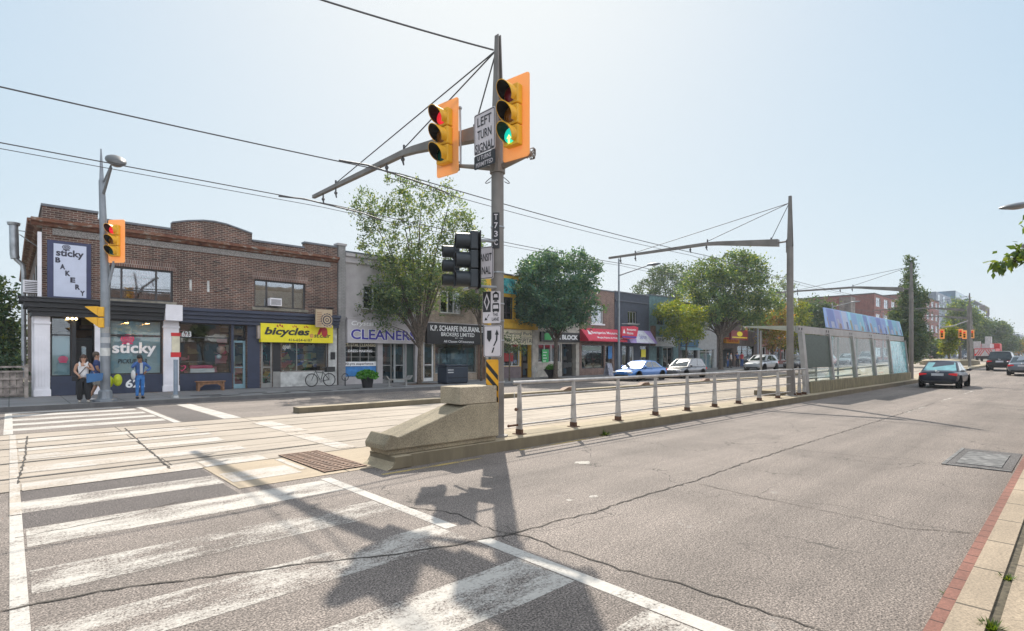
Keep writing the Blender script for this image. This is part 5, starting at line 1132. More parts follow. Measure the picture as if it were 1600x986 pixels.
# lamp post with signals on the far corner
LY = 23.55; LX = onY(164.5, 600, LY)[0]; hz_ = onY(160, 233, LY)[1]
t = thing('street_lamp', 'grey lamp post with taped posters and a round lamp head on the bakery corner', 'street lamp', (LX, LY, .15))
MB().tube([(LX, LY, .15), (LX, LY, 4.5), (LX - .1, LY, 7.9)], [.15, .135, .09], 14).tube([(LX - .1, LY, 7.9), (LX - .12, LY, hz_)], [.07, .02], 10).build('shaft', m_polel, t, smooth=True)
MB().lathe([(.36, 0), (.36, .06), (.22, .1), (.2, .35), (.16, .4)], (LX, LY, .15), 12).build('base_plate', m_polel, t)
hp = onY(181, 251, LY - 1.4); HP = Vector((hp[0], LY - 1.4, hp[1]))
MB().tube([(LX - .06, LY, onY(161, 305, LY)[1]), tuple(HP + Vector((-.1, .3, -.18)))], .045, 8).tube([(LX - .05, LY, onY(161, 285, LY)[1]), tuple(HP + Vector((-.1, .3, -.12)))], .03, 8).build('lamp_arm', m_polel, t)
M_ = Matrix.Translation(HP) @ Matrix.Rotation(rad(25), 4, 'X'); hd = MB().ball((0, 0, 0), (.3, .48, .17), 16, 10, M=M_).build('lamp_head', pm('lamp_shell', (.10, .10, .10), .45), t, smooth=True)
MB().ball((0, -.05, -.05), (.22, .36, .15), 14, 8, M=M_).build('lens', pm('lamp_glass', (.3, .27, .25), .2), hd, smooth=True)
for i, (z, h_, m_) in enumerate(((1.75, .28, m_wpl), (2.2, .2, m_ltgrey), (2.55, .22, m_frame_g))): MB().tube([(LX, LY, z), (LX, LY, z + h_)], .146, 14).build('taped_poster', m_, t)
sC = signal_head('orange backed traffic signal high on the bakery lamp post', lit=(0,)); pC = onY(182, 377, LY - .3); sC.location = (pC[0], LY - .3, pC[1]); sC.rotation_euler.z = rotz_for(0, -176)
MB().tube([(LX, LY, onY(165, 465, LY)[1]), (pC[0] - .05, LY - .2, pC[1] - .7)], .05, 8).build('signal_bracket', m_polel, t)
# small pedestrian signal with two orange visors on the same post
ps = thing('pedestrian_signal', 'orange pedestrian signal with two pointed visors lower on the bakery lamp post', 'pedestrian signal', (0, 0, 0))
for z in (.19, -.19):
    sec = MB().box(-.17, -.05, z - .17, .17, .12, z + .17).build('section', m_sy, ps, bevel=.02)
    mb = MB(); mb.ext([(-.17, -.052, z + .17), (-.17, -.40, z + .15), (-.17, -.052, z - .14)], (.02, 0, 0)).ext([(.15, -.052, z + .17), (.15, -.40, z + .15), (.15, -.052, z - .14)], (.02, 0, 0)).ext([(-.17, -.052, z + .171), (-.17, -.40, z + .151), (-.17, -.40, z + .165), (-.17, -.052, z + .185)], (.34, 0, 0)); mb.build('visor', m_sy, sec)
pc_ = onY(157, 496, LY - .05); ps.location = (pc_[0], LY - .05, pc_[1]); ps.rotation_euler.z = rotz_for(0, -118)
# transit stop pole, red and white
SY = 23.8; SX = onY(274.5, 600, SY)[0]
t = thing('stop_pole', 'transit stop pole with a red topped white panel beside the annexe shop', 'stop pole', (SX, SY, .15))
MB().tube([(SX, SY, .15), (SX, SY, onY(274, 562, SY)[1])], .075, 10).build('post', pm('stop_grey', (.22, .27, .33), .5), t, smooth=True)
z0_, z1_ = onY(274, 558, SY)[1], onY(274, 520, SY)[1]; hz2 = (z1_ - z0_)
MB().box(SX - .13, SY - .04, z0_ + hz2 * .2, SX + .13, SY + .04, z0_ + hz2 * .86).build('panel', pm('stop_cream', (.6, .56, .42), .5), t)
MB().box(SX - .15, SY - .045, z0_ + hz2 * .862, SX + .15, SY + .045, z1_).build('red_cap', m_red, t); MB().box(SX - .16, SY - .05, z0_, SX + .17, SY + .05, z0_ + hz2 * .198).build('red_collar', m_red, t)
MB().lathe([(.16, 0), (.14, .08), (.08, .12)], (SX, SY, .15), 12).build('base_plate', m_frame_g, t)
# cobra lamp by the paint shop and farther ones
def cobra(x, y, hgt, dirx, diry, reach, label, arm_z=None, z0=.15, group='cobra head street lamps'):
    t = thing('street_lamp', label, 'street lamp', (x, y, z0), group)
    MB().tube([(x, y, z0), (x, y, z0 + hgt)], [.11, .06], 12).build('shaft', m_polel, t, smooth=True)
    az = z0 + (arm_z or hgt - .3); e = Vector((x + dirx * reach, y + diry * reach, az + .55))
    MB().tube([(x, y, az), tuple(e)], [.05, .035], 8).build('lamp_arm', m_polel, t, smooth=True)
    a = math.atan2(diry, dirx); M_ = Matrix.Translation(e) @ Matrix.Rotation(a, 4, 'Z'); h_ = MB().ball((.25, 0, 0), (.55, .19, .1), 14, 8, M=M_).build('lamp_head', m_polel, t, smooth=True)
    MB().ball((.3, 0, -.04), (.3, .13, .09), 12, 6, M=M_).build('lens', pm('lamp_glass', (.3, .27, .25), .2), h_, smooth=True); return t
x = onY(967, 500, 24.2)[0]; hh_ = onY(967, 404, 24.2)[1]; az = onY(969, 431, 24.2)[1]
cobra(x, 24.2, hh_ - .15, .1, -1, 2.6, 'tall grey street lamp in front of the crimson awning', az - .15)
x = onY(1184, 500, 24.4)[0]; cobra(x, 24.4, 8.6, .1, -1, 2.6, 'grey street lamp by the dark brick pizza shop', 7.9)
x = 25.2; l_ = cobra(x, -.1, 6.6, 0, 1, 1.3, 'green street lamp head at the right edge, the higher of two', 6.2); x = 34.5; cobra(x, -.1, 6.3, 0, 1, 1.5, 'green street lamp head at the right edge, the lower of two', 6.2)
for X, Y, lab in ((84, 23.9, 'distant street lamp beyond the shelter pole'), (112, 23.9, 'distant street lamp before the red block'), (150, 23.9, 'distant street lamp before the glass tower')): cobra(X, Y, 8.6, 0, -1, 2.6, lab, 8.0, z0=zg(X))
# distant intersection signals
g2 = 'orange traffic signals at the distant intersection'
for i, (px, py, dd) in enumerate(((1472, 522, 60), (1501, 521, 66), (1507, 523, 68), (1519, 522, 70))):
    o = dup(sL, dep(px, py, dd), rotz_for(0, -138), 'distant orange signal, ' + ('leftmost of four', 'second of four from the left', 'third of four from the left', 'rightmost of four')[i], g2, .72)
    p = o.location
Xs = dep(1513, 520, 69); t = thing('signal_mast', 'distant grey signal mast carrying the orange signals over the road', 'mast', (Xs.x, Xs.y, zg(Xs.x)))
MB().tube([(Xs.x, Xs.y, zg(Xs.x)), (Xs.x, Xs.y, 8.2)], .16, 8).build('shaft', m_pole, t); MB().tube([tuple(dep(1470, 512, 60)), tuple(dep(1490, 509, 63)), (Xs.x, Xs.y, 6.3), tuple(dep(1522, 516, 71))], .07, 6).build('arm', m_pole, t)
# ================================================================== TRAM STOP SHELTER
t = thing('tram_shelter', 'glass and steel tram stop shelter with slanting posts on the island', 'shelter', (24, 7.7, .2)); SH = t
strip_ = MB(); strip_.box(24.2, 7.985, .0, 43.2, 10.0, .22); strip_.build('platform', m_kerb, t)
s = N('ribbed_concrete'); s.rough(.95); s.col(s.mix(s.ramp(s.noise(6, 4, .7, sx=(3, 1, .25)), [(.35, 0), (.65, 1)]), (.10, .085, .05), (.30, .26, .16))); s.bump(s.noise(9, 2, .5, sx=(3, 1, .12)), 1, .03); m_rib = s.m
MB().box(24.05, 7.62, .205, 42.9, 7.9, .67).build('base_wall', m_rib, t, bevel=.01)
m_al = pm('shelter_alu', (.34, .33, .32), .4, .5, .12, 2); m_mesh = pm('green_mesh', (.035, .06, .045), .5, var=.3, scale=12)
m_sg = glassm('shelter_glass', (.90, .95, .93), -.02, sk=.3)
bx = [23.95, 27.4, 31.05, 34.75, 38.5, 42.75]
def sy(z): return 7.72 + .24 * (z - .2) / 2.7
for i, x in enumerate(bx):
    w_ = .09 if i else .14; z0 = .671 if i else .2
    MB().ext([(x - w_, sy(z0) - .06, z0), (x + w_, sy(z0) - .06, z0), (x + w_, sy(z0) + .12, z0), (x - w_, sy(z0) + .12, z0)], (0, sy(2.75) - sy(z0), 2.75 - z0)).build('slanting_post', m_al, t)
    MB().tube([(x, 9.6, .22), (x, 9.6, 2.85)], .05, 8).build('rear_post', m_al, t)
for i, (a, b) in enumerate(zip(bx, bx[1:])):
    def pane(z0, z1, name, m, a=a, b=b, off=0): 
        return MB().ext([(a + .12, sy(z0) + off, z0), (b - .1, sy(z0) + off, z0), (b - .1, sy(z1) + off, z1), (a + .12, sy(z1) + off, z1)], (0, .012, 0)).build(name, m, t)
    if i == 0: pane(1.25, 2.65, 'mesh_panel', m_mesh); pane(.68, 1.22, 'pane', m_sg)
    elif i == 4:
        s = N('teal_art_glass'); s.col(s.ramp(s.noise(3.5, 3, .6, sx=(4, 1, 1)), [(.35, (.02, .10, .13)), (.47, (.08, .35, .36)), (.55, (.15, .5, .55)), (.64, (.5, .62, .58))])); s.rough(.15); pane(.68, 2.65, 'art_pane', s.m)
    else: pane(.68, 2.65, 'pane', m_sg)
MB().box(bx[0] - .2, 8.0, 2.70, bx[-1] + .1, 8.12, 3.0).build('fascia', m_al, t)
MB().ext([(bx[0] - .22, 8.13, 2.80), (bx[0] - .22, 10.3, 3.03), (bx[0] - .22, 10.3, 3.07), (bx[0] - .22, 8.13, 3.0)], (bx[-1] - bx[0] + .3, 0, 0)).build('canopy', pm('canopy_cloth', (.34, .36, .30), .5), t)
for x in bx[:-1]: MB().box(x + .12, 7.992, 2.82, x + .2, 7.999, 2.92).box(x - .2, 7.992, 2.82, x - .12, 7.999, 2.92).build('fascia_bolt', m_blk, t)
MB().box(28, 9.0, .62, 37, 9.4, .68).box(28.2, 9.1, .22, 28.3, 9.3, .62).box(36.7, 9.1, .22, 36.8, 9.3, .62).build('seat', m_al, t)
# painted roof panels: plain vertical blocks of blue, lilac and white
ap = [27.3, 31.1, 34.9, 38.8, 42.7]
def trm(nm, c_):
    s = N(nm); s.col(c_); s.rough(.4); q_ = s.n('ShaderNodeBsdfTranslucent'); q_.inputs[0].default_value = (*c_, 1); m_ = s.n('ShaderNodeMixShader'); m_.inputs[0].default_value = .6
    s.l(s.b.outputs[0], m_.inputs[1]); s.l(q_.outputs[0], m_.inputs[2]); s.l(m_.outputs[0], s.out.inputs[0]); return s.m
cols = [trm('panel_%d' % i, c_) for i, c_ in enumerate(((.44, .54, .74), (.33, .38, .62), (.56, .53, .70), (.42, .64, .74), (.76, .77, .80), (.54, .63, .77), (.55, .40, .30), (.28, .28, .42)))]
rnd = random.Random(3)
for i, (a, b) in enumerate(zip(ap, ap[1:])):
    p = MB().ext([(a + .03, 8.0, 3.06), (b - .03, 8.0, 3.06), (b - .03, 8.2, 4.0), (a + .03 + (.25 if i == 0 else 0), 8.2, 4.0)], (0, .05, 0)).build('roof_panel', cols[(i * 3) % 6], t); 
    U_, V_ = Vector((1, 0, 0)), Vector((0, .2, .94)).normalized(); O_ = Vector((a + .03, 8.0, 3.06)); Wp = b - a - .06
    for k, (u0, u1, v0, v1, c_) in enumerate(((.12, .40, .02, .98, (1, 0, 3, 1)[i]), (.42, .68, .02, .98, (2, 3, 1, 3)[i]), (.72, .95, .02, .98, (4, 1, 0, 5)[i]), (.02, .11, .02, .55, 6), (.2, .34, .02, .34, 4), (.48, .56, .02, .52, 4), (.5, .62, .02, .28, 6), (.76, .8, .02, .6, 4), (.85, .93, .02, .42, 7))):
        u0 = max(u0, .08) if i == 0 else u0; MB().flat([[(Wp * u0, v0 * .95), (Wp * u1, v0 * .95), (Wp * u1, v1 * .95), (Wp * (u0 + .01), v1 * .95)]], O_, U_, V_, .004 + .002 * (k > 2) + .001 * (k > 4)).build('painted_block', cols[c_], p)
# ================================================================== VEHICLES (local: front towards +X, wheels on z = 0)
m_tyre = pm('tyre', (.018, .018, .018), .85); m_rim = pm('alloy', (.42, .42, .43), .3, .8); m_cglass = pm('car_glass', (.02, .03, .035), .04, coat=1)
m_cgl2 = pm('rear_glass_sky', (.05, .10, .12), .03, coat=1, var=.3); m_tail = pm('tail_lamp', (.45, .01, .015), .2, emit=.25); m_headl = pm('head_lamp', (.6, .6, .6), .1, .3); m_plate = pm('number_plate', (.55, .56, .6), .5)
m_trim = pm('black_trim', (.012, .012, .013), .5)
def paintm(name, c): return pm(name, c, .32, .25 if max(c) > .1 else 0, var=.03, coat=.9 if max(c) > .1 else .22)
def car(label, paint_, L=4.6, W=1.8, Hh=1.46, kind='sedan', group=None, rear=None):
    t = thing('car', label, 'car', (0, 0, 0), group); h = W / 2; l = L / 2
    suv = kind == 'suv'; hat = kind in ('suv', 'hatch'); belt = .92 if not suv else 1.05; zb = .2 if not suv else .28
    # body stations: x, half width, bottom z, top z
    st = [(-l, h * .80, .42, belt * .78), (-l + .06, h * .90, zb + .1, belt * (1.0 if hat else .98)), (-l + .35, h * .97, zb, belt * (1.02 if hat else 1.03)), (-l + .95, h, zb, belt * 1.02), (0, h, zb - .02, belt * .98), (l * .42, h, zb, belt * .97),
          (l * .62, h * .98, zb, belt * .90), (l - .35, h * .93, zb, belt * .80), (l - .07, h * .84, zb + .06, belt * .70), (l, h * .70, .36, belt * .55)]
    mb = MB(); vs = []
    for x, w_, z0, z1 in st:
        ring = [(-w_ * .80, z0), (-w_ * .97, z0 + (z1 - z0) * .18), (-w_, z0 + (z1 - z0) * .55), (-w_ * .975, z1 - (z1 - z0) * .18), (-w_ * .88, z1), (-w_ * .45, z1 + .03), (0, z1 + .04)]
        ring = ring + [(-y, z) for y, z in reversed(ring[:-1])]; vs += [(x, y, z) for y, z in ring]
    k = 13; mb.add(vs, [(i * k + j, i * k + (j + 1) % k, (i + 1) * k + (j + 1) % k, (i + 1) * k + j) for i in range(len(st) - 1) for j in range(k)] + [tuple(reversed(range(k))), tuple(range((len(st) - 1) * k, len(st) * k))])
    body = mb.build('body', paint_, t, smooth=True); sb = body.modifiers.new('s', 'SUBSURF'); sb.levels = sb.render_levels = 1
    # cabin: lower and upper rectangles
    xr0, xr1 = ((-l + .22, -l + .55) if hat else (-l + .62, -l + 1.42)); xf0, xf1 = (l * .50, l * .10)
    zl, zt = belt * .98, Hh; wl, wt = h * .90, h * .70
    def P(u, v, side):      # u 0 rear..1 front, v 0 belt..1 roof
        x = (xr0 + (xf0 - xr0) * u) * (1 - v) + (xr1 + (xf1 - xr1) * u) * v; w_ = wl + (wt - wl) * v; z = zl + (zt - .05 - zl) * v + .035 * math.sin(math.pi * u) * v
        return Vector((x, side * w_, z))
    mb = MB(); vs = []; us = [0, .12, .35, .65, .88, 1]
    for u in us:
        vs += [P(u, 0, -1), P(u, .5, -1), P(u, 1, -1)]; c_ = P(u, 1, 1); vs += [Vector((c_.x, -wt * .5, c_.z + .045)), Vector((c_.x, wt * .5, c_.z + .045)), c_, P(u, .5, 1), P(u, 0, 1)]
    k = 8; mb.add(vs, [(i * k + j, i * k + j + 1, (i + 1) * k + j + 1, (i + 1) * k + j) for i in range(len(us) - 1) for j in range(k - 1)] + [tuple(range(k)), tuple(reversed(range((len(us) - 1) * k, len(us) * k)))])
    mb.build('cabin', paint_, t, smooth=True)
    def q(a, b, c, d, off, name, m):
        n = (b - a).cross(d - a).normalized() * off; MB().ext([a + n, b + n, c + n, d + n], -n * .5).build(name, m, t)
    for sd_ in (-1, 1):
        for u0, u1 in ((.09, .47), (.50, .90)):
            a, b, c, d = P(u0, .08, sd_), P(u1, .08, sd_), P(min(u1, .86) - .02, .88, sd_), P(max(u0, .12), .88, sd_)
            if sd_ < 0: q(a, b, c, d, .012, 'side_window', m_cglass)
            else: q(b, a, d, c, .012, 'side_window', m_cglass)
    def endq(u, name, m):
        a, b = P(u, .08, -1), P(u, .08, 1); c, d = P(u, .92, 1), P(u, .92, -1); s_ = .9
        a.y *= s_; b.y *= s_; c.y *= s_; d.y *= s_
        if u > .5: q(a, b, c, d, .015, name, m)
        else: q(b, a, d, c, .015, name, m)
    endq(1, 'windscreen', m_cglass); endq(0, 'rear_window', rear or m_cglass)
    for sx, xw in ((1, l - .85), (-1, -l + .85)):
        for sd_ in (-1, 1):
            r = .33 if not suv else .37; y = sd_ * (h - .125)
            w_ = MB().lathe([(r * .6, -.1), (r * .97, -.1), (r, -.06), (r, .06), (r * .97, .1), (r * .6, .1)], (xw, y, r), 22, axis='y').build('wheel', m_tyre, t, smooth=True)
            mb = MB().lathe([(.001, sd_ * .04), (r * .62, sd_ * .06), (r * .66, sd_ * .105)], (xw, y, r), 20, axis='y')
            for k2 in range(5): a = k2 * 1.2566; mb.tube([(xw, y + sd_ * .07, r), (xw + r * .62 * math.cos(a), y + sd_ * .09, r + r * .62 * math.sin(a))], .03, 5)
            mb.build('rim', m_rim, w_, smooth=True)
            MB().lathe([(.001, 0), (r * 1.17, 0)], (xw, sd_ * (h + .004), r + .02), 22, axis='y').build('wheel_arch', m_trim, t)
            if sx == 1: pass
    for sd_ in (-1, 1):
        zl_ = belt * .82; MB().ext([(-l - .012, sd_ * h * .52, zl_ - .01), (-l + .02, sd_ * h * .9, zl_ - .08), (-l + .02, sd_ * h * .9, zl_ + .07), (-l - .012, sd_ * h * .52, zl_ + .05)], (.3, 0, 0)).build('tail_light', m_tail, t, bevel=.015)
        MB().box(l - .25, sd_ * h * .5, belt * .60, l - .02, sd_ * h * .86, belt * .72).build('headlight', m_headl, t, bevel=.02)
        MB().ball((l * .36, sd_ * (h + .08), belt + .06), (.09, .11, .08), 10, 6).build('mirror', paint_, t, smooth=True)
        for xd in (-.15, .75): MB().box(xd, sd_ * (h + .003), belt * .86, xd + .16, sd_ * (h + .02), belt * .89).build('door_handle', m_trim, t)
    MB().box(-l - .02, -.26, belt * .74, -l + .02, .26, belt * .88).build('number_plate', m_plate, t); MB().ball((-l - .0, 0, belt * .97), (.02, .09, .05), 12, 6).build('badge', m_rim, t)
    MB().box(-l - .01, -h * .72, .3, -l + .25, h * .72, .42).build('rear_bumper', m_trim, t, bevel=.03); MB().box(l - .2, -h * .6, .3, l + .01, h * .6, .46).build('grille', m_trim, t, bevel=.03)
    return t
p_dark = paintm('paint_midnight', (.012, .016, .035)); p_blue = paintm('paint_blue', (.02, .14, .42)); p_silver = paintm('paint_silver', (.34, .35, .37)); p_char = paintm('paint_charcoal', (.10, .10, .11)); p_blk = paintm('paint_black', (.012, .012, .015)); p_grey = paintm('paint_grey', (.14, .16, .19)); p_white = paintm('paint_white', (.55, .56, .58)); p_red = paintm('paint_red', (.35, .015, .02))
c = car('dark blue sedan driving away beside the tram shelter', p_dark, 4.6, 1.8, 1.46, rear=pm('rear_glass_reflection', (.20, .40, .44), .06)); c.location = (38.6, 5.3, 0)  # sky reflection is painted into the rear window colour
c = car('dark red lit tailed black suv driving away in the distance', p_blk, 4.7, 1.9, 1.75, 'suv'); c.location = (66.5, 5.0, zg(66)); X_, = (None,)
c = car('grey sedan cut off by the right edge of the picture', p_grey, 4.6, 1.8, 1.45); c.location = (57, 3.0, zg(57))
c = car('pale car ahead of the grey sedan at the right edge', p_silver, 4.5, 1.8, 1.5, 'hatch'); c.location = (82, 3.1, zg(82))
c = car('bright blue sedan parked before the crimson awning', p_blue, 4.7, 1.8, 1.42); c.location = (33.2, 21.8, 0); c.rotation_euler.z = math.pi
c = car('charcoal hatchback parked behind the blue sedan', p_char, 4.3, 1.8, 1.55, 'hatch'); c.location = (39.5, 21.8, 0); c.rotation_euler.z = math.pi
c = car('silver grey suv parked by the dark brick pizza shop', p_silver, 4.6, 1.85, 1.65, 'suv'); c.location = (54.5, 21.8, zg(54)); c.rotation_euler.z = math.pi
c = car('dark parked car half hidden behind the second wire pole', p_char, 4.6, 1.8, 1.5); c.location = (64.5, 21.8, zg(64)); c.rotation_euler.z = math.pi
c = car('white car parked in the distance beyond the shelter', p_white, 4.5, 1.8, 1.45); c.location = (112, 21.5, zg(112)); c.rotation_euler.z = math.pi
c = car('white car at the distant intersection under the orange signals', p_white, 4.5, 1.8, 1.45); c.location = (185, 20.5, zg(185)); c.rotation_euler.z = math.pi
c = car('red parked car seen through the shelter glass', p_red, 4.5, 1.8, 1.45); c.location = (74, 21.8, zg(74)); c.rotation_euler.z = math.pi
c = car('silver parked car seen through the shelter glass', p_silver, 4.5, 1.8, 1.5); c.location = (83, 21.8, zg(83)); c.rotation_euler.z = math.pi
c = car('charcoal parked van like suv seen through the last shelter panes', p_char, 4.7, 1.9, 1.8, 'suv'); c.location = (93, 21.8, zg(93)); c.rotation_euler.z = math.pi
# fire truck
fx_ = 118; fyy = 7.9; fz = zg(fx_); t = thing('fire_truck', 'distant fire truck seen from behind with red and white chevrons', 'fire truck', (fx_, fyy, fz)); Wt = 1.35
fyy = onX(1539, 560, fx_)[0]
m_ftw = pm('truck_white', (.45, .42, .42), .4); MB().box(fx_, fyy - Wt, fz + .95, fx_ + 8, fyy + Wt, fz + 2.2).build('body', m_red, t, bevel=.04)
ch = MB().box(fx_ - .06, fyy - Wt * .95, fz + .95, fx_ - .01, fyy + Wt * .95, fz + 2.05).build('rear_panel', m_ftw, t); mb = MB()
for k in range(-5, 6):
    for sg_ in (-1, 1):
        if k < 0: continue
        y = fyy + sg_ * k * .3; yy2 = y + sg_ * .55; lim = fyy + sg_ * Wt * .93
        if abs(yy2 + sg_ * .13 - fyy) < Wt * .95: mb.add([(fx_ - .065, y, fz + 2.0), (fx_ - .065, y + sg_ * .14, fz + 2.0), (fx_ - .065, yy2 + sg_ * .14, fz + 1.0), (fx_ - .065, yy2, fz + 1.0)], [(0, 1, 2, 3)])
mb.build('chevrons', m_red, ch)
MB().box(fx_ + .5, fyy - .6, fz + 2.21, fx_ + 7.5, fyy + .5, fz + 3.0).box(fx_ + 1.2, fyy - .7, fz + 3.01, fx_ + 2.2, fyy + .1, fz + 4.2).build('ladder_turret', m_ftw, t, bevel=.03)
MB().box(fx_ + .3, fyy + .6, fz + 2.21, fx_ + .9, fyy + 1.5, fz + 3.4).build('basket', m_ftw, t); MB().box(fx_ + 6.5, fyy - Wt, fz + .9, fx_ + 9.5, fyy + Wt, fz + 3.1).build('cab', m_red, t, bevel=.08)
for sd_ in (-1, 1):
    for xw in (fx_ + 1.6, fx_ + 7.8): MB().lathe([(.3, -.15), (.5, -.15), (.52, 0), (.5, .15), (.3, .15)], (xw, fyy + sd_ * (Wt - .2), fz + .52), 18, axis='y').build('wheel', m_tyre, t, smooth=True)
    MB().box(fx_ - .08, fyy + sd_ * Wt * .96, fz + 1.0, fx_ - .01, fyy + sd_ * Wt * .8, fz + 1.3).build('tail_light', m_tail, t)
MB().box(fx_ + .1, fyy - 1.1, fz + .5, fx_ + 8.5, fyy + 1.1, fz + .94).build('chassis', m_trim, t)
# ================================================================== STREET FURNITURE
def onwalk(px, Y=25.5): return onY(px, 600, Y)[0]
# wooden bench by the annexe
Y = 27.35; xa_, xb_ = onY(306, 600, Y)[0], onY(351, 600, Y)[0]; t = thing('wooden_bench', 'low brown wooden bench under the annexe window', 'bench', ((xa_ + xb_) / 2, Y, .15)); m_bw = pm('bench_wood', (.24, .12, .06), .7, var=.3, scale=6)
MB().box(xa_, Y - .2, .55, xb_, Y + .2, .6).build('seat', m_bw, t, bevel=.006)
for x in (xa_ + .05, xb_ - .13):
    for y in (Y - .17, Y + .09): MB().box(x, y, .15, x + .08, y + .08, .549).build('leg', m_bw, t)
MB().box(xa_ + .14, Y - .16, .45, xb_ - .14, Y - .12, .548).build('apron', m_bw, t)
for x, s_ in ((xa_ + .13, 1), (xb_ - .13, -1)): MB().ext([(x, Y - .165, .3), (x, Y - .165, .45), (x + s_ * .2, Y - .165, .45)], (0, .04, 0)).build('brace', m_bw, t)
# bicycle
Y = 27.2; x1_, x2_ = onY(487, 600, Y)[0], onY(514.5, 600, Y)[0]; R_ = .345; z0 = .15 + R_
t = thing('bicycle', 'dark city bicycle with a rear basket leaning by the bicycle shop', 'bicycle', ((x1_ + x2_) / 2, Y, .15)); m_bk = pm('bike_black', (.02, .022, .025), .35)
def ring(mb, c, r, tr, n=28, m=6, mi=0):
    vs = []
    for i in range(n):
        a = 2 * math.pi * i / n
        for j in range(m): b = 2 * math.pi * j / m; rr = r + tr * math.cos(b); vs.append((c[0] + rr * math.cos(a), c[1] + tr * math.sin(b), c[2] + rr * math.sin(a)))
    mb.add(vs, [(i * m + j, i * m + (j + 1) % m, ((i + 1) % n) * m + (j + 1) % m, ((i + 1) % n) * m + j) for i in range(n) for j in range(m)], mi)
for x in (x1_, x2_):
    mb = MB(); ring(mb, (x, Y, z0), R_ - .02, .02); w_ = mb.build('wheel', m_tyre, t, smooth=True); mb = MB(); ring(mb, (x, Y, z0), R_ - .05, .012)
    for k in range(12): a = k * math.pi / 6; mb.tube([(x, Y, z0), (x + (R_ - .05) * math.cos(a), Y, z0 + (R_ - .05) * math.sin(a))], .003, 4)
    mb.tube([(x, Y - .04, z0), (x, Y + .04, z0)], .025, 8); mb.build('rim', m_rim, w_)
xbk, xs2, xh = x1_ + (x2_ - x1_) * .52, x1_ + (x2_ - x1_) * .64, x1_ + (x2_ - x1_) * .16
A_, B_, C_, D_ = Vector((xbk, Y, z0 - .06)), Vector((xs2, Y, z0 + .45)), Vector((xh + .06, Y, z0 + .42)), Vector((xh + .02, Y, z0 + .56))
mb = MB()
for a, b in ((A_, B_), (A_, C_), (B_ - Vector((.03, 0, .08)), C_), (A_, Vector((x2_, Y, z0))), (B_ - Vector((0, 0, .06)), Vector((x2_, Y, z0))), (C_, D_)): mb.tube([a, b], .018, 6)
mb.tube([D_ - Vector((0, 0, .15)), (x1_, Y, z0)], .015, 6); mb.build('frame', m_bk, t)
MB().tube([D_ + Vector((0, 0, 0)), D_ + Vector((.0, 0, .12))], .014, 6).tube([D_ + Vector((.06, -.28, .16)), D_ + Vector((-.04, -.1, .12)), D_ + Vector((-.04, .1, .12)), D_ + Vector((.06, .28, .16))], .014, 6).build('handlebar', m_bk, t)
MB().tube([B_, B_ + Vector((.03, 0, .15))], .013, 6).ball(B_ + Vector((.04, 0, .18)), (.13, .07, .035), 10, 6).build('saddle', m_bk, t)
MB().box(x2_ - .2, Y - .16, z0 + .42, x2_ + .25, Y + .16, z0 + .68).build('basket', pm('basket_wire', (.03, .03, .03), .7), t); MB().tube([(x2_, Y, z0), (x2_ - .05, Y, z0 + .41)], .01, 5).tube([(x2_ - .25, Y, z0 + .41), (x2_ + .2, Y, z0 + .41)], .012, 5).build('carrier', m_bk, t)
MB().lathe([(.001, 0), (.09, 0), (.09, .01), (.001, .01)], (xbk, Y - .03, z0 - .06), 16, axis='y').build('chainring', m_rim, t)
# planters
m_pot = pm('black_pot', (.015, .015, .017), .5); m_pl = foliage('planter_leaf', (.03, .14, .015), (.07, .26, .03), (.14, .36, .06), .4)
def tuft(c, r, h, n, mat, parent, name='foliage', leaf=.07):
    mb = MB()
    for i in range(n):
        a = random.uniform(0, 6.28); q = r * random.random() ** .5; p = Vector((c[0] + q * math.cos(a), c[1] + q * math.sin(a), c[2] + h * random.random() * (1 - .5 * (q / r) ** 2)))
        d = Vector((random.gauss(0, 1), random.gauss(0, 1), random.gauss(.4, 1))).normalized(); s_ = d.cross(Vector((random.gauss(0, 1), random.gauss(0, 1), .2))).normalized() * leaf * .4
        mb.add([p, p + d * leaf * .5 + s_, p + d * leaf, p + d * leaf * .5 - s_], [(0, 1, 2, 3)])
    return mb.build(name, mat, parent, fixn=False)
x = onY(574, 600, 24.6)[0]; t = thing('planter', 'black tub planter of bright green leaves before the cleaners', 'planter', (x, 24.6, .15))
MB().lathe([(.24, 0), (.32, .5), (.35, .55), (.30, .55), (.28, .45)], (x, 24.6, .15), 20).build('pot', m_pot, t, smooth=True); tuft((x, 24.6, .62), .5, .42, 900, m_pl, t, leaf=.12)
x = onY(861, 600, 26.2)[0]; t = thing('planter', 'low dark bowl planter before the tax office', 'planter', (x, 26.2, .15))
MB().lathe([(.2, 0), (.2, .1), (.5, .55), (.58, .62), (.5, .6)], (x, 26.2, .15), 20).build('pot', m_pot, t, smooth=True); tuft((x, 26.2, .7), .42, .4, 350, m_pl, t, leaf=.12)
# metal bench by the elm
Y = 24.4; xa_, xb_ = onY(603, 600, Y)[0], onY(640, 600, Y)[0]; t = thing('metal_bench', 'backless grey metal bench with raised arms before the cleaners', 'bench', ((xa_ + xb_) / 2, Y, .15))
MB().box(xa_ + .1, Y - .2, .5, xb_ - .1, Y + .2, .55).build('seat', m_frame_g, t)
for x in (xa_ + .2, xb_ - .2): MB().tube([(x, Y, .15), (x, Y, .5)], .05, 8).box(x - .12, Y - .15, .15, x + .12, Y + .15, .18).build('leg', m_frame_g, t)
for x, s_ in ((xa_ + .1, -1), (xb_ - .1, 1)): MB().ext([(x, Y - .2, .56), (x + s_ * .12, Y - .2, .72), (x + s_ * .2, Y - .2, .72), (x + s_ * .02, Y - .2, .5)], (0, .4, 0)).build('arm_rest', m_frame_g, t)
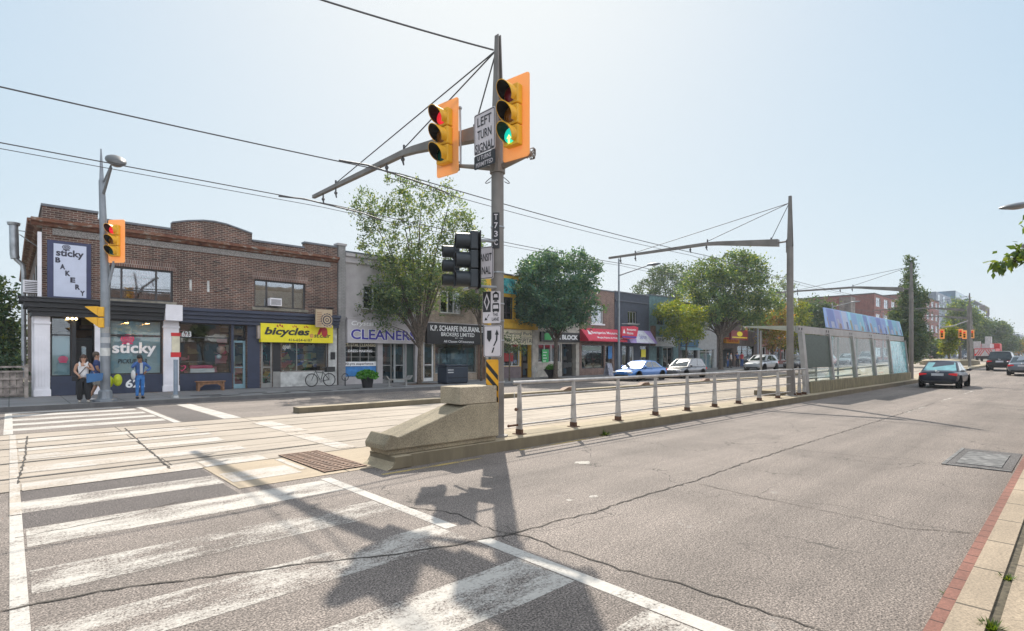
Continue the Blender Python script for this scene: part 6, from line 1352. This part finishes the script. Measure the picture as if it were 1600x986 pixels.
# litter bin
Y = 24.5; xa_, xb_ = onY(697.5, 600, Y)[0], onY(732, 600, Y)[0]; z1_ = onY(715, 570, Y)[1]; t = thing('litter_bin', 'large dark navy litter and recycling bin before the insurance office', 'litter bin', ((xa_ + xb_) / 2, Y, .15)); m_bin = pm('bin_navy', (.018, .028, .045), .4)
MB().box(xa_, Y, .2, xb_, Y + .9, z1_ - .1).build('body', m_bin, t, bevel=.06); MB().box(xa_ - .02, Y - .04, z1_ - .09, xb_ + .02, Y + .94, z1_).build('lid', m_bin, t, bevel=.03); MB().box(xa_ + .05, Y + .05, .15, xb_ - .05, Y + .85, .199).build('foot', m_blk, t)
for k in range(2): MB().box(xa_ + .1, Y - .012, z1_ - .32 - k * .14, xa_ + .5, Y - .002, z1_ - .26 - k * .14).build('slot_label', m_ltgrey, t)
MB().box(xa_ + .1, Y - .012, z1_ - .5 - .25, xb_ - .1, Y - .003, z1_ - .47 - .25).build('seam', m_blk, t)
# ring post, a-frame sign, small post
x = onY(835, 600, 25)[0]; t = thing('bicycle_stand', 'grey ring and post bicycle stand before the tax office', 'bicycle stand', (x, 25, .15)); MB().tube([(x, 25, .15), (x, 25, 1.0)], .035, 8).build('post', m_frame_g, t); mb = MB(); ring(mb, (x, 25, .85), .24, .025); mb.build('ring', m_frame_g, t, smooth=True)
x = onY(526.5, 600, 26.5)[0] + .6; t = thing('bicycle_stand', 'short dark bicycle stand at the cleaners window', 'bicycle stand', (x, 26.8, .15)); mb = MB(); ring(mb, (x, 26.8, .62), .18, .02); mb.build('ring', m_bk, t); MB().tube([(x, 26.8, .15), (x, 26.8, .6)], .03, 8).build('post', m_bk, t)
x = onY(951, 600, 26.3)[0]; t = thing('sandwich_board', 'folding sandwich board sign on the pavement by the paint shop', 'sandwich board', (x, 26.3, .15)); m_sbd = pm('board_face', (.30, .30, .36), .6, var=.4, scale=8)
for s_ in (-1, 1): MB().ext([(x - .32, 26.3 + s_ * .28, .15), (x + .32, 26.3 + s_ * .28, .15), (x + .3, 26.3 + s_ * .03, 1.15), (x - .3, 26.3 + s_ * .03, 1.15)], (0, s_ * .03, 0)).build('board', m_sbd, t)
# small posts with tags on the tramway near the far kerb
for i, px in enumerate((801,)): 
    x = onY(px, 600, 15.9)[0]; t = thing('marker_stake', 'tiny pale pair of stakes on the track slab beyond the railing', 'stake', (x, 15.8, .01)); MB().tube([(x, 15.8, 0), (x, 15.8, .25)], .012, 5).build('stake', m_wpl, t); MB().tube([(x + .3, 15.8, 0), (x + .3, 15.8, .3)], .012, 5).build('stake', m_wpl, t)
for px, Y in ((322, 24.3), (352, 23.6), (395, 24.6), (432, 23.7), (466, 24.5), (500, 23.8), (545, 24.2)):
    x = onY(px, 600, Y)[0]; o = MB().box(x - .55, Y - .16, .149, x + .55, Y + .16, .156).build('sidewalk_grate', m_blk); tag(o, 'narrow dark iron grate set in the far sidewalk', 'grate', 'iron grates in the far sidewalk')
# tree pit
for px, Y, lab in ((655, 25.8, 'mulch filled tree pit under the tall airy tree'), (868, 25.6, 'earth tree pit under the dense round tree')):
    x = onY(px, 600, Y)[0]; o = MB().box(x - .9, Y - .7, .14, x + .9, Y + .7, .158).build('tree_pit', pm('mulch', (.10, .06, .035), .95, var=.5, scale=20, bump=1)); tag(o, lab, 'tree pit')
# island planter in the distance
x = 86; t = thing('concrete_planter', 'low rounded concrete planter under the distant yellow green tree', 'planter', (x, 9.8, zg(x))); px0 = onX(1483, 555, x)[0]
MB().lathe([(3.0, 0), (2.9, .55), (2.3, .75), (.2, .8)], (x, px0, zg(x)), 24).build('rim', m_kerb, t, smooth=True)
# ================================================================== PEOPLE
def skin(name, chains, mat, parent, levels=1, org=(0, 0, 0)):
    """chains: lists of ((x, y, z), radius); points given twice are joined"""
    vs, rs, es, idx = [], [], [], {}
    for ch in chains:
        prev = None
        for p, r in ch:
            k = tuple(round(q, 4) for q in p)
            if k not in idx: idx[k] = len(vs); vs.append(p); rs.append(r)
            if prev is not None and prev != idx[k]: es.append((prev, idx[k]))
            prev = idx[k]
    me = bpy.data.meshes.new(name); me.from_pydata(vs, es, []); o = bpy.data.objects.new(name, me); sc.collection.objects.link(o)
    o.modifiers.new('k', 'SKIN'); me.skin_vertices or None
    if not me.skin_vertices: bpy.context.view_layer.objects.active = o
    sv = me.skin_vertices[0].data
    for i, r in enumerate(rs): sv[i].radius = r if hasattr(r, '__len__') else (r, r); sv[i].use_root = (i == 0)
    s_ = o.modifiers.new('s', 'SUBSURF'); s_.levels = s_.render_levels = levels
    dg = bpy.context.evaluated_depsgraph_get(); me2 = bpy.data.meshes.new_from_object(o.evaluated_get(dg)); o.modifiers.clear(); o.data = me2; me2.materials.clear(); me2.materials.append(mat)
    me2.polygons.foreach_set('use_smooth', [True] * len(me2.polygons)); o.parent = parent; return o
def person(label, loc, rz, h, skinm, hairm, J, wear, hair, group=None, thick=1.0, face=True):
    """J: joints at 1.70 m: facing -Y, right of the viewer is +X"""
    t = thing('person', label, 'person', loc, group); ORI[t.name] = Vector((0, 0, 0)); t.rotation_euler.z = rz; t.scale = (h / 1.7,) * 3; k = thick
    pel = ((0, 0, .95), .12 * k); sp = ((0, 0, 1.12), .105 * k); chs = ((0, 0, 1.32), .125 * k); nk = ((0, 0, 1.45), .05); hd0 = ((0, -.015, 1.54), .075); hd1 = ((0, -.01, 1.63), .088); hd2 = ((0, 0, 1.70), .05)
    head = [pel, sp, chs, nk, hd0, hd1, hd2]; ch = [head]
    for s_, arm in ((-1, J['armL']), (1, J['armR'])):
        sh = ((s_ * .17 * k, 0, 1.40), .055 * k); el = (arm[0], .042 * k); wr = (arm[1], .028); d = (Vector(arm[1]) - Vector(arm[0])).normalized(); hm = Vector(arm[1]) + d * .05
        ch.append([chs, sh, el, wr, (tuple(hm), .033)]); sdv = d.cross(Vector((.3, 1, .2))).normalized()
        for q in range(4): b = hm + sdv * (.017 * (q - 1.5)) + d * .025; ch.append([(tuple(hm), .033), (tuple(b), .011), (tuple(b + d * .03 + Vector((0, -.008, 0))), .009), (tuple(b + d * (.05 - .004 * abs(q - 1.5)) + Vector((0, -.02, 0))), .007)])
        b = hm - d * .02 + sdv * .035; ch.append([(tuple(hm), .033), (tuple(b), .011), (tuple(b + d * .03 + sdv * .01), .009)])
    for s_, leg in ((-1, J['legL']), (1, J['legR'])):
        hp = ((s_ * .085, 0, .90), .085 * k); ch.append([pel, hp, (leg[0], .058 * k), (leg[1], .036), ((leg[1][0], leg[1][1] - .02, .04), .034), ((leg[1][0], leg[1][1] - .13, .03), .028)])
    skin('body', ch, skinm, t)
    if 'top' in wear:
        m, sleeve = wear['top']; tc = [[((0, 0, .90), .15 * k), ((0, 0, .98), .15 * k), ((0, 0, 1.12), .135 * k), ((0, 0, 1.32), .155 * k), ((0, 0, 1.43), .07)]]
        for s_, arm in ((-1, J['armL']), (1, J['armR'])):
            shp = ((s_ * .17 * k, 0, 1.40), .068 * k); a = Vector(shp[0]); e = Vector(arm[0]); w_ = Vector(arm[1])
            if sleeve == 0: tc.append([((0, 0, 1.32), .155 * k), ((s_ * .125 * k, -.0, 1.42), .085)])
            elif sleeve == 1: tc.append([((0, 0, 1.32), .14 * k), shp, (tuple(a.lerp(e, .65)), .06 * k)])
            else: tc.append([((0, 0, 1.32), .14 * k), shp, (tuple(e), .056 * k), (tuple(e.lerp(w_, .92)), .042)])
        skin('top', tc, m, t)
    m, short, r0 = wear['legs']; tc = [[((0, 0, .99), .118 * k), ((0, 0, .92), .128 * k)]]
    for s_, leg in ((-1, J['legL']), (1, J['legR'])):
        kn = Vector(leg[0]); an = Vector(leg[1]); c_ = [((0, 0, .92), .128 * k), ((s_ * .088, 0, .84), .105 * k), (tuple(kn), .07 * k * r0)]
        if not short: c_ += [(tuple(kn.lerp(an, .5)), .062 * r0), (tuple(an), .056 * r0)]
        tc.append(c_)
    skin('trousers' if not short else 'shorts', tc, m, t)
    for leg in (J['legL'], J['legR']):
        x, y, z = leg[1]; MB().ball((x, y - .05, .045), (.05, .135, .045), 12, 8).build('shoe', wear['shoes'], t, smooth=True)
    mb = MB(); mb.ball((0, .02, 1.655), (.098, .108, .105), 14, 10)
    if hair == 'long': mb.ball((-.075, .03, 1.52), (.045, .07, .15), 10, 8).ball((.075, .03, 1.52), (.045, .07, .15), 10, 8).ball((0, .075, 1.52), (.09, .05, .16), 10, 8)
    mb.build('hair', hairm, t, smooth=True)
    if face:
        for s_ in (-1, 1): MB().ball((s_ * .032, -.098, 1.60), (.013, .008, .008), 8, 6).build('eye', m_blk, t)
        MB().ball((0, -.108, 1.575), (.012, .018, .02), 8, 6).build('nose', skinm, t, smooth=True); MB().box(-.024, -.104, 1.535, .024, -.095, 1.543).build('mouth', pm('lips', (.25, .06, .05), .6), t)
        for s_ in (-1, 1): MB().ball((s_ * .092, 0, 1.59), (.014, .02, .03), 8, 6).build('ear', skinm, t, smooth=True)
    return t
m_sk1 = pm('skin_light', (.42, .23, .15), .6, var=.05); m_sk2 = pm('skin_brown', (.24, .11, .06), .6, var=.05)
m_hr = pm('hair_brown', (.05, .022, .012), .6, var=.3, scale=20); m_hb = pm('hair_black', (.012, .01, .009), .5); m_hg = pm('hair_greying', (.10, .07, .05), .7)
m_tw = pm('cloth_white', (.62, .60, .60), .8, var=.1); m_bt = pm('cloth_black', (.014, .014, .016), .85); m_nv = pm('cloth_navy', (.045, .07, .20), .85); m_dn = pm('denim', (.05, .12, .33), .85, var=.2, scale=12); m_dn2 = pm('denim_jeans', (.04, .17, .45), .85, var=.2, scale=12); m_kh = pm('cloth_stone', (.35, .32, .28), .85)
stand = dict(armL=((-.26, .02, 1.12), (-.28, -.05, .88)), armR=((.26, .02, 1.12), (.28, -.05, .88)), legL=((-.1, -.02, .5), (-.11, .02, .09)), legR=((.1, -.02, .5), (.12, .02, .09)))
def at_walk(px, Y): return (onY(px, 600, Y)[0], Y, .15)
RC = math.atan2(1, 1) * 0 
J = dict(stand); J['armL'] = ((-.25, .02, 1.14), (-.12, -.24, 1.0)); J['armR'] = ((.29, -.02, 1.15), (.10, -.20, 1.30)); J['legR'] = ((.11, -.04, .5), (.14, -.02, .09))
p1 = at_walk(130.5, 23.35)
w1 = person('woman in white sleeveless top and wide black trousers with crossbody strap', p1, rad(-8), 1.60, m_sk1, m_hr, J, dict(top=(m_tw, 0), legs=(m_bt, False, 1.5), shoes=m_kh), 'long', thick=1.12)
def wpart(t, fn, name, m, smooth=False):
    mb = MB(); fn(mb); o = mb.build(name, m, None, smooth=smooth); o.parent = t; return o
wpart(w1, lambda mb: mb.tube([(.15, -.06, 1.43), (.05, -.175, 1.25), (-.12, -.165, 1.02), (-.22, -.08, .93)], .014, 6), 'bag_strap', m_bt)
for s_ in (-1, 1): wpart(w1, lambda mb: mb.tube([(s_ * .09, -.13, 1.30), (s_ * .105, -.085, 1.41), (s_ * .11, .0, 1.465), (s_ * .10, .09, 1.38)], .032, 6), 'top_strap', m_tw, True)
def loosen(t, o_name, label, cat, fn, m, extra=None):
    """a thing carried by a person: a top-level thing placed at the person's spot"""
    r = thing(o_name, label, cat, t.location, rz=t.rotation_euler.z); r.scale = t.scale; ORI[r.name] = Vector((0, 0, 0)); mb = MB(); fn(mb); mb.build('bag_body' , m, r, smooth=False)
    if extra: mb = MB(); extra(mb); mb.build('handle', m, r)
    return r
loosen(w1, 'shoulder_bag', 'small black crossbody bag at the hip of the woman in the white top', 'bag', lambda mb: mb.box(-.32, -.14, .80, -.16, -.02, .96), m_bt)
loosen(w1, 'tote_bag', 'large flat blue bag held by the woman in the white top', 'bag', lambda mb: mb.ext([(.1, -.22, .72), (.55, -.22, .80), (.58, -.22, 1.07), (.09, -.22, 1.05)], (0, .08, 0)), pm('blue_bag', (.03, .12, .28), .6), lambda mb: mb.tube([(.2, -.2, 1.05), (.24, -.16, 1.17), (.3, -.2, 1.06)], .01, 5))
wpart(w1, lambda mb: mb.box(.03, -.27, 1.30, .10, -.255, 1.43), 'phone', m_tw)
J = dict(stand); J['armL'] = ((-.22, -.05, 1.12), (-.10, -.22, .95)); J['armR'] = ((.22, -.08, 1.12), (.12, -.28, .93)); J['legL'] = ((-.09, -.14, .5), (-.1, -.22, .09)); J['legR'] = ((.09, .04, .5), (.1, .22, .09))
p2 = at_walk(151, 24.15)
w2 = person('man in a navy t-shirt seen from the side behind the lamp post', p2, rad(78), 1.70, m_sk1, m_hg, J, dict(top=(m_nv, 1), legs=(m_kh, True, 1.25), shoes=m_tw), 'short', thick=1.1)
loosen(w2, 'shopping_bag', 'yellow green shopping bag hanging from the hand of the man', 'bag', lambda mb: mb.ball((.02, -.30, .66), (.15, .2, .24), 10, 8), pm('lime_bag', (.55, .62, .02), .5, var=.2), lambda mb: mb.tube([(.02, -.2, .85), (.05, -.25, .93), (.02, -.3, .85)], .01, 5))
loosen(w2, 'shopping_bag', 'yellow green shopping bag sticking out right of the lamp post', 'bag', lambda mb: mb.ball((-.1, -.62, .72), (.13, .14, .22), 10, 8), pm('lime_bag', (.55, .62, .02), .5))
J = dict(stand); J['armL'] = ((-.30, -.10, 1.22), (-.09, -.15, 1.50)); J['armR'] = ((.38, .02, 1.20), (.17, -.10, 1.06)); J['legL'] = ((-.09, -.03, .5), (-.1, .0, .09)); J['legR'] = ((.09, -.01, .5), (.1, .02, .09))
p3 = at_walk(218.5, 24.1)
w3 = person('woman in blue denim jacket and jeans with hand raised to her head', p3, rad(10), 1.60, m_sk2, m_hb, J, dict(top=(m_dn, 2), legs=(m_dn2, False, 1.05), shoes=m_bt), 'short', thick=1.0)
wpart(w3, lambda mb: mb.box(-.045, -.165, 1.0, .045, -.13, 1.42), 'shirt_front', m_ltgrey); wpart(w3, lambda mb: mb.box(-.07, -.112, 1.59, -.008, -.1, 1.62).box(.008, -.112, 1.59, .07, -.1, 1.62), 'sunglasses', m_blk)
loosen(w3, 'tote_bag', 'white cloth bag at the side of the woman in denim', 'bag', lambda mb: mb.ball((-.25, -.08, .95), (.07, .12, .19), 10, 8), m_tw, lambda mb: mb.tube([(-.22, -.06, 1.1), (-.18, -.02, 1.38)], .01, 5))
J = dict(stand)
for px, Y, rz, tm, lm, lab in ((1142, 26.3, 20, m_tw, m_bt, 'distant pedestrian in a white top by the pizza shop'), (1152, 26.8, -40, m_nv, m_bt, 'distant pedestrian in navy by the pizza shop'), (1159, 26.0, 70, m_crim, m_dn, 'distant pedestrian in red by the pizza shop'), (1137, 27.0, 10, m_bt, m_dn, 'distant pedestrian in black beside the tree trunk')):
    p = at_walk(px, Y); person(lab, (p[0], p[1], .15 + zg(p[0])), rad(rz), 1.7, m_sk1, m_hb, J, dict(top=(tm, 1), legs=(lm, False, 1.1), shoes=m_bt), 'short', face=False)
# ================================================================== TREES
m_bark = pm('bark', (.10, .078, .06), .95, var=.4, scale=8, bump=.8)
F_ELM = foliage('elm_leaf', (.055, .11, .075), (.10, .165, .095), (.24, .28, .11), .46)
F_DENSE = foliage('dense_leaf', (.04, .10, .085), (.06, .14, .105), (.13, .21, .12), .38)
F_YEL = foliage('yellow_green_leaf', (.07, .13, .02), (.16, .22, .03), (.30, .30, .05), .5)
F_MID = foliage('mid_leaf', (.05, .11, .07), (.095, .17, .085), (.25, .30, .09), .46)
F_DK = foliage('dark_leaf', (.04, .085, .055), (.065, .12, .07), (.14, .18, .08), .38)
F_AUT = foliage('turning_leaf', (.10, .13, .02), (.22, .20, .03), (.35, .15, .04), .5)
def leaf(mb, p, d, sz, wd=.5):
    s_ = d.cross(Vector((random.gauss(0, 1), random.gauss(0, 1), random.gauss(0, 1)))).normalized() * sz * wd * .5
    o = len(mb.v); mid = p + d * sz * .45
    mb.v += [tuple(p), tuple(mid + s_), tuple(p + d * sz), tuple(mid - s_)]; mb.f.append((o, o + 1, o + 2, o + 3)); mb.m.append(0)
def tree(label, px, py_base, Y, blobs, n, mat, lsz=.13, trunk=.16, fork=None, stems=1, clump=.38, per=26, group=None, up=.3, name='street_tree', z0=.15, shell_=.45, limbs=9, X=None, drop=0.0, depthk=.85):
    """blobs: (px, py, half width, half height) of crown masses as seen, each turned into a rounded mass at the tree's own distance"""
    X = onY(px, 600, Y)[0] if X is None else X; z0 = z0 + zg(max(X, 0)); base = Vector((X, Y, z0)); d = fx * X + fy * Y
    t = thing(name, label, 'tree', tuple(base), group); E = []
    fwd = Vector((fx, fy, 0))
    for bx_, by_, rw, rh in blobs:
        c = dep(bx_, by_, d); E.append((c + fwd * random.uniform(-.25, .25) * rw * d / F, rw * d / F, rh * d / F))
    vol = [e[1] * e[1] * e[2] for e in E]; tot = sum(v ** .72 for v in vol); fol = MB(); tips = []
    for (c, a, b), v in zip(E, vol):
        k = max(3, int(n / per * v ** .72 / tot))
        for _ in range(k):
            q = Vector((random.gauss(0, 1), random.gauss(0, 1), random.gauss(0, 1))).normalized() * (shell_ + (1.02 - shell_) * random.random() ** .6) * (random.uniform(1.05, 1.35) if random.random() < .14 else 1)
            cc = c + Vector((q.x * a, q.y * a * depthk, q.z * b)); tips.append((cc, c)); cr = clump * random.uniform(.5, 1.35)
            out = (cc - c).normalized() + Vector((0, 0, up))
            for _ in range(int(per * random.uniform(.5, 1.5))):
                p = cc + Vector((random.gauss(0, .42), random.gauss(0, .42), random.gauss(0, .34))) * cr
                dd = (out * .5 + Vector((random.gauss(0, 1), random.gauss(0, 1), random.gauss(-drop, .8)))).normalized(); leaf(fol, p, dd, lsz * random.uniform(.6, 1.35))
    fol.build('crown', mat, t, fixn=False)
    zf = fork if fork is not None else z0 + 2.2; top = Vector((X + random.uniform(-.1, .1), Y, zf)); tr = MB()
    tr.tube([base - Vector((0, 0, .05)), base + Vector((0, 0, .3)), base.lerp(top, .6) + Vector((random.uniform(-.05, .05), 0, 0)), top], [trunk * 1.35, trunk, trunk * .85, trunk * .75], 10); tr.build('trunk', m_bark, t, smooth=True)
    lm = MB(); cen = [e[0] for e in E]; pick = cen + [p for p, _ in random.sample(tips, min(limbs * 3, len(tips)))]
    for i, e in enumerate(pick):
        s_ = top if i % 3 else base.lerp(top, .85); m_ = s_.lerp(e, .5) + Vector((random.uniform(-.15, .15), random.uniform(-.15, .15), .12 * (e - s_).length)); r0 = trunk * (.5 if i < len(cen) else .24)
        lm.tube([s_, s_.lerp(m_, .55) + Vector((0, 0, .05)), m_, e], [r0, r0 * .75, r0 * .5, r0 * .14], 5, cap=False)
    lm.build('limbs', m_bark, t, smooth=True); return t
tree('tall airy tree with upright shoots before the cleaners and insurance office', 655, 598, 25.8,
     [(590, 340, 42, 40), (625, 310, 34, 32), (655, 330, 36, 45), (700, 325, 34, 42), (715, 360, 30, 40), (600, 390, 46, 34), (640, 400, 50, 45), (690, 410, 44, 45), (612, 440, 46, 32), (655, 458, 52, 34), (612, 480, 34, 24), (622, 488, 30, 16), (696, 445, 36, 26), (650, 425, 60, 30), (625, 465, 50, 24), (574, 325, 26, 34), (735, 350, 16, 22), (588, 470, 24, 30), (600, 505, 20, 12), (630, 292, 12, 14), (660, 296, 12, 12), (708, 296, 9, 14)], 22000, F_ELM, lsz=.155, trunk=.125, fork=2.5, clump=.42, per=22, up=.9, limbs=6, shell_=.2)
tree('small leafy tree behind the black transit signals', 752, 598, 26.3, [(742, 385, 17, 26), (738, 455, 20, 22), (728, 472, 22, 14), (748, 478, 15, 12), (745, 425, 15, 24), (750, 455, 12, 20)], 4200, F_MID, lsz=.15, trunk=.07, fork=3.6, clump=.34, per=18, up=.8, limbs=7, shell_=.1)
tree('thin young tree before the animal hospital', 796, 598, 25.0, [(795, 540, 22, 14), (782, 532, 12, 12), (812, 548, 12, 9)], 900, F_ELM, lsz=.13, trunk=.05, fork=2.1, clump=.3, per=16, limbs=6, shell_=.1)
tree('dense round dark green tree before the tax office', 868, 590, 25.6,
     [(868, 440, 62, 46), (838, 440, 36, 36), (905, 430, 34, 34), (868, 480, 62, 34), (835, 480, 32, 26), (905, 475, 32, 32), (855, 410, 30, 18), (864, 497, 34, 12), (890, 488, 30, 18), (925, 420, 14, 16)], 30000, F_DENSE, lsz=.2, trunk=.17, fork=3.0, clump=.45, per=26, up=.2, limbs=8)
tree('yellow green tree before the teal building', 1072, 578, 25.3, [(1065, 495, 34, 24), (1045, 483, 22, 12), (1085, 505, 22, 20), (1065, 522, 34, 16), (1035, 490, 14, 10)], 9000, F_YEL, lsz=.2, trunk=.11, fork=3.2, clump=.5, per=24, up=.1, limbs=6)
tree('large spreading tree before the dark brick pizza shop', 1126, 576, 25.2,
     [(1150, 440, 46, 40), (1095, 445, 40, 30), (1120, 425, 34, 28), (1175, 425, 26, 26), (1110, 480, 46, 26), (1160, 480, 42, 24), (1195, 465, 24, 20), (1180, 500, 22, 14), (1090, 505, 26, 18), (1205, 480, 18, 16), (1155, 403, 26, 12)], 27000, F_MID, lsz=.25, trunk=.24, fork=3.8, clump=.62, per=26, up=.7, limbs=12, shell_=.25)
tree('big rounded tree behind the roofs of the teal and navy buildings', 1045, 560, 47, [(1045, 440, 44, 24), (1010, 452, 22, 14), (1075, 450, 28, 22), (1035, 430, 26, 14)], 9000, F_DK, lsz=.32, trunk=.4, fork=8, clump=.9, per=30, name='background_tree', limbs=5)
tree('yellow orange turning tree before the red brick building', 1207, 575, 25.4, [(1205, 505, 24, 22), (1190, 497, 14, 16), (1222, 500, 16, 24), (1205, 530, 22, 16)], 5000, F_AUT, lsz=.3, trunk=.14, fork=3.5, clump=.7, per=24, limbs=6)
tree('bright yellow green tree behind the second wire pole', 1232, 572, 26.5, [(1240, 500, 20, 26), (1255, 490, 14, 20), (1240, 530, 20, 20)], 3800, F_YEL, lsz=.32, trunk=.14, fork=3.6, clump=.7, per=22, limbs=5)
tree('dark green tree right of the second wire pole', 1272, 572, 26.5, [(1272, 495, 28, 28), (1285, 490, 20, 22), (1262, 520, 22, 28), (1280, 525, 24, 24)], 8000, F_DK, lsz=.34, trunk=.2, fork=3.8, clump=.8, per=26, limbs=6)
tree('grey green tall tree rising behind the row at the left of the second pole', 1225, 560, 44, [(1222, 455, 20, 26), (1215, 475, 24, 20)], 3500, F_ELM, lsz=.36, trunk=.3, fork=7, clump=.8, per=22, name='background_tree', limbs=5)
tree('small green tree poking up left of the chimney', 1305, 560, 44, [(1306, 482, 14, 12), (1330, 482, 14, 8), (1350, 480, 16, 7)], 2600, F_MID, lsz=.4, trunk=.2, fork=7, clump=.9, per=22, name='background_tree', limbs=4)
tree('tall pyramid shaped tree beside the shelter end pole', 1424, 590, 13.2,
     [(1421, 420, 8, 20), (1420, 450, 15, 22), (1422, 475, 24, 22), (1420, 500, 32, 22), (1424, 525, 35, 22), (1424, 548, 32, 18), (1440, 470, 10, 24), (1404, 505, 18, 20)], 34000, F_DK, lsz=.24, trunk=.14, fork=3.2, clump=.5, per=26, up=.8, limbs=8, X=None, name='street_tree', depthk=.6)
xx = 86; yy_ = onX(1483, 555, xx)[0]
tree('narrow bright yellow green tree in the distant island planter', 1483, 555, yy_, [(1483, 518, 7, 10), (1484, 532, 11, 14), (1483, 545, 9, 10)], 2200, F_YEL, lsz=.34, trunk=.12, fork=2.2, clump=.6, per=22, limbs=4, X=xx, z0=.75)
tree('green tree right of the distant yellow green one', 1497, 555, 0, [(1497, 530, 12, 14), (1495, 542, 9, 8)], 1600, F_MID, lsz=.4, trunk=.14, fork=2.5, clump=.7, per=20, limbs=4, X=95) if False else None
def far_tree(label, px, X, blobs, n, mat, lsz=.42, clump=1.3):
    n = int(n * 2.4); lsz = min(lsz, .55)
    Yt = onX(px, 555, X)[0]; tree(label, px, 555, Yt, blobs, n, mat, lsz=lsz, trunk=.3, fork=zg(X) + 3.5, clump=clump, per=24, name='distant_tree', limbs=4, X=X, z0=.0, group='distant street trees')
far_tree('bright distant tree below the glass tower', 1500, 150, [(1497, 488, 18, 16), (1510, 500, 20, 16), (1492, 505, 18, 12)], 3500, F_MID)
far_tree('distant dark tree behind the orange signals', 1520, 160, [(1515, 520, 22, 14), (1530, 510, 18, 12), (1505, 530, 16, 16)], 3500, F_DK)
far_tree('distant bushy tree above the fire truck', 1548, 190, [(1548, 520, 22, 14), (1535, 530, 16, 12), (1560, 515, 16, 12)], 3200, F_DK, .8, 1.7)
far_tree('distant dark tree right of the fire truck', 1568, 210, [(1566, 535, 18, 14), (1578, 540, 12, 10)], 2400, F_DK, .8, 1.7)
far_tree('distant orange tree near the end of the street', 1592, 230, [(1592, 543, 9, 7)], 700, F_AUT, .9, 1.5)
far_tree('distant small dark tree left of the narrow yellow green tree', 1462, 120, [(1462, 545, 10, 10)], 900, F_DK, .5, 1.0)
far_tree('distant low tree at the vanishing end of the street', 1610, 260, [(1606, 540, 14, 12)], 900, F_DK, 1, 2)
# side yard trees left of the bakery
tree('leafy tree in the yard behind the gate', 2, 600, 36, [(-10, 470, 22, 40), (2, 520, 16, 40), (-15, 560, 25, 30), (3, 560, 12, 26)], 5000, F_MID, lsz=.2, trunk=.2, fork=2.5, clump=.5, per=24, name='background_tree', X=-1.4)
tree('dark shrub behind the wooden gate', 12, 600, 31, [(10, 590, 14, 26), (-8, 585, 18, 30)], 2500, F_DK, lsz=.16, trunk=.08, fork=.8, clump=.4, per=22, name='shrub', X=-.4, z0=0)
tree('hedge like tree farther back in the side yard', 5, 590, 60, [(0, 540, 30, 40), (12, 560, 8, 16)], 3000, F_DK, lsz=.35, trunk=.3, fork=3, clump=.9, per=24, name='background_tree', X=-3)
# near tree at the right edge, mostly out of frame: its branches reach in
RT = onY(1600, 400, 1.2)[0]
tree('maple whose drooping branches reach in at the right edge', 1660, 700, -1.0, [(1586, 403, 17, 5), (1566, 411, 10, 2.5), (1600, 393, 10, 5), (1612, 345, 3, 5), (1740, 350, 50, 70), (1790, 300, 60, 70)], 5200, foliage('maple_leaf', (.05, .10, .03), (.10, .17, .05), (.2, .27, .07), .45), lsz=.13, trunk=.16, fork=3.0, clump=.16, per=18, X=13.5, drop=1.0, up=-.2, limbs=6, shell_=.1)
# low brush behind the far row so the horizon is closed
tree('row of garden trees behind the far shops, left part', 700, 560, 62, [(560, 520, 60, 30), (700, 520, 80, 26), (850, 520, 90, 26)], 3000, F_DK, lsz=.5, trunk=.3, fork=4, clump=1.2, per=22, name='background_tree', X=40) if False else None

# thin summer haze over the whole street
hm = bpy.data.materials.new('haze'); hm.use_nodes = True; hm.node_tree.nodes.remove(hm.node_tree.nodes['Principled BSDF'])
pv = hm.node_tree.nodes.new('ShaderNodeVolumePrincipled'); pv.inputs['Density'].default_value = 0.0005; pv.inputs['Color'].default_value = (.86, .91, 1.0, 1); pv.inputs['Anisotropy'].default_value = .2
hm.node_tree.links.new(pv.outputs[0], hm.node_tree.nodes['Material Output'].inputs['Volume'])
MB().box(-620, -1520, -1.2, 3020, 2520, 32).build('haze', hm, kind='stuff')
